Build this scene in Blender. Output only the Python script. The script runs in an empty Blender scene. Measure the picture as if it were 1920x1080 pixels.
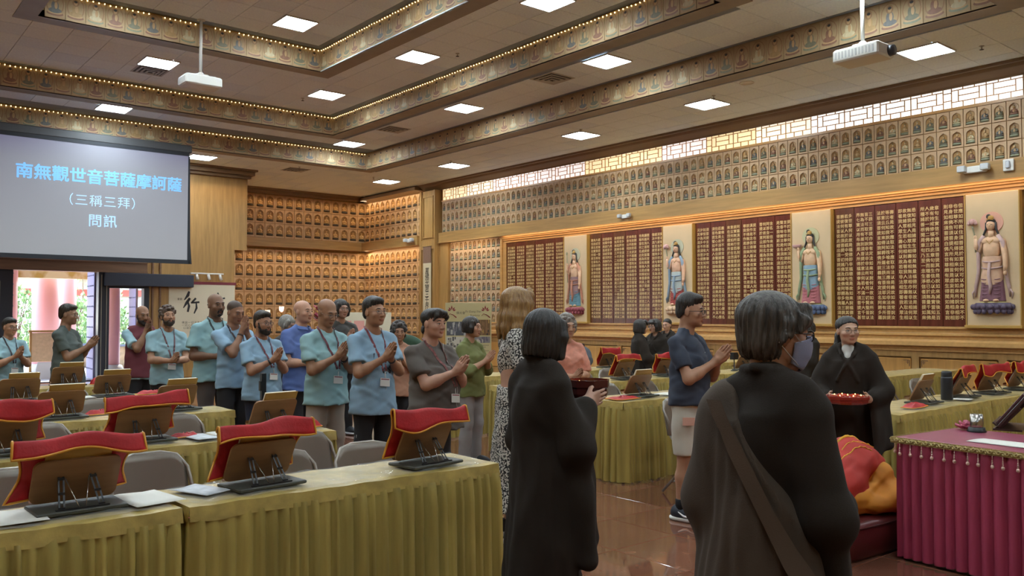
import bpy, bmesh, math, random
import numpy as np
from mathutils import Vector, Matrix, Euler
R = math.radians
PI = math.pi
C = bpy.context.scene.collection
SC = bpy.context.scene
random.seed(7)

# ---------------------------------------------------------------- camera, world, exposure, big lights
cam = bpy.data.cameras.new('camera')
cam.lens = 29.7
cam.sensor_width = 36.0
cam.clip_start = 0.05
cam.clip_end = 300
co = bpy.data.objects.new('camera', cam)
C.objects.link(co)
co.location = (0, 0, 1.55)
co.rotation_euler = (R(91.81), 0, R(-39.6))
SC.camera = co
SC.view_settings.view_transform = 'Standard'
SC.view_settings.look = 'None'
SC.view_settings.gamma = 1.0
SC.view_settings.use_curve_mapping = False
SC.view_settings.exposure = 0.6
try:
    SC.cycles.use_denoising = True
    SC.cycles.max_bounces = 8
    SC.cycles.diffuse_bounces = 5
    SC.cycles.glossy_bounces = 4
    SC.cycles.sample_clamp_indirect = 6.0
    SC.cycles.caustics_reflective = False
    SC.cycles.caustics_refractive = False
except Exception:
    pass
W = bpy.data.worlds.new('sky')
SC.world = W
W.use_nodes = True
wn = W.node_tree.nodes
wl = W.node_tree.links
bg = wn['Background']
sky = wn.new('ShaderNodeTexSky')
sky.sky_type = 'NISHITA'
sky.sun_disc = False
sky.sun_elevation = R(52)
sky.sun_rotation = R(200)
wl.new(sky.outputs[0], bg.inputs[0])
bg.inputs[1].default_value = 2.0
sun = bpy.data.lights.new('sun', 'SUN')
sun.energy = 12.0
sun.angle = R(0.6)
sun.color = (1, .95, .86)
so = bpy.data.objects.new('sun', sun)
C.objects.link(so)
so.rotation_euler = (R(34), 0, R(155))
PANEL_E = 40.0
COVE_E = 60.0       # watts per metre-ish of the warm coves above the niche walls


def area(name, loc, rot, sx, sy, watts, col):
    l = bpy.data.lights.new(name, 'AREA')
    l.shape = 'RECTANGLE'
    l.size = sx
    l.size_y = sy
    l.energy = watts
    l.color = col
    o = bpy.data.objects.new(name, l)
    C.objects.link(o)
    o.location = loc
    o.rotation_euler = rot
    return o


WARM = (1.0, .72, .44)
# warm cove lamps hidden above the back-corner niches and above the carved text panels
area('cove_lamp', (11.9, 24.2, 5.20), (R(-22), 0, 0), 3.9, .08, 9, WARM)
area('cove_lamp', (11.8, 24.16, 3.56), (R(-22), 0, 0), 4.2, .08, 15, WARM)
area('cove_lamp', (13.72, 22.7, 5.20), (0, R(-22), 0), .08, 3.2, 7, WARM)
area('cove_lamp', (13.68, 22.7, 3.56), (0, R(-22), 0), .08, 3.2, 10, WARM)
area('cove_lamp', (13.66, 18.6, 3.585), (0, R(-22), 0), .08, 2.0, 5, WARM)
area('cove_lamp', (7.75, 21.35, 5.02), (R(-10), 0, 0), 2.0, .08, 6, WARM)
area('cove_lamp', (13.78, 10.8, 3.59), (0, R(-30), 0), .05, 12.6, 12, (1, .62, .28))

# ---------------------------------------------------------------- helpers


def lin(h):
    if not isinstance(h, str):
        return tuple(h)
    h = h.lstrip('#')
    r = []
    for i in (0, 2, 4):
        c = int(h[i:i + 2], 16) / 255
        r.append(c / 12.92 if c <= .04045 else ((c + .055) / 1.055) ** 2.4)
    return tuple(r)


MATS = {}


def M(name, col=None, rough=.6, metal=0.0, var=0.0, scale=6.0, stretch=(1, 1, 1), bump=0.0, bscale=60.0,
      bstretch=None, spec=.5, col2=None, emit=0.0, alpha=1.0, trans=0.0, sheen=0.0, vcol=False, coat=0.0, detail=3.0, sharp=None):
    if name in MATS:
        return MATS[name]
    m = bpy.data.materials.new(name)
    MATS[name] = m
    m.use_nodes = True
    nt = m.node_tree
    n, l = nt.nodes, nt.links
    p = n['Principled BSDF']
    c = lin(col) if col is not None else (.5, .5, .5)
    p.inputs['Base Color'].default_value = (*c, 1)
    p.inputs['Roughness'].default_value = rough
    p.inputs['Metallic'].default_value = metal
    p.inputs['Specular IOR Level'].default_value = spec
    if coat:
        p.inputs['Coat Weight'].default_value = coat
        p.inputs['Coat Roughness'].default_value = .08
    if sheen:
        p.inputs['Sheen Weight'].default_value = sheen
    if alpha < 1:
        p.inputs['Alpha'].default_value = alpha
    if trans:
        p.inputs['Transmission Weight'].default_value = trans
    if emit:
        p.inputs['Emission Color'].default_value = (*c, 1)
        p.inputs['Emission Strength'].default_value = emit
    tc = n.new('ShaderNodeTexCoord')
    if vcol:
        a = n.new('ShaderNodeAttribute')
        a.attribute_name = 'Col'
        l.new(a.outputs['Color'], p.inputs['Base Color'])
    if var or col2 is not None:
        mp = n.new('ShaderNodeMapping')
        mp.inputs['Scale'].default_value = stretch
        l.new(tc.outputs['Object'], mp.inputs[0])
        no = n.new('ShaderNodeTexNoise')
        no.inputs['Scale'].default_value = scale
        no.inputs['Detail'].default_value = detail
        l.new(mp.outputs[0], no.inputs['Vector'])
        rp = n.new('ShaderNodeValToRGB')
        lo, hi = (.3, .7) if sharp is None else sharp
        rp.color_ramp.elements[0].position = lo
        rp.color_ramp.elements[1].position = hi
        if col2 is not None:
            c2 = lin(col2)
            rp.color_ramp.elements[0].color = (*c, 1)
            rp.color_ramp.elements[1].color = (*c2, 1)
        else:
            rp.color_ramp.elements[0].color = (*[min(1, x * (1 - var)) for x in c], 1)
            rp.color_ramp.elements[1].color = (*[min(1, x * (1 + var)) for x in c], 1)
        l.new(no.outputs['Fac'], rp.inputs[0])
        if vcol:
            mx = n.new('ShaderNodeMix')
            mx.data_type = 'RGBA'
            mx.blend_type = 'MULTIPLY'
            mx.inputs[0].default_value = 1
            l.new(a.outputs['Color'], mx.inputs[6])
            l.new(rp.outputs[0], mx.inputs[7])
            l.new(mx.outputs[2], p.inputs['Base Color'])
        else:
            l.new(rp.outputs[0], p.inputs['Base Color'])
    if bump:
        mp2 = n.new('ShaderNodeMapping')
        mp2.inputs['Scale'].default_value = bstretch or stretch
        l.new(tc.outputs['Object'], mp2.inputs[0])
        nb = n.new('ShaderNodeTexNoise')
        nb.inputs['Scale'].default_value = bscale
        nb.inputs['Detail'].default_value = 3
        l.new(mp2.outputs[0], nb.inputs['Vector'])
        b = n.new('ShaderNodeBump')
        b.inputs['Strength'].default_value = bump
        b.inputs['Distance'].default_value = .01
        l.new(nb.outputs['Fac'], b.inputs['Height'])
        l.new(b.outputs[0], p.inputs['Normal'])
    return m


class MB:
    """collects shapes, links them as ONE mesh object"""

    def __init__(s):
        s.v = []
        s.f = []
        s.m = []
        s.sm = []

    def add(s, vs, fs, mi=0, smooth=False, T=None):
        o = len(s.v)
        if T is not None:
            vs = [tuple(T @ Vector(p)) for p in vs]
        s.v.extend([tuple(p) for p in vs])
        for f in fs:
            s.f.append(tuple(i + o for i in f))
            s.m.append(mi)
            s.sm.append(smooth)
        return s

    def box(s, x0, x1, y0, y1, z0, z1, mi=0, T=None):
        vs = [(x, y, z) for z in (z0, z1) for y in (y0, y1) for x in (x0, x1)]
        fs = [(0, 2, 3, 1), (4, 5, 7, 6), (0, 1, 5, 4), (2, 6, 7, 3), (0, 4, 6, 2), (1, 3, 7, 5)]
        return s.add(vs, fs, mi, False, T)

    def cbox(s, c, d, mi=0, T=None):
        return s.box(c[0] - d[0] / 2, c[0] + d[0] / 2, c[1] - d[1] / 2, c[1] + d[1] / 2, c[2] - d[2] / 2, c[2] + d[2] / 2, mi, T)

    def bbox(s, x0, x1, y0, y1, z0, z1, b=.01, mi=0, T=None):
        """box with chamfered edges"""
        vs = []
        for z, i in ((z0, 1), (z0 + b, 0), (z1 - b, 0), (z1, 1)):
            k = b if i else 0
            a = b
            pts = [(x0 + k + a, y0 + k), (x1 - k - a, y0 + k), (x1 - k, y0 + k + a), (x1 - k, y1 - k - a), (x1 - k - a, y1 - k), (x0 + k + a, y1 - k), (x0 + k, y1 - k - a), (x0 + k, y0 + k + a)]
            vs += [(x, y, z) for x, y in pts]
        fs = [tuple(range(7, -1, -1)), tuple(range(24, 32))]
        for r in range(3):
            for k in range(8):
                fs.append((r * 8 + k, r * 8 + (k + 1) % 8, r * 8 + 8 + (k + 1) % 8, r * 8 + 8 + k))
        return s.add(vs, fs, mi, False, T)

    def quad(s, a, b, c, d, mi=0, T=None):
        return s.add([a, b, c, d], [(0, 1, 2, 3)], mi, False, T)

    def prism(s, pts, h0, h1, axis='z', mi=0, T=None, cap=True):
        """outline extruded along an axis; pts in the other two axes"""
        def w(p, h):
            return {'z': (p[0], p[1], h), 'y': (p[0], h, p[1]), 'x': (h, p[0], p[1])}[axis]
        n = len(pts)
        vs = [w(p, h0) for p in pts] + [w(p, h1) for p in pts]
        fs = [(i, (i + 1) % n, n + (i + 1) % n, n + i) for i in range(n)]
        if cap:
            fs += [tuple(range(n - 1, -1, -1)), tuple(range(n, 2 * n))]
        return s.add(vs, fs, mi, False, T)

    def lathe(s, prof, n=16, mi=0, T=None, smooth=True, caps=True):
        vs = []
        for r, z in prof:
            for k in range(n):
                a = 2 * PI * k / n
                vs.append((r * math.cos(a), r * math.sin(a), z))
        fs = []
        for i in range(len(prof) - 1):
            for k in range(n):
                fs.append((i * n + k, i * n + (k + 1) % n, (i + 1) * n + (k + 1) % n, (i + 1) * n + k))
        if caps:
            fs.append(tuple(range(n - 1, -1, -1)))
            fs.append(tuple(range((len(prof) - 1) * n, len(prof) * n)))
        return s.add(vs, fs, mi, smooth, T)

    def cyl(s, a, b, r, r2=None, n=12, mi=0, smooth=True):
        a = Vector(a)
        b = Vector(b)
        d = b - a
        q = d.to_track_quat('Z', 'Y').to_matrix().to_4x4()
        T = Matrix.Translation(a) @ q
        return s.lathe([(r, 0), (r if r2 is None else r2, d.length)], n, mi, T, smooth)

    def ell(s, c, r, n=10, m=6, mi=0, T=None):
        vs = []
        fs = []
        for i in range(m + 1):
            t = PI * i / m - PI / 2
            for k in range(n):
                a = 2 * PI * k / n
                vs.append((c[0] + r[0] * math.cos(t) * math.cos(a), c[1] + r[1] * math.cos(t) * math.sin(a), c[2] + r[2] * math.sin(t)))
        for i in range(m):
            for k in range(n):
                fs.append((i * n + k, i * n + (k + 1) % n, (i + 1) * n + (k + 1) % n, (i + 1) * n + k))
        return s.add(vs, fs, mi, True, T)

    def tube(s, pts, r, n=8, mi=0, closed=False, T=None):
        pts = [Vector(p) for p in pts]
        N = len(pts)
        rs = r if isinstance(r, (list, tuple)) else [r] * N
        vs = []
        ref = None
        for i, p in enumerate(pts):
            if closed:
                d = (pts[(i + 1) % N] - pts[i - 1])
            else:
                d = pts[min(i + 1, N - 1)] - pts[max(i - 1, 0)]
            d = d.normalized()
            if ref is None:
                ref = Vector((0, 0, 1)) if abs(d.z) < .9 else Vector((1, 0, 0))
            u = (ref - d * ref.dot(d)).normalized()
            ref = u
            w = d.cross(u)
            for k in range(n):
                a = 2 * PI * k / n
                vs.append(p + (u * math.cos(a) + w * math.sin(a)) * rs[i])
        fs = []
        for i in range(N if closed else N - 1):
            j = (i + 1) % N
            for k in range(n):
                fs.append((i * n + k, i * n + (k + 1) % n, j * n + (k + 1) % n, j * n + k))
        if not closed:
            fs.append(tuple(range(n - 1, -1, -1)))
            fs.append(tuple(range((N - 1) * n, N * n)))
        return s.add(vs, fs, mi, True, T)

    def grid(s, fn, nu, nv, mi=0, smooth=True, T=None):
        vs = [fn(i / nu, j / nv) for j in range(nv + 1) for i in range(nu + 1)]
        fs = [(j * (nu + 1) + i, j * (nu + 1) + i + 1, (j + 1) * (nu + 1) + i + 1, (j + 1) * (nu + 1) + i) for j in range(nv) for i in range(nu)]
        return s.add(vs, fs, mi, smooth, T)

    def slab(s, fn, nu, nv, th, mi=0, T=None):
        """a curved sheet with thickness (normal offset)"""
        P = [[Vector(fn(i / nu, j / nv)) for i in range(nu + 1)] for j in range(nv + 1)]
        vs = []
        for sgn in (0, 1):
            for j in range(nv + 1):
                for i in range(nu + 1):
                    du = P[j][min(i + 1, nu)] - P[j][max(i - 1, 0)]
                    dv = P[min(j + 1, nv)][i] - P[max(j - 1, 0)][i]
                    nn = du.cross(dv)
                    nn = nn.normalized() if nn.length > 1e-9 else Vector((0, 0, 1))
                    vs.append(P[j][i] + nn * th * (sgn - .5))
        K = (nu + 1) * (nv + 1)
        fs = []
        for j in range(nv):
            for i in range(nu):
                a = j * (nu + 1) + i
                fs.append((K + a, K + a + 1, K + a + nu + 2, K + a + nu + 1))
                fs.append((a, a + nu + 1, a + nu + 2, a + 1))
        bd = [i for i in range(nu + 1)] + [j * (nu + 1) + nu for j in range(1, nv + 1)] + [nv * (nu + 1) + i for i in range(nu - 1, -1, -1)] + [j * (nu + 1) for j in range(nv - 1, 0, -1)]
        for k in range(len(bd)):
            a, b = bd[k], bd[(k + 1) % len(bd)]
            fs.append((a, b, K + b, K + a))
        return s.add(vs, fs, mi, True, T)

    def mesh(s, name, mats):
        me = bpy.data.meshes.new(name)
        me.from_pydata(s.v, [], s.f)
        for m in (mats if isinstance(mats, (list, tuple)) else [mats]):
            me.materials.append(m)
        me.polygons.foreach_set('material_index', s.m)
        me.polygons.foreach_set('use_smooth', s.sm)
        me.update()
        return me

    def build(s, name, mats, parent=None, loc=(0, 0, 0), rz=0.0):
        return obj(name, s.mesh(name, mats), parent, loc, rz)


def obj(name, me, parent=None, loc=(0, 0, 0), rz=0.0):
    o = bpy.data.objects.new(name, me)
    C.objects.link(o)
    o.location = loc
    if rz:
        o.rotation_euler = (0, 0, rz)
    if parent is not None:
        o.parent = parent
    return o


def tag(o, label, cat, group=None, kind=None):
    o['label'] = label
    o['category'] = cat
    if group:
        o['group'] = group
    if kind:
        o['kind'] = kind
    return o


def thing(name, label, cat, loc=(0, 0, 0), rz=0.0, group=None):
    o = obj(name, None, None, loc, rz)
    return tag(o, label, cat, group)


def struct(name, me, loc=(0, 0, 0), label=None):
    o = obj(name, me, None, loc)
    o['kind'] = 'structure'
    if label:
        o['label'] = label
    return o


def dup(root, loc, rz=0.0, label=None, group=None):
    kids = {}
    for c in C.objects:
        if c.parent is not None:
            kids.setdefault(c.parent, []).append(c)

    def rec(o, par):
        c = o.copy()
        C.objects.link(c)
        if par is not None:
            c.parent = par
        for k in kids.get(o, []):
            rec(k, c)
        return c
    r = rec(root, None)
    r.location = loc
    r.rotation_euler = (0, 0, rz)
    if label:
        r['label'] = label
    if group:
        r['group'] = group
    return r


def text_mesh(body, size, bold=0.0, cs=1.0, ls=1.0, ext=0.0, align='CENTER', res=2, shear=0, fat=0.0):
    cu = bpy.data.curves.new('t', 'FONT')
    cu.body = body
    cu.size = size
    cu.offset = bold
    cu.space_character = cs
    cu.space_line = ls
    cu.extrude = ext
    cu.align_x = align
    cu.align_y = 'CENTER'
    cu.resolution_u = res
    cu.shear = shear
    o = bpy.data.objects.new('t', cu)
    C.objects.link(o)
    dg = bpy.context.evaluated_depsgraph_get()
    me = bpy.data.meshes.new_from_object(o.evaluated_get(dg))
    bpy.data.objects.remove(o)
    bpy.data.curves.remove(cu)
    me.materials.clear()
    if fat:
        nv = len(me.vertices)
        V = [tuple(v.co) for v in me.vertices]
        F = [tuple(p.vertices) for p in me.polygons]
        VV, FF = [], []
        for q, (dx, dy) in enumerate(((0, 0), (1, 0), (-1, 0), (0, 1), (0, -1), (.7, .7), (-.7, .7), (.7, -.7), (-.7, -.7))):
            VV += [(x + dx * fat, y + dy * fat, z + q * 8e-5) for x, y, z in V]
            FF += [tuple(i + q * nv for i in f) for f in F]
        me = bpy.data.meshes.new('t')
        me.from_pydata(VV, [], FF)
    return me


def text(name, body, size, mat, parent, loc, rot, **k):
    me = text_mesh(body, size, **k)
    me.materials.append(mat)
    o = obj(name, me, parent, loc)
    o.rotation_euler = rot
    return o

# ---------------------------------------------------------------- materials
WOOD = M('honey wood', '#a47e4a', .42, var=.16, scale=3, stretch=(6, 6, .5), spec=.45)
WOODH = M('honey wood, level grain', '#a47e4a', .42, var=.16, scale=3, stretch=(.5, .5, 7), spec=.45)
WOODD = M('brown wood', '#765740', .45, var=.15, scale=3, stretch=(.5, .5, 6))
WOODC = M('warm cornice wood', '#b88a52', .35, var=.1, scale=3, stretch=(.4, .4, 7))
TILE = M('acoustic tile', (.84, .93, 1.0), .9, var=.06, scale=30, bump=.25, bscale=180)
TILE2 = M('acoustic tile, greyer', (.78, .88, .97), .9, var=.06, scale=30, bump=.25, bscale=180)
TBACK = M('ceiling joint', '#868c94', .95)
TRIMB = M('ceiling trim', '#8f8578', .5, var=.08, scale=4)
CREAM = M('cream frieze ground', '#a58c68', .75, var=.1, scale=7)
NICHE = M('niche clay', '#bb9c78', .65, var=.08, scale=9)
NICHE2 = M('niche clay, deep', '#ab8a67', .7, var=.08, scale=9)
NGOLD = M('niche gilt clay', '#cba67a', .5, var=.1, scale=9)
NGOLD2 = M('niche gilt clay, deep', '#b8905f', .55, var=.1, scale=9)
SKINS = M('gilt skin', '#b8956a', .55)
BC = [M('relief ' + n, h, .6, var=.12, scale=20) for n, h in (('blue', '#6b6a67'), ('green', '#75725d'), ('red', '#85604c'), ('ivory', '#bdae8a'), ('ochre', '#a5865a'))]
LOTUS = M('relief lotus green', '#7c7f68', .6, var=.15, scale=20)
LOTUSD = M('relief lotus dark', '#544c3f', .6, var=.15, scale=20)
HALO = M('relief halo', '#957556', .7)
DARKHAIR = M('relief hair', '#2f2c2c', .6)
BULB = M('fairy bulb', (1, .78, .36), emit=4)
GOLDCORD = M('gold cord', '#b08a38', .5)
PANEL = M('light panel', (.80, .93, 1), emit=PANEL_E)
LFRAME = M('light frame', '#c9c8c2', .5)
WHITE = M('white plastic', '#d9d7d0', .45)
DARKG = M('dark grey plastic', '#33333a', .45)
BLACK = M('black metal', '#17171a', .4)
GREYV = M('vent metal', '#b5b4b0', .5)
TAN = M('tan wall', '#b08a58', .7, var=.06, scale=2)

# ---------------------------------------------------------------- floor
XW, YB, YD = 14.0, 24.5, 21.7      # right wall, back wall, door wall


def floor_mat():
    m = M('polished red stone', '#7a4a33', .07, spec=.8, var=.0)
    n, l = m.node_tree.nodes, m.node_tree.links
    p = n['Principled BSDF']
    tc = n.new('ShaderNodeTexCoord')
    no = n.new('ShaderNodeTexNoise')
    no.inputs['Scale'].default_value = 14
    no.inputs['Detail'].default_value = 8
    l.new(tc.outputs['Object'], no.inputs['Vector'])
    rp = n.new('ShaderNodeValToRGB')
    rp.color_ramp.elements[0].position = .3
    rp.color_ramp.elements[0].color = (*lin('#5f3a2b'), 1)
    rp.color_ramp.elements[1].position = .75
    rp.color_ramp.elements[1].color = (*lin('#7d5340'), 1)
    l.new(no.outputs['Fac'], rp.inputs[0])
    br = n.new('ShaderNodeTexBrick')
    br.offset = 0
    br.inputs['Scale'].default_value = 1
    br.inputs['Brick Width'].default_value = .6
    br.inputs['Row Height'].default_value = .6
    br.inputs['Mortar Size'].default_value = .003
    br.inputs['Color1'].default_value = (1, 1, 1, 1)
    br.inputs['Color2'].default_value = (.85, .85, .85, 1)
    br.inputs['Mortar'].default_value = (1.5, 1.4, 1.2, 1)
    l.new(tc.outputs['Object'], br.inputs['Vector'])
    mx = n.new('ShaderNodeMix')
    mx.data_type = 'RGBA'
    mx.blend_type = 'MULTIPLY'
    mx.inputs[0].default_value = 1
    l.new(rp.outputs[0], mx.inputs[6])
    l.new(br.outputs[0], mx.inputs[7])
    l.new(mx.outputs[2], p.inputs['Base Color'])
    return m


FLOORM = floor_mat()
fl = struct('floor', MB().box(-4, XW + .3, -4, YD + .2, -.2, -.006).box(8.4, XW + .3, YD + .2, YB + .3, -.2, -.006).mesh('floor', FLOORM), label='polished reddish stone floor')
FT = [M('floor stone tile %d' % i, a, .05 + .02 * i, col2=b, scale=9, detail=9, spec=.8) for i, (a, b) in enumerate((('#633c2d', '#7f5542'), ('#5a3528', '#744c3a'), ('#6b4232', '#855b46')))]
GROUT = M('pale joint', '#b39372', .4)
tme = [MB().bbox(-.298, .298, -.298, .298, -.012, 0, .002).mesh('floor_tile', m) for m in FT]
for i in range(10):
    for j in range(8):
        obj('floor_tile', random.choice(tme), fl, (2.6 + .6 * i, 2.4 + .6 * j, 0))

# ---------------------------------------------------------------- stepped ceiling
Z0, Z1, Z2, Z3 = 6.62, 6.20, 5.78, 5.36
T1 = (2.60, 7.41, 9.94, 14.70)
T2 = (0.67, 9.37, 6.90, 17.92)
T3 = (-1.10, 11.14, 4.11, 19.46)
LIGHTS = [((6.36, 13.6), Z0), ((8.3, 12.70), Z1), ((8.27, 16.14), Z1), ((4.82, 16.05), Z1), ((4.66, 18.42), Z2), ((10.13, 18.56), Z2), ((10.17, 13.84), Z2),
          ((10.12, 9.75), Z2), ((7.15, 20.42), Z3), ((12.55, 20.8), Z3), ((12.53, 17.46), Z3), ((12.47, 12.78), Z3), ((12.37, 9.42), Z3), ((12.3, 5.5), Z3),
          # the same fixtures go on over the near part of the hall, above and behind the camera
          ((3.7, 13.6), Z0), ((6.36, 11.0), Z0), ((3.7, 11.0), Z0), ((8.3, 9.2), Z1), ((4.8, 8.6), Z1), ((1.7, 12.7), Z1), ((1.7, 8.6), Z1), ((10.12, 5.6), Z2), ((5.6, 5.5), Z2), ((1.6, 5.5), Z2), ((-.2, 10), Z2), ((-.2, 15), Z2),
          ((12.3, 1.6), Z3), ((8.4, 1.6), Z3), ((4.6, 1.6), Z3), ((.8, 1.6), Z3), ((.8, -2), Z3), ((4.6, -2), Z3), ((8.4, -2), Z3), ((12.3, -2), Z3), ((-2.4, 5), Z3), ((-2.4, 10), Z3)]
tiles = [MB().bbox(-.296, .296, -.296, .296, 0, .02, .004).mesh('ceiling_tile', m) for m in (TILE, TILE2)]


def ring(outer, inner, z, phase, vis):
    """one ceiling level: backing sheet with the coffer cut out, its tiles and the brown trim round the opening"""
    x0, x1, y0, y1 = outer
    b = MB()
    if inner:
        a0, a1, b0, b1 = inner
        for q in ((x0, x1, y0, b0), (x0, x1, b1, y1), (x0, a0, b0, b1), (a1, x1, b0, b1)):
            b.box(q[0], q[1], q[2], q[3], z + .012, z + .1)
    else:
        b.box(x0, x1, y0, y1, z + .012, z + .1)
    c = struct('ceiling', b.mesh('ceiling', TBACK), label='grey tiled ceiling level')
    nx0, nx1 = math.floor((x0 - phase[0]) / .6) - 1, math.ceil((x1 - phase[0]) / .6) + 1
    ny0, ny1 = math.floor((y0 - phase[1]) / .6) - 1, math.ceil((y1 - phase[1]) / .6) + 1
    for i in range(nx0, nx1 + 1):
        for j in range(ny0, ny1 + 1):
            x, y = phase[0] + .6 * i, phase[1] + .6 * j
            if x - .3 < x0 or x + .3 > x1 or y - .3 < y0 or y + .3 > y1:
                continue
            if inner and inner[0] - .25 < x < inner[1] + .25 and inner[2] - .25 < y < inner[3] + .25:
                continue
            if not vis(x, y):
                continue
            obj('ceiling_tile', tiles[(i * 7 + j * 3) % 5 == 0], c, (x, y, z))
    if inner:
        a0, a1, b0, b1 = inner
        w = .30
        t = MB()
        for q in ((a0 - w, a1 + w, b0 - w, b0), (a0 - w, a1 + w, b1, b1 + w), (a0 - w, a0, b0, b1), (a1, a1 + w, b0, b1)):
            t.box(q[0], q[1], q[2], q[3], z - .012, z + .012)
        t.build('opening_trim', TRIMB, c)
    return c


def seen(x, y):      # ahead of the camera and inside its view
    d = x * .637 + y * .77
    s = x * .77 - y * .637
    return d > 2 and abs(s) < .72 * d + 1.2


c0 = ring(T1, None, Z0, (6.36, 13.6), seen)
c1 = ring(T2, T1, Z1, (8.29, 12.66), seen)
c2 = ring(T3, T2, Z2, (10.13, 13.8), seen)
c3 = ring((-4, XW + .05, -4, YB + .05), T3, Z3, (12.45, 12.78), seen)

# friezes of painted panels on the risers between the levels


def frieze_panel(ci):
    """flat painted panel: a seated figure in a halo, in thin print layers on a cream board; front -Y"""
    b = MB()
    w, h = .290, .411
    b.bbox(-w / 2, w / 2, -.006, .004, -h / 2, h / 2, .002, 0)

    def el(cx, cz, rx, rz, y, mi, n=14, a0=0, a1=2 * PI):
        cx, cz, rx, rz = cx * 1.15, cz * 1.15, rx * 1.15, rz * 1.15
        pts = [(cx + rx * math.cos(a0 + (a1 - a0) * k / n), -.0065 - y, cz + rz * math.sin(a0 + (a1 - a0) * k / n)) for k in range(n + (a1 - a0 < 6))]
        b.add(pts, [tuple(range(len(pts)))], mi)
    el(0, .015, .112, .15, .0000, 3)
    el(0, .02, .098, .135, .0004, 0)
    el(0, -.115, .105, .032, .0008, 4)
    el(0, -.10, .09, .022, .0012, 2)
    el(0, -.072, .082, .036, .0016, 1)
    el(0, -.01, .047, .075, .0020, 1)
    el(.012, .0, .02, .05, .0024, 2)
    el(0, .088, .045, .05, .0026, 3)
    el(0, .082, .023, .03, .0030, 2)
    el(0, .103, .022, .018, .0034, 5)
    return b.mesh('frieze_panel', [CREAM, BC[ci], SKINS, HALO, LOTUS if ci % 2 else BC[2], DARKHAIR])


FP = [frieze_panel(i) for i in range(5)]


def frieze(rect, ztop, zbot, n, label):
    a0, a1, b0, b1 = rect
    t = MB()
    for q in ((a0, a1, b1, b1 + .02), (a0, a1, b0 - .02, b0), (a0 - .02, a0, b0, b1), (a1, a1 + .02, b0, b1)):
        t.box(q[0], q[1], q[2], q[3], zbot - .01, ztop + .1)
    s = struct('trim_%d' % n, t.mesh('riser', CREAM), label=label)
    zc = (ztop + zbot) / 2
    k = 0
    x = a1 - .15
    while x > a0 + .1 and seen(x, b1):
        obj('frieze_panel', FP[k % 5], s, (x, b1 - .006, zc))
        x -= .295
        k += 1
    k = 3
    y = b1 - .15
    while y > b0 + .1 and seen(a1, y):
        obj('frieze_panel', FP[k % 5], s, (a1 - .006, y, zc), -PI / 2)
        y -= .295
        k += 1
    return s


f1 = frieze(T1, Z0, Z1, 1, 'painted frieze round the innermost ceiling coffer')
f2 = frieze(T2, Z1, Z2, 2, 'painted frieze round the middle ceiling coffer')
f3 = frieze(T3, Z2, Z3, 3, 'painted frieze round the outer ceiling coffer')


def bulbs(a, b, label, cut=()):
    """string of fairy lights along the head of a frieze"""
    a, b = Vector(a), Vector(b)
    L = (b - a).length
    n = int(L / .085)
    t = thing('string_light', label, 'string light', a)
    cord = MB()
    cord.tube([(b - a) * (i / 12) + Vector((0, 0, -.012 * (i % 2))) for i in range(13)], .007, 5)
    cord.build('cord', GOLDCORD, t)
    m = MB()
    for i in range(n):
        if any(lo < i / n < hi for lo, hi in cut):
            continue
        p = (b - a) * ((i + .5) / n)
        m.ell((p.x, p.y, p.z - .014 + random.uniform(-.006, .006)), (.0105, .0105, .012), 6, 4)
    o = m.build('bulb', BULB, t)
    o['kind'] = 'stuff'
    return t


bulbs((T1[0] + .05, T1[3] - .03, Z0 - .02), (T1[1] - .03, T1[3] - .03, Z0 - .02), 'string of tiny warm bulbs on the left-hand frieze of the innermost coffer', ((.33, .37), (.5, .56), (.62, .65)))
bulbs((T1[1] - .03, T1[3] - .03, Z0 - .02), (T1[1] - .03, T1[2] + .1, Z0 - .02), 'string of tiny warm bulbs on the right-hand frieze of the innermost coffer')
bulbs((T2[0] + .05, T2[3] - .03, Z1 - .02), (T2[1] - .03, T2[3] - .03, Z1 - .02), 'string of tiny warm bulbs on the left-hand frieze of the middle coffer')
bulbs((T2[1] - .03, T2[3] - .03, Z1 - .02), (T2[1] - .03, T2[2] + .1, Z1 - .02), 'string of tiny warm bulbs on the right-hand frieze of the middle coffer')
bulbs((T3[0] + .05, T3[3] - .03, Z2 - .02), (T3[1] - .03, T3[3] - .03, Z2 - .02), 'string of tiny warm bulbs on the frieze above the projection screen')

# ceiling fixtures
pl = MB().box(-.285, .285, -.285, .285, -.004, .0)
plm = pl.mesh('diffuser', PANEL)
fr = MB()
for q in ((-.30, .30, -.30, -.285), (-.30, .30, .285, .30), (-.30, -.285, -.285, .285), (.285, .30, -.285, .285)):
    fr.box(*q, -.012, .012)
frm = fr.mesh('frame', LFRAME)
LN = ['square ceiling light in the innermost coffer near its right corner', 'square ceiling light right of the innermost coffer, brightest and nearest of its level', 'square ceiling light below the corner of the innermost coffer',
      'square ceiling light beside a vent, behind the left projector', 'square ceiling light leftmost, above the projection screen', 'square ceiling light in the far corner of the outer coffer', 'square ceiling light right of the middle coffer, middle of three',
      'square ceiling light right of the middle coffer, nearest the camera', 'square ceiling light peeking out beside the projection screen', 'square ceiling light farthest, in front of the back corner', 'square ceiling light over the right wall niches, second from the back',
      'square ceiling light over the right wall, third from the back', 'square ceiling light over the right wall, fourth from the back', 'square ceiling light right of the right projector']
for i, ((x, y), z) in enumerate(LIGHTS):
    t = thing('ceiling_light', LN[i] if i < len(LN) else 'square ceiling light over the near part of the hall, outside the picture', 'ceiling light', (x, y, z - .012), 0, 'square ceiling lights' if i < len(LN) else 'square ceiling lights outside the picture')
    obj('diffuser', plm, t)
    obj('frame', frm, t)


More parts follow.
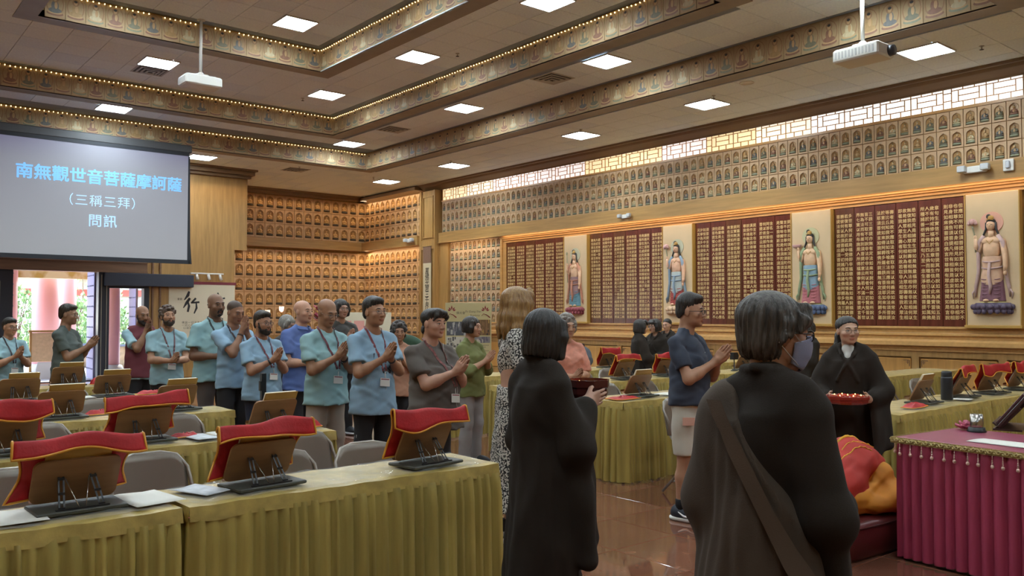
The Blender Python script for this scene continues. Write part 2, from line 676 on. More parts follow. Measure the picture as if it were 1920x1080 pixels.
def vent(x, y, z, label):
    t = thing('ceiling_vent', label, 'vent', (x, y, z - .004), 0, 'ceiling vents')
    f = MB()
    for k, r in enumerate((.29, .22, .15, .08)):
        d = .035
        zz = -.004 - .012 * k
        for q in ((-r, r, -r, -r + d), (-r, r, r - d, r), (-r, -r + d, -r + d, r - d), (r - d, r, -r + d, r - d)):
            f.add([(q[0], q[2], zz), (q[1], q[2], zz), (q[1], q[3], zz + .018), (q[0], q[3], zz + .018)], [(3, 2, 1, 0)], 0)
            f.box(*q, zz, zz + .006)
    f.build('louvre', GREYV, t)
    MB().box(-.28, .28, -.28, .28, .0, .012).build('duct_back', M('duct grey', '#5f5e5c', .7), t)


vent(4.86, 16.68, Z1, 'square louvred vent beside the left ceiling light')
vent(10.14, 16.5, Z2, 'square louvred vent right of the middle coffer, farther one')
vent(10.12, 11.1, Z2, 'square louvred vent right of the middle coffer, nearer one')
vent(9.7, 20.65, Z3, 'square louvred vent far back over the wood wall')

sp = MB()
sp.lathe([(.12, 0), (.12, -.008), (.11, -.01), (.105, -.006), (.0, -.006)], 20, caps=False)
o = sp.build('ceiling_speaker', WHITE, None, (11.75, 8.15, Z3 - .001))
tag(o, 'round white ceiling speaker over the right wall', 'speaker')


def sprinkler(x, y, z, label):
    t = thing('sprinkler', label, 'sprinkler', (x, y, z), 0, 'fire sprinklers in the ceiling')
    b = MB()
    b.lathe([(.035, 0), (.035, -.006), (.012, -.01), (.01, -.05), (.0, -.05)], 10, caps=False)
    b.build('escutcheon', GREYV, t)
    MB().lathe([(.0, -.05), (.03, -.052), (.03, -.056), (0, -.056)], 10, caps=False).build('deflector', DARKG, t)


for p in ((8.75, 12.1, Z1, 'small sprinkler head beside the brightest right light'), (8.02, 16.75, Z1, 'small sprinkler head below the light at the coffer corner'), (12.0, 9.0, Z3, 'small sprinkler head beside the fourth right-wall light'), (12.1, 12.4, Z3, 'small sprinkler head beside the third right-wall light'), (12.1, 17.0, Z3, 'small sprinkler head beside the second right-wall light'), (11.9, 20.4, Z3, 'small sprinkler head in front of the back corner'), (9.6, 20.2, Z3, 'small sprinkler head near the far vent'), (12.7, 4.9, Z3, 'small sprinkler head at the far right')):
    sprinkler(*p)


def projector(x, y, ztop, zbot, wx, wy, side, label):
    t = thing('projector', label, 'projector', (x, y, zbot), 0, 'ceiling projectors')
    b = MB()
    b.bbox(-wx / 2, wx / 2, -wy / 2, wy / 2, 0, .17, .02)
    b.bbox(-wx * .3, wx * .4, -wy * .3, wy * .4, .17, .195, .01)
    b.build('casing', WHITE, t)
    yy = wy / 2 * side
    MB().cyl((wx * .22, yy, .085), (wx * .22, yy + .06 * side, .085), .075, .065, 18).build('lens_barrel', DARKG, t)
    g = MB()
    n = int(wy / .05)
    for k in range(n):
        g.box(-wx / 2 - .004, -wx / 2 + .004, -wy / 2 + .06 + .045 * k, -wy / 2 + .085 + .045 * k, .04, .13)
    g.build('grille', GREYV, t)
    m = MB()
    m.bbox(-.11, .11, -.09, .09, .195, .215, .006)
    m.lathe([(.06, .215), (.045, .25), (.03, .26), (.0, .26)], 14)
    m.build('bracket', WHITE, t)
    q = MB()
    q.cyl((0, 0, .25), (0, 0, ztop - zbot), .025, n=14)
    q.lathe([(.07, ztop - zbot - .01), (.07, ztop - zbot)], 14)
    q.build('pole', WHITE, t)
    cb = MB()
    cb.tube([(.04, .02, .16), (.07, .03, .24), (.035, .02, .32), (.028, .02, .5)], .006, 6)
    cb.build('cable', DARKG, t)


projector(5.05, 14.5, Z0, 5.45, .62, .40, 1, 'white ceiling projector on a long pole, left one, over the middle of the hall')
projector(10.42, 5.46, Z2, 4.83, .42, .62, -1, 'white ceiling projector with a black lens, right one near the lattice window')

# ---------------------------------------------------------------- right wall
wr = struct('wall_right', MB().box(XW, XW + .2, -4, YB + .2, -.2, Z3 + .1).mesh('wall_right', WOOD), label='long right-hand wall of honey wood')


def arch_pts(w, h, n=12):
    """pointed arch outline, base at z=0, anticlockwise seen from the front"""
    pts = [(-w / 2, 0), (w / 2, 0)]
    for k in range(n + 1):
        t = k / n
        a = PI * t
        x = w / 2 * math.cos(a)
        z = h - w / 2 + (w / 2) * (math.sin(a) ** .8) + .08 * w * max(0, 1 - abs(x) / (w * .18))
        pts.append((x, z))
    return pts


def niche_tile(w, h, aw, ah, az, mats, depth=.022):
    """clay tile with a recessed pointed-arch niche; front -Y, centre at origin"""
    b = MB()
    A = [(x, z + az) for x, z in arch_pts(aw, ah)]
    cx, cz = 0, az + ah * .45
    hw, hh = w / 2, h / 2
    O = []
    for x, z in A:
        dx, dz = x - cx, z - cz
        k = min(hw / abs(dx) if abs(dx) > 1e-6 else 9e9, ((hh - cz) / dz if dz > 0 else (-hh - cz) / dz) if abs(dz) > 1e-6 else 9e9)
        O.append((cx + dx * k, cz + dz * k))
    # put true corners in by snapping the nearest outer points
    for c in ((-hw, -hh), (hw, -hh), (hw, hh), (-hw, hh)):
        i = min(range(len(O)), key=lambda i: (O[i][0] - c[0]) ** 2 + (O[i][1] - c[1]) ** 2)
        O[i] = c
    n = len(A)
    vs = [(x, -.012, z) for x, z in O] + [(x, -.012, z) for x, z in A] + [(x, depth, z) for x, z in A] + [(x * 1.0, .03, z) for x, z in O]
    fs = []
    for i in range(n):
        j = (i + 1) % n
        fs += [(i, j, n + j, n + i), (n + i, n + j, 2 * n + j, 2 * n + i), (j, i, 3 * n + i, 3 * n + j)]
    b.add(vs, fs, 0)
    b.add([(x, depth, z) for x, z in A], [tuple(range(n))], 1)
    # raised moulding round the arch
    b.tube([(x, -.013, z) for x, z in A[1:] + [A[0]]], .0045, 4, 0)
    return b.mesh('niche_tile', mats)


def buddha(s, mats, base=0):
    """seated figure on a lotus: 0 robe, 1 skin, 2 lotus, 3 halo; front -Y"""
    b = MB()
    b.lathe([(.30 * s, 0), (.46 * s, .06 * s), (.50 * s, .16 * s), (.42 * s, .24 * s), (.36 * s, .27 * s)], 12, 2, Matrix.Scale(.55, 4, (0, 1, 0)))
    b.ell((0, -.04 * s, .36 * s), (.42 * s, .24 * s, .12 * s), 10, 5, 0)
    b.ell((0, .0, .62 * s), (.22 * s, .16 * s, .30 * s), 9, 6, 0)
    for k in (-1, 1):
        b.tube([(k * .20 * s, 0, .80 * s), (k * .30 * s, -.03 * s, .58 * s), (k * .10 * s, -.20 * s, .48 * s)], [.075 * s, .075 * s, .055 * s], 6, 0)
    b.ell((0, -.01 * s, 1.03 * s), (.115 * s, .12 * s, .145 * s), 9, 6, 1)
    b.ell((0, 0, 1.17 * s), (.075 * s, .08 * s, .07 * s), 7, 4, 2)
    b.ell((.03 * s, -.13 * s, .62 * s), (.10 * s, .05 * s, .2 * s), 7, 4, 1)
    hal = [(.24 * s * math.cos(2 * PI * k / 14), .11 * s, 1.03 * s + .24 * s * math.sin(2 * PI * k / 14)) for k in range(14)]
    b.add(hal, [tuple(range(14))], 3)
    return b.mesh('buddha_relief', mats)


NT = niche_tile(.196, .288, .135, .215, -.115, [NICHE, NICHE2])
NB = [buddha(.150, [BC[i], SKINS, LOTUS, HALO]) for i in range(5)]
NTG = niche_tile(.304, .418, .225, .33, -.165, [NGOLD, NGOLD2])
GB = M('gilt figure', '#c9a066', .5, var=.1, scale=20)
NBG = buddha(.228, [GB, GB, LOTUSD, NGOLD])


def niches(s, org, axis, n, rows, w, h, tile, figs, seq=0, dz=.0):
    """rows of niche tiles with a figure in each; axis 'r' = right wall (runs towards -Y), 'b' = back wall (runs towards +X)"""
    rz = -PI / 2 if axis == 'r' else 0
    for r in range(rows):
        for i in range(n):
            if axis == 'r':
                p = (org[0], org[1] - w * (i + .5), org[2] - h * (r + .5))
            else:
                p = (org[0] + w * (i + .5), org[1], org[2] - h * (r + .5))
            t = obj('niche_tile', tile, s, p, rz)
            obj('buddha_relief', figs[(i + r * 4 + seq) % len(figs)], t, (0, .004, -h * .5 + h * .135 + dz))


# upper band: three rows of small niches, left to right along the wall
b = MB()
b.box(XW - .035, XW, 2.0, 20.05, 3.88, 4.82)
s4 = struct('trim_4', b.mesh('niche_band', WOOD), label='three rows of small coloured niches under the lattice window')
niches(s4, (XW - .048, 20.02, 4.80), 'r', 76, 3, .208, .302, NT, NB)
# beam, cornice, crown
b = MB()
b.box(XW - .16, XW, 2.0, 20.05, 3.60, 3.90)
b.box(XW - .19, XW, 2.0, 20.05, 3.60, 3.63)
struct('trim_5', b.mesh('beam', WOODH), label='plain honey wood beam above the carved panels')
b = MB()
b.box(XW - .30, XW, -3, YB, Z3 - .045, Z3)
b.prism([(XW, Z3 - .20), (XW - .05, Z3 - .20), (XW - .07, Z3 - .17), (XW - .20, Z3 - .09), (XW - .24, Z3 - .045), (XW, Z3 - .045)], -3, YB, 'y')
struct('trim_6', b.mesh('crown_moulding', M('crown wood', '#7d6449', .35, var=.1, scale=3, stretch=(.5, .5, 6))), label='brown crown moulding along the right wall')

# lattice window: backlit paper panes behind a wooden fret
LZ0, LZ1 = 4.845, 5.215
PW = [M('backlit pane ' + n, c, .5, emit=e) for n, c, e in (('amber', (1, .80, .46), .52), ('cream', (1, .89, .70), .56), ('rose', (.98, .87, .84), .58), ('white', (.96, .95, .93), .66))]
w1 = struct('window_1', MB().box(XW - .01, XW, 2, 20.02, LZ0 - .03, LZ1 + .02).mesh('window_back', WOODD), label='backlit clerestory window with a wooden lattice')
bars = MB()
bars.box(XW - .07, XW, 2, 20.05, LZ0 - .045, LZ0, 0)
bars.box(XW - .07, XW, 2, 20.05, LZ1, LZ1 + .05, 0)
PH = (LZ1 - LZ0) / 4
pane_cache = {}


def pane(u0, u1, v0, v1, yc, k):
    g = .006
    key = (round(u1 - u0, 3), round(v1 - v0, 3), k)
    if key not in pane_cache:
        hw, hv = (u1 - u0) / 2 - g, (v1 - v0) / 2 - g
        pane_cache[key] = MB().box(-.006, .004, -hw, hw, -hv, hv).mesh('pane', PW[k])
    obj('pane', pane_cache[key], w1, (XW - .022, yc - (u0 + u1) / 2, LZ0 + (v0 + v1) / 2))


def fretbar(u0, u1, v0, v1, yc):
    bars.box(XW - .045, XW - .008, yc - u1, yc - u0, LZ0 + v0, LZ0 + v1)


H = LZ1 - LZ0
y = 20.02
gi = 0
npane = 0
while y > 3.6:
    k = [0, 1, 2, 2, 2, 0, 0, 2, 0, 1, 3, 3, 3, 3, 3][min(gi, 14)]
    mods = [('c', .13), ('m', .52), ('m', .52)] if gi else [('m', .52), ('c', .13), ('m', .52)]
    for kind, w in mods:
        if y - w < 2:
            break
        cells = []
        if kind == 'c':
            cells = [(0, w, H * a / 3, H * (a + 1) / 3) for a in range(3)]
        else:
            q = H / 4
            cells = [(w * a / 3, w * (a + 1) / 3, 3 * q, H) for a in range(3)] + [(w * a / 3, w * (a + 1) / 3, 0, q) for a in range(3)]
            cells += [(0, w * .2, q, 3 * q), (w * .8, w, q, 3 * q), (w * .2, w * .8, q, 2 * q), (w * .2, w * .8, 2 * q, 3 * q)]
        for c in cells:
            if npane < 299:
                pane(*c, y, k)
                npane += 1
            e = .006
            fretbar(c[0] - e, c[0] + e, c[2], c[3], y)
            fretbar(c[0], c[1], c[2] - e, c[2] + e, y)
        y -= w
    gi += 1
bars.build('lattice', WOODC, w1)

# carved scripture panels and standing reliefs
SUTRA = ('但應如所教住須菩提於意云何可以身相見如來不不也世尊不可以身相得見如來何以故如來所說身相即非身相佛告須菩提凡所有相皆是虛妄若見諸相非相則見如來'
         '須菩提白佛言世尊頗有眾生得聞如是言說章句生實信不佛告須菩提莫作是說如來滅後後五百歲有持戒修福者於此章句能生信心以此為實當知是人不於一佛二佛三四五佛而種善根'
         '已於無量千萬佛所種諸善根聞是章句乃至一念生淨信者須菩提如來悉知悉見是諸眾生得如是無量福德何以故是諸眾生無復我相人相眾生相壽者相無法相亦無非法相何以故是諸眾生'
         '若心取相則為著我人眾生壽者若取法相即著我人眾生壽者何以故若取非法相即著我人眾生壽者是故不應取法不應取非法以是義故如來常說汝等比丘知我說法如筏喻者法尚應捨何況非法'
         '須菩提於意云何如來得阿耨多羅三藐三菩提耶如來有所說法耶須菩提言如我解佛所說義無有定法名阿耨多羅三藐三菩提亦無有定法如來可說何以故如來所說法皆不可取不可說非法非非法'
         '所以者何一切賢聖皆以無為法而有差別須菩提於意云何若人滿三千大千世界七寶以用布施是人所得福德寧為多不須菩提言甚多世尊何以故是福德即非福德性是故如來說福德多'
         '若復有人於此經中受持乃至四句偈等為他人說其福勝彼何以故須菩提一切諸佛及諸佛阿耨多羅三藐三菩提法皆從此經出須菩提所謂佛法者即非佛法'
         '須菩提於意云何須陀洹能作是念我得須陀洹果不須菩提言不也世尊何以故須陀洹名為入流而無所入不入色聲香味觸法是名須陀洹須菩提於意云何斯陀含能作是念我得斯陀含果不'
         '須菩提言不也世尊何以故斯陀含名一往來而實無往來是名斯陀含須菩提於意云何阿那含能作是念我得阿那含果不須菩提言不也世尊何以故阿那含名為不來而實無不來是故名阿那含'
         '須菩提於意云何阿羅漢能作是念我得阿羅漢道不須菩提言不也世尊何以故實無有法名阿羅漢世尊若阿羅漢作是念我得阿羅漢道即為著我人眾生壽者'
         '世尊佛說我得無諍三昧人中最為第一是第一離欲阿羅漢世尊我不作是念我是離欲阿羅漢世尊我若作是念我得阿羅漢道世尊則不說須菩提是樂阿蘭那行者以須菩提實無所行而名須菩提是樂阿蘭那行'
         '佛告須菩提於意云何如來昔在然燈佛所於法有所得不不也世尊如來在然燈佛所於法實無所得須菩提於意云何菩薩莊嚴佛土不不也世尊何以故莊嚴佛土者則非莊嚴是名莊嚴'
         '是故須菩提諸菩薩摩訶薩應如是生清淨心不應住色生心不應住聲香味觸法生心應無所住而生其心須菩提譬如有人身如須彌山王於意云何是身為大不須菩提言甚大世尊何以故佛說非身是名大身'
         '須菩提如恒河中所有沙數如是沙等恒河於意云何是諸恒河沙寧為多不須菩提言甚多世尊但諸恒河尚多無數何況其沙須菩提我今實言告汝若有善男子善女人以七寶滿爾所恒河沙數三千大千世界以用布施得福多不'
         '須菩提言甚多世尊佛告須菩提若善男子善女人於此經中乃至受持四句偈等為他人說而此福德勝前福德復次須菩提隨說是經乃至四句偈等當知此處一切世間天人阿修羅皆應供養如佛塔廟'
         '何況有人盡能受持讀誦須菩提當知是人成就最上第一希有之法若是經典所在之處則為有佛若尊重弟子爾時須菩提白佛言世尊當何名此經我等云何奉持佛告須菩提是經名為金剛般若波羅蜜'
         '以是名字汝當奉持所以者何須菩提佛說般若波羅蜜則非般若波羅蜜須菩提於意云何如來有所說法不須菩提白佛言世尊如來無所說須菩提於意云何三千大千世界所有微塵是為多不'
         '須菩提言甚多世尊須菩提諸微塵如來說非微塵是名微塵如來說世界非世界是名世界須菩提於意云何可以三十二相見如來不不也世尊不可以三十二相得見如來何以故如來說三十二相即是非相是名三十二相'
         '須菩提若有善男子善女人以恒河沙等身命布施若復有人於此經中乃至受持四句偈等為他人說其福甚多爾時須菩提聞說是經深解義趣涕淚悲泣而白佛言希有世尊佛說如是甚深經典'
         '我從昔來所得慧眼未曾得聞如是之經世尊若復有人得聞是經信心清淨則生實相當知是人成就第一希有功德世尊是實相者則是非相是故如來說名實相世尊我今得聞如是經典信解受持不足為難')
ROSE = M('rosewood', '#5a2c20', .22, var=.25, scale=2.2, stretch=(.4, 5, .25), spec=.5)
ROSE2 = M('rosewood, browner', '#59331f', .22, var=.25, scale=2.2, stretch=(.4, 5, .25), spec=.5)
GILT = M('gilt lettering', '#d0ad74', .5)
PZ0, PZ1 = 1.36, 3.42
TP = [(5.66, 7.87), (8.71, 10.93), (11.77, 13.99), (14.83, 17.06)]
TL = ['rosewood scripture panel between the two nearest reliefs, far right of the picture', 'rosewood scripture panel between the second and third relief from the right', 'rosewood scripture panel behind the three robed women, third from the right', 'rosewood scripture panel at the far left end of the row']
pos = 0
for pi, (ya, yb) in enumerate(TP):
    t = thing('scripture_panel', TL[pi], 'wall panel', (XW - .05, yb, PZ0), 0, 'carved scripture panels on the right wall')
    bw = (yb - ya) / 6
    for k in range(6):       # boards from the right (near end) to the left
        yc = ya + bw * (k + .5)
        rr = random.Random(pi * 7 + k)
        bo = MB().bbox(-.012, .04, -bw / 2 + .003, bw / 2 - .003, 0, PZ1 - PZ0, .004).build('board', rr.choice([ROSE, ROSE, ROSE2]), t, (rr.uniform(-.002, .002), yc - yb, 0))
        cols = []
        for c in range(4):
            cols.append(''.join(SUTRA[(pos + j) % len(SUTRA)] for j in range(22)))
            pos += 22
        body = '\n'.join(''.join(cols[3 - c][r] for c in range(4)) for r in range(22))
        me = text_mesh(body, .072, fat=.0011, cs=1.09, ls=1.178, res=1)
        me.materials.append(GILT)
        # front faces -X: text X -> -Y, text Y -> Z
        zs = [v.co.y for v in me.vertices]
        sc = 1.84 / (max(zs) - min(zs))
        zc = (max(zs) + min(zs)) / 2
        xs = [v.co.x for v in me.vertices]
        xc = (max(xs) + min(xs)) / 2
        sx = min(1.0, (bw - .05) / (max(xs) - min(xs)))
        for v in me.vertices:
            x, yv = v.co.x - xc, v.co.y - zc
            v.co = (-v.co.z, -x * sx, yv * sc)
        obj('lettering', me, bo, (-.0135, 0, 1.03))

STONE = M('relief ground', '#cbb08b', .75, var=.04, scale=3)
GSILL = M('gold sill', '#b18a45', .4)


def relief(ya, yb, cols, halo, item, label):
    """standing figure carved in relief on a pale slab; local front -X, local y across"""
    yc = (ya + yb) / 2
    w = yb - ya - .02
    Hh = 2.06
    t = thing('relief_panel', label, 'relief', (XW - .075, yc, PZ0), 0, 'standing figure reliefs on the right wall')
    MB().bbox(-.06, .05, -w / 2, w / 2, .02, Hh, .006).build('slab', STONE, t)
    f = MB()
    for q in ((-w / 2 - .015, -w / 2, .02, Hh), (w / 2, w / 2 + .015, .02, Hh)):
        f.box(-.075, .04, q[0], q[1], q[2], q[3])
    f.bbox(-.10, .04, -w / 2 - .03, w / 2 + .03, -.02, .03, .008)
    f.build('sill', GSILL, t)
    SK, SH, MID, SKIRT, LOT = [M('relief paint ' + c, c, .6, var=.1, scale=12) for c in cols]
    HA = M('relief paint ' + halo, halo, .7)
    X = -.065
    k = 1.0

    def P(y, z):
        return (y * k, z)
    # halo disc
    h = MB()
    h.prism([(.165 * math.cos(2 * PI * i / 28), 1.60 + .165 * math.sin(2 * PI * i / 28)) for i in range(28)], X - .008, X + .02, 'x')
    h.build('halo', HA, t)
    # lotus pedestal with petals
    lb = MB()
    lb.lathe([(.16, .22), (.27, .27), (.29, .33), (.25, .37), (.0, .375)], 20, 0, Matrix.Translation((X, 0, 0)) @ Matrix.Scale(.38, 4, (1, 0, 0)))
    lo = lb.build('lotus_base', LOT, t)
    pt = MB()
    for r, (z, rad, n) in enumerate(((.24, .25, 9), (.31, .285, 10))):
        for i in range(n):
            a = PI * (i + .5 * r) / (n - 1) + PI / 2
            pt.ell((X + rad * .38 * math.cos(a), rad * math.sin(a), z), (.022, .042, .045), 7, 4)
    pt.build('petal', LOT, lo)
    MB().ell((X - .01, 0, .375), (.085, .22, .02), 14, 4).build('seed_pod', M('relief seed pod', '#c8b87c', .6), lo)
    # skirt with folds
    sk = MB()

    def fsk(u, v):
        z = .40 + .42 * v
        hw = .185 - .045 * v
        a = PI * u
        fold = 1 + .05 * math.sin(14 * u * PI + 2 * v) * (1 - v)
        return (X - .085 * math.sin(a) * fold - .0, -hw * math.cos(a) * fold, z)
    sk.grid(fsk, 22, 6)
    sk.build('skirt', SKIRT, t)
    dr = MB()
    for s_ in (-1, 1):
        for i in range(6):
            z = .46 + .055 * i
            dr.tube([(X - .088 + .02 * abs(q - .075) / .06, s_ * q, z - .012 * math.sin((q - .02) * 28)) for q in (.02, .05, .08, .11, .135)], .007, 5)
    dr.build('skirt_fold', SKIRT, t)
    # over-garment at the hips
    md = MB()
    md.grid(lambda u, v: (X - (.095 - .01 * v) * math.sin(PI * u), -(.155 - .02 * v + .01 * math.sin(3 * PI * v)) * math.cos(PI * u), .74 - .10 * math.sin(PI * u) * (1 - v) + .34 * v), 16, 8)
    md.build('over_garment', MID, t)
    for zz, rr in ((1.02, .13), (.92, .14)):
        MB().tube([(X - .1 * math.sin(PI * i / 10), -rr * math.cos(PI * i / 10), zz - .03 * math.sin(PI * i / 10)) for i in range(11)], .013, 6).build('sash', SH, t)
    MB().tube([(X - .108, 0, .98), (X - .115, .012, .8), (X - .10, -.01, .62), (X - .10, .01, .5)], [.02, .024, .028, .012], 7).build('sash_end', SH, t)
    # torso, shoulders, arms, neck, head
    to = MB()
    to.ell((X - .02, 0, 1.20), (.075, .125, .20), 14, 8)
    to.ell((X - .02, 0, 1.31), (.07, .155, .075), 14, 6)
    to.tube([(X - .02, 0, 1.36), (X - .025, 0, 1.47)], .042, 8)
    to.tube([(X - .02, .15, 1.33), (X - .03, .185, 1.14), (X - .07, .20, 1.22 if item != 'bowl' else 1.24), (X - .07, .21, 1.36)], [.045, .04, .034, .022], 8)
    to.tube([(X - .02, -.15, 1.33), (X - .035, -.19, 1.10), (X - .06, -.205, .92), (X - .075, -.20, .84)], [.045, .04, .032, .02], 8)
    to.ell((X - .07, .212, 1.38), (.02, .025, .035), 7, 5)
    to.ell((X - .08, -.205, .82), (.02, .028, .04), 7, 5)
    body = to.build('torso', SK, t)
    hd = MB()
    hd.ell((X - .035, 0, 1.555), (.06, .062, .085), 14, 10)
    hd.ell((X - .093, 0, 1.545), (.012, .011, .02), 6, 4)
    hd.build('head', SK, t)
    hr = MB()
    hr.ell((X - .02, 0, 1.61), (.06, .07, .05), 12, 6)
    hr.ell((X - .03, .03, 1.69), (.035, .035, .04), 9, 6)
    for s_ in (-1, 1):
        hr.tube([(X - .03, s_ * .066, 1.6), (X - .03, s_ * .07, 1.5), (X - .03, s_ * .12, 1.38), (X - .03, s_ * .14, 1.28)], [.016, .016, .014, .006], 6)
        hr.tube([(X - .088, s_ * .012, 1.562), (X - .09, s_ * .026, 1.565), (X - .083, s_ * .042, 1.562)], .003, 4)
    hr.build('hair', DARKHAIR, t)
    cr = MB()
    cr.ell((X - .055, -.01, 1.665), (.03, .045, .04), 9, 6)
    cr.tube([(X - .075, .045, 1.635), (X - .092, 0, 1.645), (X - .075, -.045, 1.635)], .009, 5)
    cr.tube([(X - .085, .05, 1.33), (X - .1, .0, 1.27), (X - .085, -.05, 1.33)], .006, 5)
    cr.build('crown', GSILL, t)
    # shawl and trailing ribbons
    sh = MB()
    for s_ in (-1, 1):
        sh.tube([(X - .035, s_ * .10, 1.40), (X - .045, s_ * .165, 1.30), (X - .03, s_ * .185, 1.1), (X - .02, s_ * .19, .85), (X - .015, s_ * .235, .62), (X - .012, s_ * .245, .46)], [.03, .035, .03, .026, .026, .010], 7)
        sh.tube([(X - .012, s_ * .235, .6), (X - .02, s_ * .285, .52), (X - .012, s_ * .27, .43)], [.012, .016, .005], 6)
    sh.build('shawl', SH, t)
    # feet
    ft = MB()
    for s_ in (-1, 1):
        ft.ell((X - .08, s_ * .07, .405), (.045, .045, .025), 8, 5)
    ft.build('foot', SK, t)
    it = MB()
    if item == 'lotus':
        it.tube([(X - .05, .215, 1.15), (X - .05, .225, 1.4), (X - .04, .25, 1.5), (X - .04, .265, 1.56)], .012, 6, 0)
        for i in range(7):
            a = PI * i / 6
            it.ell((X - .04, .265 + .05 * math.cos(a), 1.60 + .045 * math.sin(a)), (.028, .026, .032), 7, 5, 1)
        it.ell((X - .05, .265, 1.62), (.03, .035, .045), 8, 5, 1)
    elif item == 'staff':
        it.tube([(X - .05, .20, .95), (X - .05, .222, 1.4), (X - .05, .235, 1.62)], .011, 6, 0)
        it.ell((X - .05, .236, 1.64), (.02, .022, .04), 7, 5, 0)
    else:
        it.lathe([(.02, 1.40), (.075, 1.42), (.095, 1.46), (.09, 1.465), (.0, 1.44)], 14, 1, Matrix.Translation((X - .05, .25, 0)) @ Matrix.Scale(.5, 4, (1, 0, 0)))
    it.build({'lotus': 'held_lotus', 'staff': 'staff', 'bowl': 'held_bowl'}[item], [M('relief stem', '#8d8a6c', .6), M('relief flower ' + label[:6], {'G4': '#c98f86'}.get(label[:2], cols[1] if item != 'lotus' else '#c39a94'), .6)], t)


relief(4.86, 5.64, ('#d3ab88', '#b79a94', '#c8a285', '#7d5560', '#56485c'), '#d8a08a', 'lotus', 'standing relief figure with a pink halo and purple lotus base, nearest')
relief(7.89, 8.69, ('#d6b08c', '#8e9c78', '#7d96a5', '#b06a70', '#4d5a78'), '#b9b48c', 'bowl', 'standing relief figure in a green shawl holding up a bowl')
relief(10.95, 11.75, ('#d6a98a', '#8193a3', '#a9b0aa', '#a64a44', '#c7a888'), '#b7b49a', 'lotus', 'standing relief figure with a red skirt holding a lotus, behind the navy shirted man')
relief(14.01, 14.81, ('#d2aa88', '#b0785e', '#8a6a68', '#5f8794', '#8a4048'), '#bcb89c', 'staff', 'standing relief figure with a blue skirt on a red lotus base, farthest')

# lit cornice frame round the panels
b = MB()
prof = [(XW, 3.60), (XW - .15, 3.60), (XW - .15, 3.565), (XW - .125, 3.555), (XW - .125, 3.53), (XW - .10, 3.515), (XW - .10, 3.48), (XW - .075, 3.47), (XW - .075, 3.425), (XW, 3.425)]
b.prism(prof, 2.0, 17.28, 'y')
b.prism([(17.07, PZ0), (17.28, PZ0), (17.28, 3.43), (17.07, 3.43)], XW - .075, XW, 'x')
b.prism([(17.20, PZ0), (17.28, PZ0), (17.28, 3.56), (17.20, 3.56)], XW - .115, XW, 'x')
struct('trim_7', b.mesh('cornice', WOODC), label='stepped orange wood cornice framing the panels')
# ledge mouldings under the panels
b = MB()
LP = [(XW, 1.36), (XW - .10, 1.36), (XW - .10, 1.325), (XW - .055, 1.315), (XW - .055, 1.26), (XW - .11, 1.25), (XW - .11, 1.215), (XW - .07, 1.20), (XW - .07, 1.15), (XW - .12, 1.135), (XW - .17, 1.115), (XW - .17, 1.05), (XW - .11, 1.03), (XW - .085, .985), (XW - .085, .96), (XW, .96)]
b.prism(LP, 0, 19.68, 'y')
struct('trim_8', b.mesh('ledge', M('ledge wood', '#c0955c', .35, var=.1, scale=3, stretch=(.4, 6, 7))), label='stepped wooden ledge below the carved panels')
# wainscot: rails, stiles, panels
b = MB()
b.box(XW - .06, XW, 0, 19.68, .86, .97)
b.box(XW - .06, XW, 0, 19.68, -.006, .16)
yy = 1.2
st = []
while yy < 19.7:
    b.box(XW - .06, XW, yy - .06, yy + .06, .16, .86)
    st.append(yy)
    yy += 1.32
s9 = struct('trim_9', b.mesh('wainscot_rail', WOOD), label='panelled wooden wainscot of the right wall')
FRET = MB()
for sx in (-1, 1):
    for sz in (-1, 1):
        X0, Z0_ = sx * .56, .51 + sz * .29
        FRET.box(-.004, .004, min(X0, X0 - sx * .10), max(X0, X0 - sx * .10), Z0_ - .006, Z0_ + .006)
        FRET.box(-.004, .004, X0 - .006, X0 + .006, min(Z0_, Z0_ - sz * .10), max(Z0_, Z0_ - sz * .10))
        FRET.box(-.004, .004, min(X0, X0 - sx * .06), max(X0, X0 - sx * .06), Z0_ - sz * .03 - .005, Z0_ - sz * .03 + .005)
        FRET.box(-.004, .004, X0 - sx * .03 - .005, X0 - sx * .03 + .005, min(Z0_, Z0_ - sz * .06), max(Z0_, Z0_ - sz * .06))
fm = FRET.mesh('corner_fret', WOODD)
pm = MB().bbox(-.02, .02, -.585, .585, .185, .835, .012).mesh('panel', M('wainscot panel', '#b8884a', .4, var=.14, scale=3, stretch=(6, 6, .5)))
for a in st[1:-1]:
    p = obj('panel', pm, s9, (XW - .03, a + .66, 0))
    obj('corner_fret', fm, p, (-.022, 0, 0))

# small niches between panels and pillar, the pillar, its scroll
b = MB()
b.box(XW - .035, XW, 17.3, 19.62, .97, 3.62)
s10 = struct('trim_10', b.mesh('niche_panel', WOOD), label='rows of small niches beside the pillar')
niches(s10, (XW - .048, 19.60, 3.615), 'r', 11, 9, .208, .288, NT, NB, 2)
b = MB()
b.box(XW - .12, XW, 19.64, 20.10, -.006, 3.60)
b.box(XW - .26, XW, 20.10, 20.16, -.006, Z3 - .2)
b.box(XW - .26, XW, 20.80, 20.90, -.006, Z3 - .2)
b.box(XW - .22, XW, 20.16, 20.80, -.006, Z3 - .2)
b.box(XW - .25, XW, 20.16, 20.80, 3.45, 3.72)
b.box(XW - .25, XW, 20.22, 20.25, 3.78, 5.0)
b.box(XW - .25, XW, 20.71, 20.74, 3.78, 5.0)
b.box(XW - .25, XW, 20.25, 20.71, 3.78, 3.81)
b.box(XW - .25, XW, 20.25, 20.71, 4.97, 5.0)
s11 = struct('trim_11', b.mesh('pillar', WOOD), label='honey wood pillar with a hanging scroll')
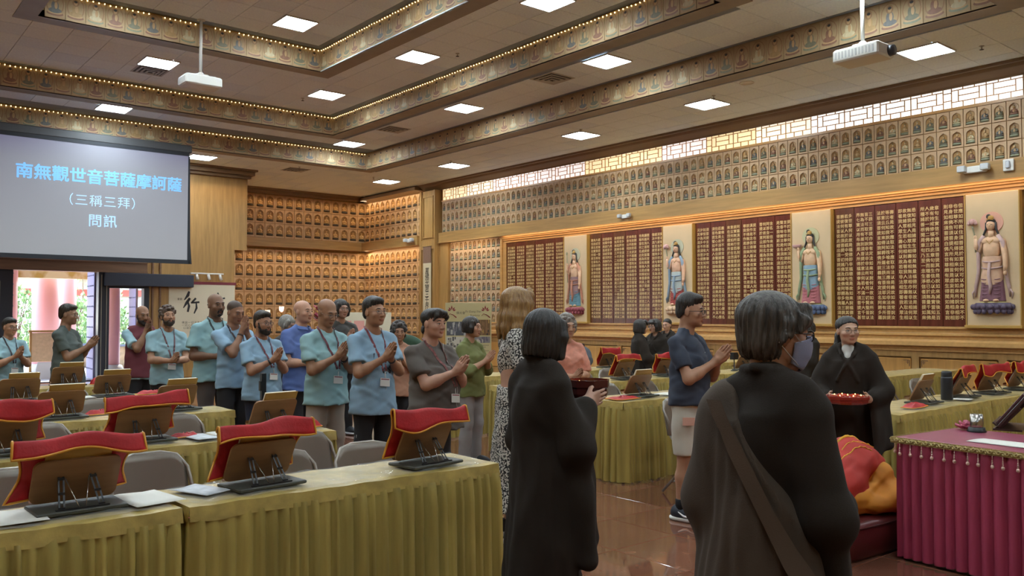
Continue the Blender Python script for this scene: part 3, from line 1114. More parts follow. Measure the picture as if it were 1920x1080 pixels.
t = thing('hanging_scroll', 'narrow white calligraphy scroll with a brown head on the pillar', 'scroll', (XW - .262, 20.48, 1.6))
MB().bbox(-.006, .006, -.20, .20, 0, 1.45, .002).build('paper', M('scroll paper', '#cfc3a2', .8), t)
MB().bbox(-.008, .006, -.20, .20, 1.45, 1.92, .002).build('silk_head', M('scroll silk', '#7f6250', .7, var=.12, scale=40), t)
MB().cyl((0, -.22, 1.93), (0, .22, 1.93), .014, n=8).build('hanger', WOODD, t)
text('brush_writing', '萬\n佛\n光\n慧\n三\n千\n界', .21, M('ink', '#2b2a2b', .7), t, (-.008, 0, .70), (R(90), 0, R(-90)), fat=.002, ls=.80, shear=.12)

# ---------------------------------------------------------------- back corner: gilt niches on two walls
wb = struct('wall_back', MB().box(8.2, XW + .2, YB, YB + .2, -.2, Z3 + .1).mesh('wall_back', WOOD), label='back wall covered in gilt niches')
for nm, z0, z1, zt, rows, n, x0 in (('upper', 3.88, Z3 - .1, 5.20, 3, 13, 9.87), ('lower', .5, 3.55, 3.54, 6, 14, 9.56)):
    b = MB()
    b.box(9.3, XW, YB - .035, YB, z0, z1)
    s = struct('trim_%d' % (12 if nm == 'upper' else 13), b.mesh('niche_field', WOOD), label=nm + ' rows of large gilt niches on the back wall')
    niches(s, (x0, YB - .048, zt), 'b', n, rows, .316, .435, NTG, [NBG])
    b = MB()
    b.box(XW - .035, XW, 20.9, YB, z0, z1)
    s = struct('trim_%d' % (14 if nm == 'upper' else 15), b.mesh('niche_field', WOOD), label=nm + ' rows of large gilt niches on the right wall corner')
    niches(s, (XW - .048, YB - .06, zt), 'r', 11, rows, .316, .435, NTG, [NBG])
b = MB()
b.box(9.3, XW, YB - .34, YB, 3.60, 3.87)
b.box(XW - .34, XW, 20.9, YB, 3.60, 3.87)
struct('trim_16', b.mesh('beam', WOODH), label='honey wood beam between upper and lower gilt niches')
b = MB()
CWM = MATS['crown wood']
b.box(8.8, XW, YB - .42, YB, Z3 - .06, Z3)
b.box(8.8, XW, YB - .34, YB, Z3 - .14, Z3 - .06)
b.box(XW - .42, XW, 20.9, YB, Z3 - .14, Z3 - .046)
struct('trim_17', b.mesh('crown_moulding', CWM), label='brown crown moulding above the gilt niches')

# ---------------------------------------------------------------- door wall with the entrance
DX0, DX1, DZ = 3.44, 5.21, 2.54       # double-door opening
SX0, SX1, SZ = 5.45, 6.24, 2.19       # glazed side leaf
b = MB()
y0, y1 = YD, YD + .25
b.box(-4, 1.2, y0, y1, -.2, Z3)
b.box(1.2, 6.35, y0, y1, 2.56, Z3)
b.box(6.35, 8.50, y0, y1, -.2, 3.25)
b.box(6.35, 8.83, y0, y1, 3.25, Z3)
b.box(8.30, 8.50, y1, YB, -.2, 3.25)
b.box(8.63, 8.83, y1, YB, 3.25, Z3)
b.box(8.3, 8.83, y1, YB, 3.2, 3.28)
wd = struct('wall_left', b.mesh('wall_left', WOOD), label='wooden entrance wall behind the screen')
b = MB()
b.box(-4, 8.98, YD - .34, YD, Z3 - .05, Z3)
b.box(-4, 8.93, YD - .26, YD, Z3 - .15, Z3 - .05)
b.box(-4, 8.88, YD - .12, YD, Z3 - .22, Z3 - .15)
struct('trim_18', b.mesh('crown_moulding', CWM), label='brown crown moulding on the entrance wall')
b = MB()
b.box(.6, 6.3, YD - .06, YD, 2.60, 2.86)
b.box(.6, 6.3, YD - .09, YD, 2.80, 2.84)
b.box(.6, 6.3, YD - .09, YD, 2.56, 2.60)
b.box(6.42, 6.46, YD - .04, YD, .0, 2.9)
b.box(6.6, 6.64, YD - .04, YD, .0, 2.9)
struct('trim_19', b.mesh('door_lintel', WOODD), label='brown lintel moulding over the entrance')
DOORK = M('dark bronze frame', '#262a35', .4)
b = MB()
b.box(5.21, 5.45, YD - .03, YD + .2, 0, 2.56)
b.box(5.45, 6.35, YD - .03, YD + .2, SZ, 2.56)
b.box(6.24, 6.36, YD - .03, YD + .2, 0, SZ)
b.box(3.02, DX0, YD - .03, YD + .2, 0, 2.56)
b.box(1.2, 3.02, YD - .03, YD + .2, 2.2, 2.56)
b.box(2.0, 2.1, YD - .03, YD + .2, 0, 2.2)
b.box(1.2, 1.3, YD - .03, YD + .2, 0, 2.2)
b.box(1.2, 6.36, YD - .03, YD + .2, -.006, .012)
dk = struct('door_1', b.mesh('door_frame', DOORK), label='dark entrance door frame standing open to daylight')
GLASS = M('clear glass', (.95, .98, 1), .02, trans=1.0)
MB().box(SX0, SX1, YD + .06, YD + .07, .012, SZ).build('glass_pane', GLASS, dk)
m = MB()
m.box(5.265, 5.28, YD - .04, YD - .03, .02, 2.5)
m.box(5.38, 5.395, YD - .04, YD - .03, .02, 2.5)
m.box(3.16, 3.19, YD - .04, YD - .03, .9, 2.3)
m.build('steel_edge', M('brushed steel', '#a9a79b', .3, metal=.6), dk)
MB().bbox(5.6, 5.95, YD - .08, YD - .03, 2.42, 2.46, .006).build('door_closer', M('closer grey', '#5d6270', .4), dk)
b = MB()
b.bbox(5.32, 7.40, YD - .16, YD - .035, 2.24, 2.55, .01)
o = b.build('air_curtain', M('air curtain case', '#2e3442', .45), None)
tag(o, 'long dark blue header unit over the glazed side door', 'air curtain')
# track light
t = thing('track_light', 'white three-head track light over the calligraphy banner', 'track light', (7.75, YD - .10, 2.58))
MB().bbox(-.42, .42, -.03, .03, 0, .035, .006).build('track', WHITE, t)
for k in (-1, 0, 1):
    MB().cyl((k * .30 + .03, 0, .0), (k * .30 + .05, -.03, -.14), .035, .04, 12).build('lamp_head', WHITE, t)
# calligraphy banner
t = thing('calligraphy_banner', 'white banner with black brush calligraphy and a maroon top edge', 'banner', (6.83, YD - .012, .92))
BW, BH = 1.68, 1.40
MB().box(0, BW, -.006, .006, 0, BH).build('paper', M('banner paper', '#d5c9ae', .8), t)
f = MB()
f.bbox(-.03, BW + .03, -.014, .008, BH, BH + .07, .004)
f.build('top_edge', M('maroon edge', '#7c2f3a', .6), t)
INK = MATS['ink']


def brush(pts, w, name='brush_stroke'):
    b = MB()
    P = [Vector(p) for p in pts]
    L = []
    for i, p in enumerate(P):
        d = (P[min(i + 1, len(P) - 1)] - P[max(i - 1, 0)]).normalized()
        n = Vector((-d.y, d.x))
        L.append((p + n * w[i] / 2, p - n * w[i] / 2))
    for i in range(len(P) - 1):
        b.add([(L[i][0].x, -.008, L[i][0].y), (L[i + 1][0].x, -.008, L[i + 1][0].y), (L[i + 1][1].x, -.008, L[i + 1][1].y), (L[i][1].x, -.008, L[i][1].y)], [(0, 1, 2, 3)])
    return b.build(name, INK, t)


U = .00124       # banner units: photograph strokes of the character for "walk", written with a broad brush
for pts, w in (([(.50, 1.22), (.47, 1.12), (.38, 1.00)], (.05, .075, .02)), ([(.52, 1.05), (.44, .93), (.36, .80)], (.06, .07, .02)), ([(.47, .97), (.50, .85), (.47, .70)], (.03, .06, .05)),
               ([(.67, 1.05), (.60, .97), (.55, .92)], (.05, .05, .03)), ([(.55, .93), (.66, .94), (.76, .95)], (.03, .045, .05)), ([(.68, .94), (.69, .80), (.63, .66)], (.03, .055, .03)),
               ([(1.12, 1.12), (1.04, .98), (.96, .87)], (.05, .05, .015)), ([(1.08, 1.02), (1.075, .88), (1.07, .72)], (.03, .04, .03)), ([(1.23, 1.20), (1.25, 1.12), (1.19, 1.07)], (.03, .07, .02)),
               ([(1.15, 1.0), (1.28, 1.03), (1.42, 1.06)], (.03, .04, .045)), ([(1.2, .92), (1.29, .94), (1.36, .95)], (.025, .03, .03)), ([(1.2, .83), (1.29, .85), (1.36, .86)], (.025, .03, .03)), ([(1.2, .74), (1.2, .62), (1.36, .63), (1.37, .75), (1.2, .74)], (.03, .03, .03, .03, .03))):
    brush(pts, w)
text('small_writing', '佛說一切法為度一切心若無\n一切心何用一切法心行慈悲\n口說好話身做好事存好心', .068, INK, t, (.78, -.008, .36), (R(90), 0, 0), cs=1.25, ls=1.0)
text('signature', '星雲', .06, INK, t, (.27, -.008, 1.02), (R(90), 0, 0))

# projection screen
t = thing('projection_screen', 'large hanging projection screen with blue Chinese text on grey', 'screen', (2.0, 19.15, 2.68))
SCRW, SCRH = 4.42, 2.50
MB().box(0, SCRW, -.004, .004, .09, SCRH - .08).build('screen_cloth', M('screen lit', '#8d8fa0', .8, emit=.0), t)
sc_lit = MATS['screen lit']
nt = sc_lit.node_tree
pb = nt.nodes['Principled BSDF']
tc = nt.nodes.new('ShaderNodeTexCoord')
sx = nt.nodes.new('ShaderNodeSeparateXYZ')
nt.links.new(tc.outputs['Object'], sx.inputs[0])
rp = nt.nodes.new('ShaderNodeValToRGB')
nt.links.new(sx.outputs['Z'], rp.inputs[0])
mr = nt.nodes.new('ShaderNodeMapRange')
mr.inputs['From Min'].default_value = 0
mr.inputs['From Max'].default_value = SCRH
nt.links.new(sx.outputs['Z'], mr.inputs[0])
nt.links.new(mr.outputs[0], rp.inputs[0])
rp.color_ramp.elements[0].color = (*lin('#a4a8ab'), 1)
rp.color_ramp.elements[0].position = .1
rp.color_ramp.elements[1].color = (*lin('#76729c'), 1)
rp.color_ramp.elements[1].position = .97
e = rp.color_ramp.elements.new(.80)
e.color = (*lin('#8f91a0'), 1)
nt.links.new(rp.outputs[0], pb.inputs['Emission Color'])
pb.inputs['Emission Strength'].default_value = .33
pb.inputs['Base Color'].default_value = (.20, .20, .215, 1)
f = MB()
f.box(-.06, SCRW + .06, -.01, .008, 0, .09)
f.box(-.06, SCRW + .02, -.01, .008, SCRH - .08, SCRH)
f.box(SCRW, SCRW + .035, -.01, .008, .09, SCRH - .08)
f.add([(SCRW + .035, -.01, SCRH), (SCRW + .035, -.01, .0), (SCRW + .10, -.01, .0), (SCRW + .06, -.01, .5)], [(0, 1, 2, 3)])
f.build('border', M('screen border', '#22252c', .7), t)
f = MB()
f.bbox(-.1, SCRW + .08, -.02, .08, SCRH - .01, SCRH + .17, .02)
f.build('case', M('screen case', '#3b3c3e', .5), t)
B1 = M('screen text blue', (.16, .40, .78), .8, emit=.55)
B2 = M('screen text pale blue', (.36, .55, .80), .8, emit=.5)
text('screen_title', '南無觀世音菩薩摩訶薩', .325, B1, t, (2.66, -.008, 1.73), (R(90), 0, 0), fat=.008, cs=1.0)
text('screen_line', '（三稱三拜）', .26, B2, t, (2.66, -.008, 1.235), (R(90), 0, 0), cs=1.12)
text('screen_line', '問訊', .28, B2, t, (2.66, -.008, .82), (R(90), 0, 0), cs=1.1, fat=.003)

# walls out of the picture that close the hall
struct('wall_front', MB().box(-4.2, XW + .2, -4.2, -4, -.2, Z3 + .1).mesh('wall_front', TAN), label='tan wall behind the camera')
struct('wall_side', MB().box(-4.2, -4, -4.2, YD + .2, -.2, Z3 + .1).mesh('wall_side', TAN), label='tan side wall left of the camera')
struct('ceiling', MB().box(-4.2, XW + .3, -4.2, YB + .3, Z0 + .2, Z0 + .3).mesh('roof', TBACK), label='roof slab above the coffers')

# ---------------------------------------------------------------- outside the door
PORCH = M('porch paving', '#b3b0ac', .6, var=.08, scale=3)
struct('ground', MB().box(-12, 8.3, YD + .2, 40, -.2, -.02).mesh('ground', PORCH), label='pale paving outside the entrance')
REDC = M('red lacquer column', '#c98f90', .4)  # lacquer red paled to pink, the outdoor glare put into its colour


def column(x, y, r, label):
    t = thing('porch_column', label, 'column', (x, y, -.02), 0, 'red porch columns')
    MB().cyl((0, 0, 0), (0, 0, 4.6), r, n=20).build('shaft', REDC, t)
    MB().lathe([(r * 1.5, 0), (r * 1.55, .1), (r * 1.3, .24), (r, .26)], 20).build('plinth', M('stone plinth', '#a5a29c', .7), t)


column(3.78, 24.4, .2, 'red porch column at the left edge of the doorway')
column(4.85, 25.6, .34, 'thick red porch column in the middle of the doorway')
column(5.70, 27.2, .24, 'red porch column behind the middle one')
column(6.08, 23.9, .20, 'red porch column seen through the glazed side door')
column(5.55, 30.5, .2, 'thin far porch column right of the doorway')
b = MB()
b.box(-3, 8.2, 24.6, 24.9, 2.50, 3.2)
o = b.build('porch_beam', M('painted porch beam', '#d8d2b4', .6, col2='#b9a45e', scale=2.2, sharp=(.5, .62)), None)
tag(o, 'painted porch beam with gold pattern above the doorway', 'beam')
# studded door leaves folded open
def studded(x, y, rz, w, label):
    t = thing('studded_door_leaf', label, 'door', (x, y, 0), rz)
    MB().bbox(0, w, -.03, .03, .012, 2.6, .008).build('leaf', M('lilac door paint', '#8c86a8', .5), t)  # lilac is the outdoor glare put into the leaf colour
    m = MB()
    for r in range(10):
        for k in range(5):
            m.ell((w * (k + .5) / 5, -.032, .25 + .25 * r), (.02, .018, .02), 7, 4)
            m.ell((w * (k + .5) / 5, .032, .25 + .25 * r), (.02, .018, .02), 7, 4)
    m.build('stud', M('door stud', '#6d6a80', .4), t)['kind'] = 'stuff'
    MB().tube([(w - .1 + .05 * math.cos(a * PI / 8), -.05, 1.05 + .09 * math.sin(a * PI / 8)) for a in range(16)], .012, 6, closed=True).build('ring_handle', BLACK, t)


studded(5.21, YD + .27, R(87), .85, 'studded pale door leaf folded open at the right of the doorway')
studded(3.46, YD + .27, R(86), .8, 'studded pale door leaf folded open at the left of the doorway')
studded(6.50, YD + 1.5, R(88), .7, 'studded pale door leaf seen through the glazed side door')
# pavilion with a tiled roof across the court
t = thing('pavilion', 'white walled pavilion with a grey tiled roof across the court', 'building', (7.4, 36, -.02))
MB().box(-1.8, 4, -.2, 3, 0, 3.0).build('wall', M('white render', '#d7d4cc', .8), t)
b = MB()
b.box(-2.3, 4.4, -.9, 3.2, 3.0, 3.12)
ev = b.build('eave', M('eave red', '#9c4a3c', .6), t)
RT = M('roof tile grey', '#5f6571', .6)
rtm = MB().grid(lambda u, v: (.11 * math.cos(PI * u), .6 * v, .07 * math.sin(PI * u)), 6, 1).mesh('roof_tile', RT)
for i in range(26):
    for r in range(4):
        o = obj('roof_tile', rtm, ev, (-2.2 + .25 * i, -.95 + .52 * r, 3.12 + .36 * r))
        o.rotation_euler = (R(35), 0, 0)
b = MB()
b.prism([(-.95, 3.1), (-.95, 3.14), (1.15, 4.55), (3.2, 3.1)], -2.3, 4.4, 'x')
b.build('roof_bed', RT, t)
MB().box(-1.9, 4, -.35, -.2, 2.3, 2.55).build('tie_beam', M('eave red', '#9c4a3c', .6), t)
tag(MB().box(-14, 3.8, 33, 33.3, 1.9, 3.9).box(-14, 3.8, 33, 33.3, -.02, .6).build('court_wall', MATS['white render'], None), 'white court wall beyond the shrubs', 'wall')


def shrub(x, y, h, r, n, seed, label):
    rg = random.Random(seed)
    t = thing('shrub', label, 'shrub', (x, y, -.02), 0, 'green shrubs outside the door')
    st_ = MB()
    for k in range(5):
        a = rg.uniform(0, 6.28)
        st_.tube([(0, 0, 0), (.3 * r * math.cos(a), .3 * r * math.sin(a), h * .5), (.6 * r * math.cos(a), .6 * r * math.sin(a), h * .85)], [.03, .02, .008], 5)
    st_.build('stem', M('stem brown', '#5d4a35', .8), t)
    m = MB()
    for k in range(n):
        a, b_, c = rg.uniform(0, 6.28), rg.uniform(-1, 1), rg.uniform(.6, 1) ** .5
        q = math.sqrt(1 - b_ * b_)
        p = Vector((r * c * q * math.cos(a), r * c * q * math.sin(a), h * .55 + h * .45 * c * b_))
        T = Matrix.Translation(p) @ Euler((rg.uniform(-1, 1), rg.uniform(-1, 1), rg.uniform(0, 6.28))).to_matrix().to_4x4()
        L, w = rg.uniform(.10, .19), rg.uniform(.03, .05)
        m.add([(0, 0, 0), (w, 0, L * .4), (0, .02, L), (-w, 0, L * .4)], [(0, 1, 2, 3)], rg.randrange(2), False, T)
    m.build('foliage', [M('leaf green', '#6a8a56', .55), M('leaf light', '#8fae72', .55)], t)['kind'] = 'stuff'


shrub(4.75, 29.6, 2.4, .75, 1500, 1, 'tall leafy shrub at the left of the doorway')
shrub(6.6, 31.0, 2.2, .8, 1400, 2, 'leafy shrub behind the man in the doorway')
shrub(7.3, 29.5, 2.1, .7, 1300, 3, 'leafy shrub seen through the glazed side door')
shrub(7.6, 33.6, 5.2, 1.3, 1500, 4, 'tall treelike shrub above the pavilion eave')
# notice board outside
t = thing('notice_board', 'wooden notice board on legs behind the man in the doorway', 'sign', (4.46, 23.3, -.02))
MB().bbox(-.35, .35, -.02, .02, .42, 1.13, .006).build('board', M('notice paper', '#c7a982', .7, var=.1, scale=14), t)
for s_ in (-1, 1):
    MB().box(s_ * .37 - .025, s_ * .37 + .025, -.03, .03, 0, 1.14).build('post', WOOD, t)
MB().box(-.42, .42, -.04, .04, 1.14, 1.19).build('top_rail', WOOD, t)
MB().prism([(-.3, 0), (.3, 0), (.22, .41), (-.22, .41)], -.05, -.04, 'y').build('skirt_cloth', M('white cloth', '#d2cfc8', .8), t)
for i, (x, y) in enumerate(((6.45, 27.7), (6.95, 26.2))):
    t = thing('stone_planter', ('pale stone planter with a blue rim in the doorway', 'pale stone planter behind the glazed side door')[i], 'planter', (x, y, -.02))
    MB().lathe([(.28, 0), (.42, .2), (.44, .5), (.36, .62), (.40, .68), (.33, .68), (.3, .6), (0, .6)], 16).build('pot', M('planter stone', '#b7a78c', .7, var=.15, scale=9), t)
    MB().lathe([(.405, .66), (.415, .70), (.34, .70)], 16, caps=False).build('rim', M('blue glaze', '#6f87a8', .3), t)

# ---------------------------------------------------------------- tables in gold skirts
GOLD1 = M('gold satin skirt', '#a6934f', .36, var=.25, scale=14, stretch=(1, 1, .06), bump=.08, bscale=120, bstretch=(1, 1, .15))  # vertical streaks put light and dark of the pleats into the colour
GOLD2 = M('gold brocade top', '#b39c58', .36, var=.25, scale=11, bump=.2, bscale=40, detail=5)
PLAST = M('clear plastic sheet', (.9, .9, .88), .12, alpha=.16, bump=.35, bscale=7)
LEGM = M('table leg grey', '#6d6a62', .5)


def skirt_mesh(L, D, h0, h1, seed, back=True, free=(False, False)):
    """pleated skirt hung round a table: irregular knife pleats along front and both ends"""
    rg = random.Random(seed)
    path = [((0, D), (0, 0)), ((0, 0), (L, 0)), ((L, 0), (L, D))] + ([((L, D), (0, D))] if back else [])
    nrm = [(-1, 0), (0, -1), (1, 0), (0, 1)]
    top, bot = [], []
    for (a, b), n in zip(path, nrm):
        l = math.hypot(b[0] - a[0], b[1] - a[1])
        s = .012
        ux, uy = (b[0] - a[0]) / l, (b[1] - a[1]) / l
        while s < l - .01:
            w = rg.uniform(.035, .085)
            am = rg.uniform(.022, .055) * (1 if n[0] == 0 or free[0 if n[0] < 0 else 1] else .35)
            for ds, o in ((0, 0), (w * .25, am * .9), (w * .7, am), (w * .85, am * .25)):
                q = min(s + ds, l - .004)
                top.append((a[0] + ux * q + n[0] * (.004 + o * .35), a[1] + uy * q + n[1] * (.004 + o * .35)))
                k = .006 + o * 1.1 + rg.uniform(0, .004)
                bot.append((a[0] + ux * q + n[0] * k, a[1] + uy * q + n[1] * k))
            s += w
    N = len(top)
    b = MB()
    rows = [(h1, 0), (h1 - .03, .35), (h1 - .12, .7), (h0 + .2, 1), (h0, 1.15)]
    vs = []
    for z, t in rows:
        for i in range(N):
            vs.append((top[i][0] + (bot[i][0] - top[i][0]) * t, top[i][1] + (bot[i][1] - top[i][1]) * t, z))
    fs = []
    for r in range(len(rows) - 1):
        for i in range(N - 1 if not back else N):
            j = (i + 1) % N
            fs.append((r * N + j, r * N + i, (r + 1) * N + i, (r + 1) * N + j))
    b.add(vs, fs, 0, True)
    return b


def table(x0, x1, y0, y1, label, seed, group, free=(False, False)):
    L, D = x1 - x0, y1 - y0
    t = thing('skirted_table', label, 'table', (x0, y0, 0), 0, group)
    skirt_mesh(L, D, .015, .70, seed, False, free).build('skirt', GOLD1, t)
    rg = random.Random(seed + 50)
    e = .008
    b = MB()
    ph = [rg.uniform(0, 6) for _ in range(6)]

    def top(u, v):
        x, y = -e + (L + 2 * e) * u, -e + (D + 2 * e) * v
        return (x, y, .745 + .0025 * math.sin(9 * x + ph[0]) * math.sin(13 * y + ph[1]) + .002 * math.sin(31 * x + 17 * y + ph[2]))
    b.grid(top, 40, 10)
    # short overhang with a hem
    def wall(p, q, n):
        def f(u, v):
            x, y = p[0] + (q[0] - p[0]) * u, p[1] + (q[1] - p[1]) * u
            z = .745 + .0025 * math.sin(9 * x + ph[0]) * math.sin(13 * y + ph[1]) + .002 * math.sin(31 * x + 17 * y + ph[2])
            o = .004 * math.sin(24 * (x + y) + ph[3]) * v + .010 * v
            return (x + n[0] * o, y + n[1] * o, z - .062 * v + .003 * math.sin(17 * (x + y) + ph[4]) * v)
        b.grid(f, 36, 3)
    wall((L + e, -e), (-e, -e), (0, -1))
    wall((-e, -e), (-e, D + e), (-1, 0))
    wall((L + e, D + e), (L + e, -e), (1, 0))
    wall((-e, D + e), (L + e, D + e), (0, 1))
    b.build('table_cloth', GOLD2, t)
    MB().box(.01, L - .01, .01, D - .01, .71, .735).build('table_board', LEGM, t)
    for i in (0, 1):
        for j in (0, 1):
            MB().cyl((.06 + i * (L - .12), .06 + j * (D - .12), 0), (.06 + i * (L - .12), .06 + j * (D - .12), .71), .014, n=8).build('leg', LEGM, t)
    # loose plastic protector, wrinkled
    p = MB()

    def pf(u, v):
        x, y = .02 + (L - .04) * u, .015 + (D - .03) * v
        return (x, y, .7535 + .004 * abs(math.sin(7 * x + ph[5] + 2 * y)) ** 6 + .0015 * math.sin(40 * x + 25 * y))
    p.grid(pf, 60, 12)
    p.build('plastic_cover', PLAST, t)
    return t


G = 'gold skirted tables in rows'
rows = [(3.60, 'front'), (5.33, 'second'), (7.00, 'third'), (8.66, 'fourth'), (10.3, 'fifth')]
for k, (y, nm) in enumerate(rows):
    xa, xb = 1.235, 2.87
    if k >= 3:
        xa = 1.1
    table(xa, xb - .06 * k, y, y + .43, 'gold skirted table at the aisle end of the %s row on the left' % nm, 10 + k, G, (False, True))
    table(xa - 1.66, xa - .045, y, y + .43, 'gold skirted table at the left end of the %s row, cut by the frame' % nm, 20 + k, G)
for k, (y, x, nm) in enumerate(((5.34, 5.74, 'second'), (7.02, 5.95, 'third'), (8.7, 6.1, 'fourth'), (3.27, 6.75, 'front'))):
    for j in range(4 if nm != 'front' else 3):
        table(x + 1.80 * j, x + 1.80 * j + 1.755, y, y + .56, 'gold skirted table in the %s row on the right, %s' % (nm, ('at the aisle', 'second from the aisle', 'third from the aisle', 'fourth from the aisle')[j]), 40 + k * 5 + j, G, (j == 0, False))

# ---------------------------------------------------------------- folding chairs
CHM = M('taupe steel', '#7d7469', .38, metal=.25, var=.05, scale=3)
CHT = M('taupe tube', '#8d857a', .3, metal=.5)
SEATR = M('red vinyl seat', '#9c3a35', .45)


def make_chair():
    """folding chair facing -Y, origin on the floor under the seat"""
    t = thing('folding_chair', 'taupe folding chair', 'chair')
    b = MB()

    def back(u, v):
        w = .205 - .012 * v
        x = (u * 2 - 1) * w
        r = max(0, abs(x) / w - .55) / .45
        z = .50 + .30 * v - .085 * r ** 2.2 * v - .015 * (1 - v) * (1 - (x / w) ** 2)
        y = .235 + .055 * v + .035 * (1 - (x / w) ** 2)
        return (x, y, z)
    b.slab(back, 20, 8, .012)
    b.build('backrest', CHM, t)
    fr_ = [(-.21, .21, .50), (-.207, .232, .62), (-.20, .285, .715), (-.15, .315, .782), (-.07, .33, .800), (.07, .33, .800), (.15, .315, .782), (.20, .285, .715), (.207, .232, .62), (.21, .21, .50)]
    MB().tube(fr_, .0115, 8).build('back_frame', CHT, t)
    for s in (-1, 1):
        MB().tube([(s * .21, .21, .50), (s * .215, .05, .33), (s * .22, -.20, .012)], .0115, 8).build('leg', CHT, t)
        MB().tube([(s * .19, -.10, .43), (s * .195, .08, .25), (s * .20, .30, .012)], .0115, 8).build('leg', CHT, t)
    MB().tube([(-.218, -.13, .10), (.218, -.13, .10)], .008, 6).build('stretcher', CHT, t)
    MB().tube([(-.198, .22, .10), (.198, .22, .10)], .008, 6).build('stretcher', CHT, t)
    s = MB()
    s.bbox(-.20, .20, -.19, .19, .425, .445, .01)
    s.build('seat', CHM, t)
    MB().bbox(-.185, .185, -.175, .175, .445, .462, .008).build('seat_pad', SEATR, t)
    return t


chair0 = make_chair()
used = False


def place_chair(x, y, rz, label):
    global used
    if not used:
        used = True
        chair0.location = (x, y, 0)
        chair0.rotation_euler = (0, 0, rz)
        chair0['label'] = label
        chair0['group'] = 'taupe folding chairs between the tables'
        return chair0
    return dup(chair0, (x, y, 0), rz, label, 'taupe folding chairs between the tables')


# (x, y of the back's top edge) are given; the seat lies in front of it
for x, yb, rz, lb in ((.74, 4.72, 0, 'folding chair behind the front row at the left edge'), (1.42, 4.78, .04, 'folding chair behind the leftmost red cloth stand of the front row'), (1.95, 4.42, -.1, 'folding chair pushed low behind the front row, left of its middle stand'), (2.50, 4.38, .02, 'folding chair pushed low behind the middle stand of the front row'),
                      (1.20, 6.55, 0, 'folding chair behind the second row, left of the red cloth stand'), (2.08, 6.50, -.05, 'folding chair behind the second row, right of the red cloth stand'), (2.42, 5.02, .05, 'folding chair standing back behind the middle red cloth stand of the front row'),
                      (1.10, 8.15, 0, 'folding chair behind the third row at the left'), (1.98, 8.10, .03, 'folding chair behind the third row, middle one'), (2.05, 9.8, 0, 'folding chair behind the fourth row'),
                      (5.98, 4.93, .12, 'folding chair with a red seat at the aisle end of the right second row'), (7.3, 6.45, .1, 'folding chair behind the right second row, beside the aisle stand'), (6.62, 6.5, -.12, 'folding chair half hidden by the tray of the robed woman'), (8.0, 8.2, .1, 'folding chair behind the right third row, third from the aisle'), (8.5, 8.2, 0, 'folding chair behind the right third row, fourth from the aisle'),
                      (9.9, 4.6, -.1, 'folding chair behind the right front row, farther from the aisle'), (9.0, 4.5, .2, 'folding chair between the tray bearer and the open book stand'), (9.6, 6.5, 0, 'folding chair behind the right second row, far along'), (11.3, 6.4, .1, 'folding chair near the wainscot in the right second row')):
    place_chair(x, yb - .32, rz, lb)

# ---------------------------------------------------------------- book stands, books, red cloths
SWOOD = M('stand board wood', '#8a6440', .5, var=.14, scale=4, stretch=(1, 6, 6))
SBASE = M('stand base', '#3f4039', .5)
BRACE = M('stand brace', '#19191b', .45)
WIRE = M('steel wire', '#b9b6ac', .25, metal=.9)
COVER = M('book cover', '#b18a44', .55, var=.12, scale=5)
PAGES = M('book pages', '#d8cfb6', .8)
RED = M('red brocade', '#ab2226', .55, var=.18, scale=14, bump=.15, bscale=70, spec=.3)
HEM = M('yellow hem', '#d08e25', .5)
TL_ = R(28)        # lean of the board towards -Y


def pt(x, s, d=0.0):
    """point on the board plane: x across, s up the board, d behind it (towards +Y)"""
    return (x, .06 - math.sin(TL_) * s + math.cos(TL_) * d, .024 + math.cos(TL_) * s + math.sin(TL_) * d)


def round_rect(w, h, r, n=5):
    P = []
    for cx, cz, a0 in ((w / 2 - r, r, -90), (w / 2 - r, h - r, 0), (-w / 2 + r, h - r, 90), (-w / 2 + r, r, 180)):
        for k in range(n + 1):
            a = R(a0 + 90 * k / n)
            P.append((cx + r * math.cos(a), cz + r * math.sin(a)))
    return P


def make_stand(label):
    t = thing('book_stand', label, 'book stand')
    MB().bbox(-.17, .17, -.115, .105, 0, .016, .004).build('base', SBASE, t)
    P = round_rect(.33, .205, .035)
    b = MB()
    n = len(P)
    vs = [pt(x, s, 0) for x, s in P] + [pt(x, s, .011) for x, s in P]
    b.add(vs, [(i, (i + 1) % n, n + (i + 1) % n, n + i) for i in range(n)] + [tuple(range(n)), tuple(range(2 * n - 1, n - 1, -1))])
    b.build('board', SWOOD, t)
    lg = MB()
    lg.add([pt(-.16, 0, .011), pt(.16, 0, .011), pt(.16, 0, .055), pt(-.16, 0, .055), pt(-.16, .02, .055), pt(.16, .02, .055)], [(0, 1, 2, 3), (3, 2, 5, 4)])
    lg.build('book_ledge', SWOOD, t)
    for s in (-1, 1):
        br = MB()
        a, c = Vector((s * .075, -.085, .016)), Vector(pt(s * .06, .125, -.004))
        d = c - a
        for o in (-.009, .009):
            q = [a + Vector((o - .0035, 0, 0)), a + Vector((o + .0035, 0, 0)), c + Vector((o + .0035, 0, 0)), c + Vector((o - .0035, 0, 0))]
            up = Vector((0, .005, .003))
            br.add([tuple(p) for p in q] + [tuple(p + up) for p in q], [(0, 1, 2, 3), (7, 6, 5, 4), (0, 4, 5, 1), (1, 5, 6, 2), (2, 6, 7, 3), (3, 7, 4, 0)])
        for f in (.05, .5, .95):
            m = a + d * f
            br.cbox((m.x, m.y, m.z), (.024, .008, .01))
        br.build('brace', BRACE, t)
        MB().tube([pt(s * .045, .12, -.006), (s * .012, -.09, .020)], .0022, 5).build('wire', WIRE, t)
    cl = MB()
    cl.box(-.10, .10, -.10, -.085, .016, .022)
    cl.build('hinge_bar', BRACE, t)
    return t


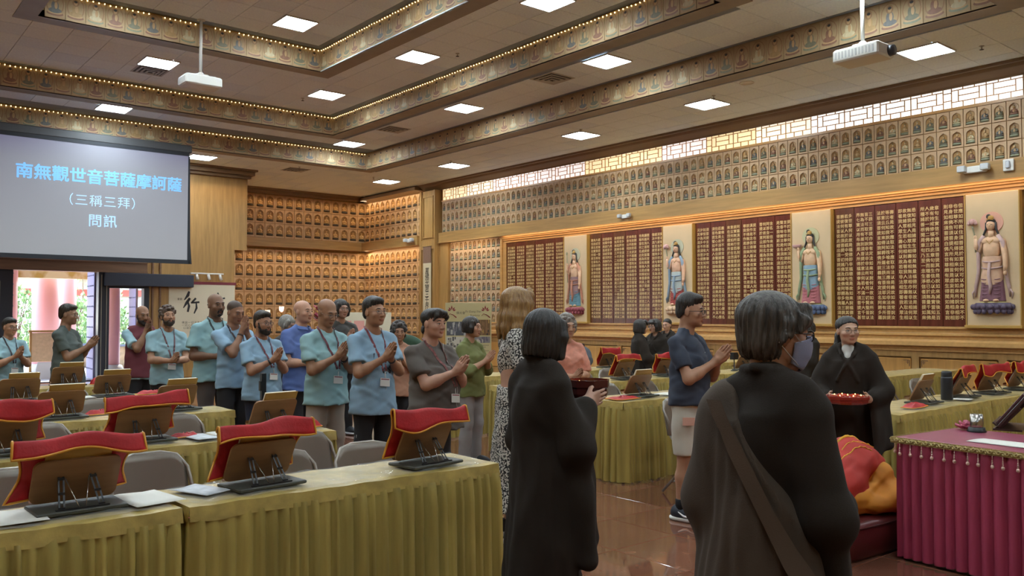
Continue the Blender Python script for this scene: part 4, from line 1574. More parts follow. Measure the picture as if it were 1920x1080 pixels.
def make_book(label, w=.27, h=.25, x=.0, open_=False):
    t = thing('sutra_book', label, 'book')
    b = MB()
    P = [(x - w / 2, .012), (x + w / 2, .012), (x + w / 2, .012 + h), (x - w / 2, .012 + h)]
    for d0, d1, g, m in ((.013, .016, 0, 0), (.016, .036, .006, 1)):
        vs = [pt(px + (g if px < x else -g), s - (g if s > .1 else 0), d0) for px, s in P] + [pt(px + (g if px < x else -g), s - (g if s > .1 else 0), d1) for px, s in P]
        c = MB()
        c.add(vs, [(0, 1, 5, 4), (1, 2, 6, 5), (2, 3, 7, 6), (3, 0, 4, 7), (3, 2, 1, 0), (4, 5, 6, 7)])
        c.build('cover' if m == 0 else 'page_block', COVER if m == 0 else PAGES, t)
    return t


def make_cloth(label, seed, wtop=.50, wmid=.40, flap=.085, tip=1):
    """red cloth laid over the reader's side of the stand and folded over its top; yellow hem all round"""
    rg = random.Random(seed)
    t = thing('red_cloth', label, 'cloth')
    p = [rg.uniform(0, 6) for _ in range(5)]
    S0, S1 = .005, .262

    def f(u, v):
        x = u * 2 - 1
        if v < .62:
            k = v / .62
            s = S0 + (S1 - S0) * k
            w = (wmid - .02 * math.sin(k * PI)) / 2 + (wtop - wmid) / 2 * max(0, (k - .45) / .55) ** 1.4
            fl = .0
            if k < .3:
                fl = (.3 - k) / .3
            xx = x * w - (.055 * fl * tip if x < 0 else -.02 * fl) * abs(x)
            d = .045 + .012 * math.sin(5 * x + p[0]) * k + .02 * abs(x) ** 3 * (1 - k)
            q = Vector(pt(xx, s, d))
            q.y -= .10 * fl * max(0, -x) ** 2 * tip
            q.z -= .012 * fl * max(0, -x) ** 2
            q.z = max(q.z, .006)
            return tuple(q)
        k = (v - .62) / .38
        a = min(1, k / .45) * PI * .62
        w = wtop / 2 + .012 * k
        xx = x * w
        dx = .03
        q = Vector(pt(xx, S1, .045 + .012 * math.sin(5 * x + p[0])))
        c = q + Vector((0, -.018, -.002))
        r = .024
        q = c + Vector((0, r * math.cos(a * 1.0) * 1.0, r * math.sin(a)))
        if k > .45:
            kk = (k - .45) / .55
            wave = 1 + .25 * math.sin(4 * x + p[2]) + (.35 if abs(x) > .8 else 0) * rg.random() * 0
            q += Vector((0, -.020 * kk * wave, -flap * kk * (1 + .22 * math.sin(3.1 * x + p[1]) - .15 * abs(x))))
        q.z += .012 * math.sin(2.2 * x + p[3]) * (1 - k * .5)
        return tuple(q)
    b = MB()
    b.slab(f, 26, 22, .003)
    b.build('cloth', RED, t)
    h = MB()
    n = 24
    loop = [f(i / n, 0) for i in range(n)] + [f(1, i / n) for i in range(n)] + [f(1 - i / n, 1) for i in range(n)] + [f(0, 1 - i / n) for i in range(n)]
    h.tube(loop, .0055, 6, closed=True)
    h.build('hem', HEM, t)
    return t


sets = [
    # x, y, turn, cloth (None / seed), book, words
    (.85, 3.83, .03, 1, 0, 'front row, leftmost'), (1.63, 3.80, .10, 2, 0, 'front row, middle'), (2.53, 3.78, .12, 3, 0, 'front row, beside the aisle'),
    (.86, 5.58, 0, 4, 0, 'second row, cut by the left edge'), (1.62, 5.58, .05, 5, 1, 'second row, middle'), (2.47, 5.56, .12, None, 1, 'second row, at its aisle end'),
    (1.49, 7.24, .02, None, 1, 'third row, left one'), (2.36, 7.24, .10, None, 1, 'third row, at its aisle end'),
    (1.48, 8.88, 0, None, 1, 'fourth row, left one'), (2.27, 8.85, .04, None, 1, 'fourth row, with a grey sleeve beside it'), (2.22, 10.5, .08, None, 1, 'fifth row, before the doorway'),
    (6.22, 5.57, .05, None, 1, 'right second row, beside the flat red cloth'), (7.80, 7.22, .06, 6, 0, 'right third row, nearer the aisle'), (8.62, 7.24, .0, 7, 0, 'right third row, beside the navy shirted man'),
    (9.25, 8.9, .1, 8, 0, 'right fourth row, nearer the aisle'), (10.0, 8.9, -.05, 9, 0, 'right fourth row, below the robed women'), (8.9, 5.58, .1, 10, 0, 'right second row, behind the navy shirted man'), (10.35, 7.25, .0, None, 1, 'right third row, left of the masked woman'),
    (10.4, 5.58, 0, 11, 0, 'right second row, beside the masked woman'), (7.72, 3.52, .05, None, 1, 'right front row, open book turned to the side'), (8.55, 3.52, .1, 12, 0, 'right front row, beside the black flask'), (9.22, 3.52, -.1, 13, 0, 'right front row, second from the right edge'), (9.95, 3.52, 0, 14, 0, 'right front row, at the right edge'),
    (11.4, 7.25, 0, 15, 0, 'right third row, near the wainscot')]
for i, (x, y, rz, cl, bk, w) in enumerate(sets):
    s = make_stand('wooden stand with black braces, ' + w)
    s.location = (x, y, .757)
    s.rotation_euler = (0, 0, rz)
    s['group'] = 'book stands on the tables'
    if cl is not None:
        c = make_cloth('yellow-hemmed red cloth on the stand, ' + w, cl, .47 + .04 * math.sin(cl * 3), .41, .085 + .02 * math.sin(cl * 5), 1 if cl % 3 else .4)
        c.location = (x, y, .757)
        c.rotation_euler = (0, 0, rz)
        c['group'] = 'red cloths draped over the stands'
    if bk or cl is not None:
        b_ = make_book('tan book on the stand, ' + w, .25, .245 if bk else .235, .03 if bk else 0)
        b_.location = (x, y, .757)
        b_.rotation_euler = (0, 0, rz)
        b_['group'] = 'books on the stands'

# folded red cloths lying flat


def red_bundle(x, y, rz, l, w, h, seed, label):
    rg = random.Random(seed)
    p = [rg.uniform(0, 6) for _ in range(4)]
    t = thing('folded_red_cloth', label, 'cloth', (x, y, .757), rz, 'folded red cloths on the tables')
    b = MB()

    def f(u, v):
        a = 2 * PI * u
        r = (abs(math.cos(a)) ** 6 + abs(math.sin(a)) ** 6) ** (-1 / 6.)
        k = math.sin(PI * min(v, .999) / 2)
        z = h * (1 - v ** 3) * (1 + .25 * math.sin(3 * a + p[0]) * v + .2 * math.sin(5 * a + p[1]))
        q = .12 + .88 * v
        return (l / 2 * r * q * math.cos(a) + .006 * math.sin(4 * a + p[2]), w / 2 * r * q * math.sin(a) + .006 * math.sin(5 * a + p[3]), max(.002, z + .004 * math.sin(9 * v + 4 * a)))
    b.grid(f, 32, 7)
    b.add([f(i / 32, 0) for i in range(32)], [tuple(range(32))], 0, True)
    b.build('cloth', RED, t)
    MB().tube([f(i / 32, 1) for i in range(32)], .0045, 5, closed=True).build('hem', HEM, t)
    MB().tube([f(.08, .1 + .85 * i / 8) for i in range(9)], .0035, 5).build('tie', M('tie pink', '#c98a80', .6), t)


red_bundle(2.72, 5.55, .1, .17, .10, .045, 1, 'rolled red cloth at the aisle end of the second row')
red_bundle(1.88, 5.62, .2, .20, .09, .02, 2, 'flat red cloth beside white paper in the second row')
red_bundle(2.66, 8.88, .2, .34, .14, .03, 3, 'flat red cloth at the aisle end of the fourth row')
red_bundle(1.78, 7.32, .2, .22, .10, .03, 4, 'crumpled red cloth in the third row between the stands')
red_bundle(2.52, 10.48, .1, .15, .10, .06, 5, 'rolled red cloth by the doorway in the fifth row')
red_bundle(5.93, 5.52, .1, .34, .22, .018, 6, 'flat red cloth at the aisle end of the right second row')
red_bundle(7.33, 3.42, .1, .34, .14, .03, 7, 'flat red cloth in front of the open book on the right')

# papers
PAPER = M('white paper', '#d9d6cc', .7)
PAPERB = M('printed leaflet', '#b9bcc0', .5, var=.2, scale=18)
for i, (x, y, rz, w, l, m, lb) in enumerate(((1.12, 3.82, .15, .21, .30, PAPER, 'white sheet under plastic right of the leftmost stand'), (.62, 3.80, .0, .2, .28, PAPER, 'white sheet at the left end of the front table'), (1.36, 3.84, .4, .15, .24, PAPERB, 'leaflet by the joint of the front tables'), (1.16, 5.55, .05, .22, .28, PAPER, 'white sheet left of the red cloth in the second row'), (1.36, 5.60, -.2, .18, .24, PAPERB, 'shiny leaflet left of the red cloth in the second row'),
                                              (1.95, 5.52, .08, .16, .28, PAPERB, 'printed sheet right of the red cloth in the second row'), (2.12, 5.53, .02, .16, .28, PAPER, 'second sheet right of the red cloth in the second row'), (2.27, 5.54, .05, .12, .26, PAPERB, 'third sheet in the second row near its aisle stand'), (1.98, 7.22, .1, .2, .26, PAPER, 'white sheet in the third row'), (2.0, 8.85, .1, .2, .2, PAPER, 'white sheet in the fourth row'), (1.78, 10.48, 0, .25, .2, PAPER, 'white sheet in the fifth row'), (6.62, 5.52, 0, .3, .22, PAPER, 'white sheet right of the aisle stand on the right'), (8.3, 3.42, .1, .2, .16, PAPER, 'white sheet beside the black flask'))):
    b = MB()
    b.slab(lambda u, v: ((u - .5) * w, (v - .5) * l, .006 + .003 * math.sin(6 * u + i) * v), 4, 4, .0012)
    o = b.build('paper_sheet', m, None, (x, y, .757), rz)
    tag(o, lb, 'paper', 'sheets of paper on the tables')

# ---------------------------------------------------------------- people: bodies grown as one smooth implicit surface each
F32 = np.float32


def nrm(v):
    v = np.asarray(v, float)
    return v / (np.linalg.norm(v) + 1e-12)


class Shape:
    """list of soft primitives; mesh() turns their smooth union into one closed surface"""

    def __init__(s):
        s.p = []

    def _a(s, fn, lo, hi, k, op):
        s.p.append((fn, np.asarray(lo, float), np.asarray(hi, float), k, op))
        return s

    def cap(s, a, b, ra, rb=None, k=.02, op=1, cut=None):
        a, b = np.asarray(a, float), np.asarray(b, float)
        rb = ra if rb is None else rb
        ba = b - a
        L2 = float(ba @ ba) + 1e-12

        def fn(X, Y, Z):
            px, py, pz = X - a[0], Y - a[1], Z - a[2]
            h = np.clip((px * ba[0] + py * ba[1] + pz * ba[2]) / L2, 0, 1)
            d = np.sqrt((px - ba[0] * h) ** 2 + (py - ba[1] * h) ** 2 + (pz - ba[2] * h) ** 2) - (ra + (rb - ra) * h)
            if cut is not None:
                c, n = cut
                d = np.maximum(d, (X - c[0]) * n[0] + (Y - c[1]) * n[1] + (Z - c[2]) * n[2])
            return d
        r = max(ra, rb)
        return s._a(fn, np.minimum(a, b) - r, np.maximum(a, b) + r, k, op)

    def path(s, pts, rs, k=.02, op=1):
        for i in range(len(pts) - 1):
            s.cap(pts[i], pts[i + 1], rs[i], rs[i + 1], k, op)
        return s

    def ell(s, c, r, k=.02, rot=None, op=1):
        c, r = np.asarray(c, float), np.asarray(r, float)
        Rm = np.eye(3) if rot is None else np.asarray(rot)

        def fn(X, Y, Z):
            px, py, pz = X - c[0], Y - c[1], Z - c[2]
            q = [Rm[0, i] * px + Rm[1, i] * py + Rm[2, i] * pz for i in range(3)]
            k0 = np.sqrt((q[0] / r[0]) ** 2 + (q[1] / r[1]) ** 2 + (q[2] / r[2]) ** 2)
            k1 = np.sqrt((q[0] / r[0] ** 2) ** 2 + (q[1] / r[1] ** 2) ** 2 + (q[2] / r[2] ** 2) ** 2) + 1e-9
            return k0 * (k0 - 1) / k1
        e = np.sqrt((Rm ** 2) @ (r ** 2))
        return s._a(fn, c - e, c + e, k, op)

    def ecyl(s, z0, z1, c0, r0, c1, r1, k=.03, fold=None, op=1):
        """upright elliptic cone, c/r = centre and radii (x, y) at z0 and z1; fold(theta, t) scales the radius"""
        def fn(X, Y, Z):
            t = np.clip((Z - z0) / (z1 - z0), 0, 1)
            x = X - (c0[0] + (c1[0] - c0[0]) * t)
            y = Y - (c0[1] + (c1[1] - c0[1]) * t)
            rx = r0[0] + (r1[0] - r0[0]) * t
            ry = r0[1] + (r1[1] - r0[1]) * t
            q = np.sqrt((x / rx) ** 2 + (y / ry) ** 2) + 1e-6
            if fold is not None:
                q = q / fold(np.arctan2(x / rx, y / ry), t)
            d = (q - 1) * np.sqrt(x * x + y * y) / q
            return np.maximum(d, np.maximum(z0 - Z, Z - z1))
        m = 1.12
        lo = (min(c0[0] - r0[0] * m, c1[0] - r1[0] * m), min(c0[1] - r0[1] * m, c1[1] - r1[1] * m), z0)
        hi = (max(c0[0] + r0[0] * m, c1[0] + r1[0] * m), max(c0[1] + r0[1] * m, c1[1] + r1[1] * m), z1)
        return s._a(fn, lo, hi, k, op)

    def tri(s, a, b, c, th, k=.02):
        a, b, c = [np.asarray(q, float) for q in (a, b, c)]
        n = nrm(np.cross(b - a, c - a))

        def seg(X, Y, Z, p, q):
            d = q - p
            px, py, pz = X - p[0], Y - p[1], Z - p[2]
            h = np.clip((px * d[0] + py * d[1] + pz * d[2]) / (d @ d), 0, 1)
            return (px - d[0] * h) ** 2 + (py - d[1] * h) ** 2 + (pz - d[2] * h) ** 2

        def fn(X, Y, Z):
            ins = None
            for p, q in ((a, b), (b, c), (c, a)):
                e = np.cross(n, q - p)
                w = (X - p[0]) * e[0] + (Y - p[1]) * e[1] + (Z - p[2]) * e[2]
                ins = (w >= 0) if ins is None else ins & (w >= 0)
            pl = ((X - a[0]) * n[0] + (Y - a[1]) * n[1] + (Z - a[2]) * n[2]) ** 2
            ed = np.minimum(np.minimum(seg(X, Y, Z, a, b), seg(X, Y, Z, b, c)), seg(X, Y, Z, c, a))
            return np.sqrt(np.where(ins, pl, ed)) - th
        A = np.array([a, b, c])
        return s._a(fn, A.min(0) - th, A.max(0) + th, k, 1)

    def half(s, c, n, k=0):
        """keep only the side of the plane the normal points away from"""
        c, n = np.asarray(c, float), nrm(n)

        def fn(X, Y, Z):
            return (X - c[0]) * n[0] + (Y - c[1]) * n[1] + (Z - c[2]) * n[2]
        return s._a(fn, (-9,) * 3, (9,) * 3, k, 0)

    def noise(s, amp, fx, fy, fz, seed=0, warp=.6):
        rg = np.random.RandomState(seed)
        ph = rg.uniform(0, 6.28, 9)

        def fn(X, Y, Z):
            w = warp * np.sin(fz * .6 * Z + ph[0] + fx * .5 * X)
            return amp * (np.sin(fx * X + fz * .35 * Z + ph[1] + w) * np.sin(fy * Y + ph[2] + w) + .6 * np.sin(fz * Z + fx * .7 * X + fy * .6 * Y + ph[3] + 1.4 * w) + .35 * np.sin(2.3 * fz * Z - 1.7 * fx * X + ph[4]))
        return s._a(fn, (-9,) * 3, (9,) * 3, 0, 2)

    def disp(s, fn):
        return s._a(fn, (-9,) * 3, (9,) * 3, 0, 2)

    def mesh(s, h, fine=()):
        """fine = [(lo, hi, step)] boxes that get a finer grid"""
        pos = [p for p in s.p if p[4] == 1]
        lo = np.min([p[1] for p in pos], 0) - h * 2
        hi = np.max([p[2] for p in pos], 0) + h * 2
        ax = []
        for i in range(3):
            cur = lo[i]
            a = [cur]
            while cur < hi[i]:
                st = h
                for fl, fh, fs in fine:
                    if fl[i] - h < cur < fh[i]:
                        st = min(st, fs)
                cur += st
                a.append(cur)
            ax.append(np.array(a, F32))
        X, Y, Z = ax[0][:, None, None], ax[1][None, :, None], ax[2][None, None, :]
        D = np.full((len(ax[0]), len(ax[1]), len(ax[2])), .3, F32)
        for fn, pl, ph, k, op in s.p:
            if op in (0, 2):
                d = fn(X, Y, Z).astype(F32)
                D = np.maximum(D, d) if op == 0 else D + d
                continue
            m = max(k, 0) + h * 1.5 + .004
            i0 = [max(0, int(np.searchsorted(ax[i], pl[i] - m)) - 1) for i in range(3)]
            i1 = [int(np.searchsorted(ax[i], ph[i] + m)) + 1 for i in range(3)]
            sl = tuple(slice(a, b) for a, b in zip(i0, i1))
            d = fn(ax[0][sl[0]][:, None, None], ax[1][sl[1]][None, :, None], ax[2][sl[2]][None, None, :]).astype(F32)
            if d.size == 0:
                continue
            c = D[sl]
            if op == 1:
                if k > 0:
                    q = np.maximum(k - np.abs(c - d), 0) / k
                    D[sl] = np.minimum(c, d) - q * q * k * .25
                else:
                    D[sl] = np.minimum(c, d)
            else:
                d = -d
                if k > 0:
                    q = np.maximum(k - np.abs(c - d), 0) / k
                    D[sl] = np.maximum(c, d) + q * q * k * .25
                else:
                    D[sl] = np.maximum(c, d)
        s.D, s.ax = D, ax
        return nets(D, ax)

    def front(s, x, z, sgn=-1):
        """y of the surface met first from the front (-Y) at x, z"""
        i = int(np.clip(np.searchsorted(s.ax[0], x), 0, len(s.ax[0]) - 1))
        k = int(np.clip(np.searchsorted(s.ax[2], z), 0, len(s.ax[2]) - 1))
        col = s.D[i, :, k]
        ins = np.where(col < 0)[0]
        if len(ins) == 0:
            return 0.0
        j = ins[0] if sgn < 0 else ins[-1]
        return float(s.ax[1][j])


def nets(D, ax):
    S = D < 0
    c = np.zeros(tuple(n - 1 for n in D.shape), np.uint8)
    for a in (0, 1):
        for b in (0, 1):
            for d in (0, 1):
                c += S[a:S.shape[0] - 1 + a, b:S.shape[1] - 1 + b, d:S.shape[2] - 1 + d]
    I = np.argwhere((c > 0) & (c < 8))
    idx = np.full(c.shape, -1, np.int32)
    idx[I[:, 0], I[:, 1], I[:, 2]] = np.arange(len(I))
    acc = np.zeros((len(I), 3))
    cnt = np.zeros(len(I))
    for axis in range(3):
        o = [i for i in range(3) if i != axis]
        for a in (0, 1):
            for b in (0, 1):
                p = I.copy()
                p[:, o[0]] += a
                p[:, o[1]] += b
                q = p.copy()
                q[:, axis] += 1
                dp, dq = D[p[:, 0], p[:, 1], p[:, 2]], D[q[:, 0], q[:, 1], q[:, 2]]
                m = (dp < 0) != (dq < 0)
                t = dp[m] / (dp[m] - dq[m])
                pt_ = p[m].astype(float)
                pt_[:, axis] += t
                acc[m] += pt_
                cnt[m] += 1
    G_ = acc / np.maximum(cnt, 1)[:, None]
    V = np.stack([np.interp(G_[:, i], np.arange(len(ax[i])), ax[i]) for i in range(3)], 1)
    faces = []
    for axis in range(3):
        o = [i for i in range(3) if i != axis]
        A = [slice(None)] * 3
        B = [slice(None)] * 3
        A[axis] = slice(0, -1)
        B[axis] = slice(1, None)
        sa, sb = S[tuple(A)], S[tuple(B)]
        E = np.argwhere(sa != sb)
        E = E[(E[:, o[0]] > 0) & (E[:, o[1]] > 0) & (E[:, o[0]] < D.shape[o[0]] - 1) & (E[:, o[1]] < D.shape[o[1]] - 1)]
        if len(E) == 0:
            continue
        ins = sa[E[:, 0], E[:, 1], E[:, 2]]

        def at(a, b):
            q = E.copy()
            q[:, o[0]] += a
            q[:, o[1]] += b
            return idx[q[:, 0], q[:, 1], q[:, 2]]
        Q = np.stack([at(-1, -1), at(0, -1), at(0, 0), at(-1, 0)], 1)
        flip = ins if axis != 1 else ~ins
        Q[~flip] = Q[~flip][:, ::-1]
        faces.append(Q)
    return V, np.concatenate(faces) if faces else np.zeros((0, 4), int)


def np_mesh(name, V, Q, mats, col=None, scale=1.0):
    me = bpy.data.meshes.new(name)
    n, m = len(V), len(Q)
    me.vertices.add(n)
    me.vertices.foreach_set('co', (V * scale).astype(F32).ravel())
    me.loops.add(m * 4)
    me.loops.foreach_set('vertex_index', Q.astype(np.int32).ravel())
    me.polygons.add(m)
    me.polygons.foreach_set('loop_start', np.arange(0, m * 4, 4, dtype=np.int32))
    me.polygons.foreach_set('use_smooth', np.ones(m, bool))
    me.update(calc_edges=True)
    me.validate()
    for mt in (mats if isinstance(mats, (list, tuple)) else [mats]):
        me.materials.append(mt)
    if col is not None:
        a = me.attributes.new('Col', 'FLOAT_COLOR', 'POINT')
        a.data.foreach_set('color', np.concatenate([col, np.ones((n, 1))], 1).astype(F32).ravel())
    return me


def rot3(yaw=0, pitch=0, roll=0):
    """yaw about z (positive = to the person's left), pitch positive = looking down"""
    cy, sy, cp, sp, cr, sr = math.cos(yaw), math.sin(yaw), math.cos(pitch), math.sin(pitch), math.cos(roll), math.sin(roll)
    Rz = np.array([[cy, -sy, 0], [sy, cy, 0], [0, 0, 1]])
    Rx = np.array([[1, 0, 0], [0, cp, -sp], [0, sp, cp]])
    Ry = np.array([[cr, 0, sr], [0, 1, 0], [-sr, 0, cr]])
    return Rz @ Rx @ Ry


SKINM = M('skin', (.97, .97, .97), .5, vcol=True, var=.05, scale=30, bump=.05, bscale=160, spec=.4)


def hairmat(nm, c, c2=None, rough=.42):
    return M('hair ' + nm, c, rough, col2=c2 or c, scale=26, stretch=(3, 3, .5), bump=.5, bscale=70, bstretch=(3, 3, .35), detail=6, spec=.45)


def cloth(nm, c, rough=.8, **k):
    k.setdefault('var', .07)
    k.setdefault('scale', 5)
    k.setdefault('bump', .12)
    k.setdefault('bscale', 260)
    return M('cloth ' + nm, c, rough, **k)


BLACKROBE = cloth('black robe', '#29221c', .88, var=.15, scale=4, spec=.3)
EYEW = M('eye white', '#a39a90', .3)
IRIS = M('iris', '#1d1410', .15)
LASH = M('lash', '#1a1512', .7)
GLASSM = M('spectacle lens', (1, 1, 1), .02, alpha=.10, spec=.8)
GFRAME = M('spectacle frame dark', '#1e1b1b', .35)
GWIRE = M('spectacle frame wire', '#8a8074', .25, metal=.8)
BADGE = M('badge card', '#d8d6cf', .35)


def hand(S, W, d, t, n, curl=.15, spread=.0, thumb=.5, k=.006, sc=1.0):
    """five-fingered hand: W wrist, d finger direction, t towards the thumb, n out of the palm"""
    W, d, t, n = np.asarray(W, float), nrm(d), nrm(t), nrm(n)
    S.cap(W, W + d * .03 * sc, .026 * sc, .027 * sc, .02)
    for off, kl, L, r in ((.031, .086, .072, .0090), (.0105, .090, .082, .0093), (-.0105, .087, .076, .0088), (-.030, .079, .058, .0078)):
        kn = W + (d * kl + t * off) * sc
        S.cap(W + (d * .015 + t * off * .55) * sc, kn, .0145 * sc, .0115 * sc, .012)
        dd = nrm(d + t * off * spread * 9)
        p = kn
        for j, f in enumerate((.46, .31, .23)):
            a = curl * (.6 + j * .9)
            v = nrm(dd * math.cos(a) + n * math.sin(a))
            q = p + v * L * f * sc
            S.cap(p, q, (r - .0007 * j) * sc, (r - .0007 * (j + 1)) * sc, .0025)
            p = q
    b = W + (d * .022 + t * .022 + n * .004) * sc
    m = b + (d * (.040 - .012 * thumb) + t * (.012 + .028 * thumb) + n * .010) * sc
    e = m + (d * .030 + t * .010 * thumb + n * .004) * sc
    f = e + (d * .023 - t * .002 + n * .002) * sc
    S.cap(b, m, .0150 * sc, .0115 * sc, .010)
    S.cap(m, e, .0112 * sc, .0098 * sc, .003)
    S.cap(e, f, .0098 * sc, .0085 * sc, .003)


def elbow(S, Wr, pole, l1=.285, l2=.255):
    S, Wr = np.asarray(S, float), np.asarray(Wr, float)
    d = Wr - S
    L = np.linalg.norm(d)
    u = d / L
    L = min(L, (l1 + l2) * .995)
    a = (l1 * l1 - l2 * l2 + L * L) / (2 * L)
    hgt = math.sqrt(max(l1 * l1 - a * a, 0))
    p = np.asarray(pole, float)
    p = nrm(p - u * (p @ u))
    return S + u * a + p * hgt


class Person:
    pass


def person(label, loc, face_deg, height, pose='pray', skin='#b98a68', sex='m', w=1.0, belly=0.0, head=(0, 0, 0), hair=('short', 'black', '#1c1917', None), top=('tee', None), bottom=('trousers', None), glasses=None,
           beard=None, lanyard=None, badge=True, shoes=('#26262a', '#d8d8d6'), shift=(0, 0), res=.006, lean=0.0, hands=None, headw=1.0, headh=1.0, brow='#201a17', poles=None, sock=None, lipc=None, group=None, sleeve_drop=.45, kneel=False, mask=False):
    """build one standing figure facing local -Y; returns the root Empty"""
    s = height / 1.72
    t = thing('person', label, 'person', (loc[0], loc[1], 0), R(face_deg), group)
    fem = sex == 'f'
    sw = (.165 if fem else .188) * (.5 + .5 * w)
    Rh = rot3(*head)
    Hc = np.array([0, -.020, 1.605]) + np.array([shift[0], shift[1], 0])
    nb = np.array([0, .022, 1.455])
    robe = top[0] == 'robe'
    sk = np.minimum(np.array(lin(skin)) * .98, .8)
    SHO = {k: np.array([k * sw, .018, 1.348]) for k in (-1, 1)}
    # ---- pose
    if hands is None:
        hands = {}
        if pose in ('pray', 'pray_high', 'pray_low'):
            z, y, dv = {'pray': (1.215, -.225, (0, -.62, .78)), 'pray_high': (1.395, -.180, (0, -.20, .97)), 'pray_low': (1.07, -.25, (0, -.80, .60))}[pose]
            for k in (-1, 1):
                dd = nrm(dv)
                hands[k] = dict(W=(k * .027, y - .02 * belly - .05 * belly, z), d=nrm(np.array(dd) + np.array([-k * .10, 0, 0])), t=np.cross((1, 0, 0), dd), n=(-k, 0, 0), curl=.05, thumb=.35)
        elif pose == 'tray':
            for k in (-1, 1):
                hands[k] = dict(W=(k * .15, -.27, 1.03), d=nrm((-k * .45, -.85, .1)), t=nrm((k * .3, -.2, 1)), n=(-k, -.1, .2), curl=.45, thumb=.8)
        elif pose == 'clasp':
            for k in (-1, 1):
                hands[k] = dict(W=(k * .085, -.215 - .04 * belly, 1.07), d=nrm((-k * .92, -.25, .25)), t=(0, -.2, 1), n=(0, 1, 0) if k < 0 else (0, 1, 0), curl=.35, thumb=.5)
        else:
            for k in (-1, 1):
                hands[k] = dict(W=(k * (sw + .055), -.03, .86), d=(0, -.08, -1), t=(0, -1, 0), n=(-k, 0, 0), curl=.25, thumb=.3)
    ELB = {}
    for k in (-1, 1):
        pole = (poles or {}).get(k, (k * .75, .35, -.9) if 'pray' in pose else (k * .6, .6, -.6))
        ELB[k] = elbow(SHO[k], hands[k]['W'], pole)
    # ---- the body: head, neck, trunk, arms, hands, legs in one surface
    B = Shape()

    def hp(p):
        return Hc + Rh @ (np.array(p, float) * np.array([headw, 1, headh]))

    def hell(c, r, k=.02, op=1):
        B.ell(hp(c), np.array(r) * np.array([headw, 1, headh]), k, Rh, op)
    B.cap(nb, hp((0, .030, -.055)), .060 if not fem else .052, .054 if not fem else .046, .03)
    hell((0, .022, .042), (.076, .094, .078), .02)
    hell((0, -.018, -.022), (.067, .076, .084), .03)
    hell((0, -.026, -.076), (.053, .055, .040), .03)
    hell((0, -.068, -.100), (.024, .022, .016), .022)
    B.cap(hp((-.032, -.078, .020)), hp((.032, -.078, .020)), .0135, None, .018)
    for k in (-1, 1):
        hell((k * .042, -.056, -.028), (.024, .026, .022), .02)
        hell((k * .031, -.0945, .001), (.0165, .012, .0095), .008, -1)
        B.path([hp((k * .045, -.079, .004)), hp((k * .031, -.0905, .0085)), hp((k * .017, -.086, .004))], [.004, .0042, .003], .004)
        B.path([hp((k * .044, -.079, -.006)), hp((k * .031, -.0885, -.0088)), hp((k * .018, -.085, -.006))], [.003, .0032, .003], .005)
        hell((k * .013, -.0955, -.037), (.0085, .011, .008), .006)
        hell((k * .0765, .012, -.010), (.010, .020, .031), .008)
    B.cap(hp((0, -.087, .008)), hp((0, -.107, -.034)), .0085, .0120, .009)
    hell((0, -.0905, -.0655), (.021, .009, .0055), .005)
    hell((0, -.0895, -.0745), (.018, .0095, .0068), .005)
    B.cap(hp((-.019, -.0985, -.0700)), hp((.019, -.0985, -.0700)), .0030, None, .004, -1)
    B.ell((0, .008, 1.22), (.148 * w, .098, .170), .05)
    B.cap((-sw * .80, .018, 1.352), (sw * .80, .018, 1.350), .039, None, .04)
    for k in (-1, 1):
        B.cap((0, .025, 1.455), (k * .11, .022, 1.385), .037, .035, .04)
    B.ell((0, -.005 - .03 * belly, 1.06), (.14 * w, .10 + .06 * belly, .16), .06)
    B.ell((0, .01, .93), (.155 * w if not fem else .16 * w, .115, .12), .06)
    for k in (-1, 1):
        h = hands[k]
        am = .5 + .5 * w
        B.cap(SHO[k], ELB[k], .040 * am, .040 * am, .03)
        B.cap(ELB[k] + (np.asarray(h['W']) - ELB[k]) * .02, ELB[k] + (np.asarray(h['W']) - ELB[k]) * .35, .041 * am, .041 * am, .03)
        B.cap(ELB[k] + (np.asarray(h['W']) - ELB[k]) * .3, h['W'], .041 * am, .027, .03)
        hand(B, h['W'], h['d'], h['t'], h['n'], h.get('curl', .1), h.get('spread', 0), h.get('thumb', .5), sc=.95 if fem else 1.03)
        if not kneel:
            B.cap((k * .09, 0, .90), (k * .10, -.01, .49), .085, .056, .04)
            B.cap((k * .10, -.01, .49), (k * .105, .012, .33), .055, .052, .03)
            B.cap((k * .105, .012, .33), (k * .11, .02, .085), .052, .036, .03)
            B.path([(k * .11, .03, .05), (k * .115, -.06, .045), (k * .12, -.13, .03)], [.04, .038, .028], .03)
    if hair[0] == 'buzz':
        pass
    hw = np.array([h['W'] for h in hands.values()])
    fine = [(Hc - .135, Hc + .135, res)]
    lo, hi = hw.min(0) - .05, hw.max(0) + .05
    for h in hands.values():
        e = np.asarray(h['W']) + nrm(h['d']) * .2
        lo, hi = np.minimum(lo, e - .03), np.maximum(hi, e + .03)
    fine.append((lo, hi, res))
    V, Q = B.mesh(.02, fine)
    # ---- skin colours that belong to the skin: lips, ears, stubble, palms
    hl = (V - Hc) @ Rh / np.array([headw, 1, headh])
    col = np.tile(sk, (len(V), 1))
    red = np.array(lipc) if lipc is not None else sk * np.array([.80, .56, .54])
    m = ((hl[:, 0] / .024) ** 2 + ((hl[:, 2] + .070) / .0125) ** 2 < 1) & (hl[:, 1] < -.07)
    col[m] = red
    ck = np.exp(-(((np.abs(hl[:, 0]) - .045) / .02) ** 2 + ((hl[:, 2] + .035) / .022) ** 2)) * (hl[:, 1] < -.02) * .35
    col = col * (1 - ck[:, None]) + col * np.array([1.05, .86, .82]) * ck[:, None]
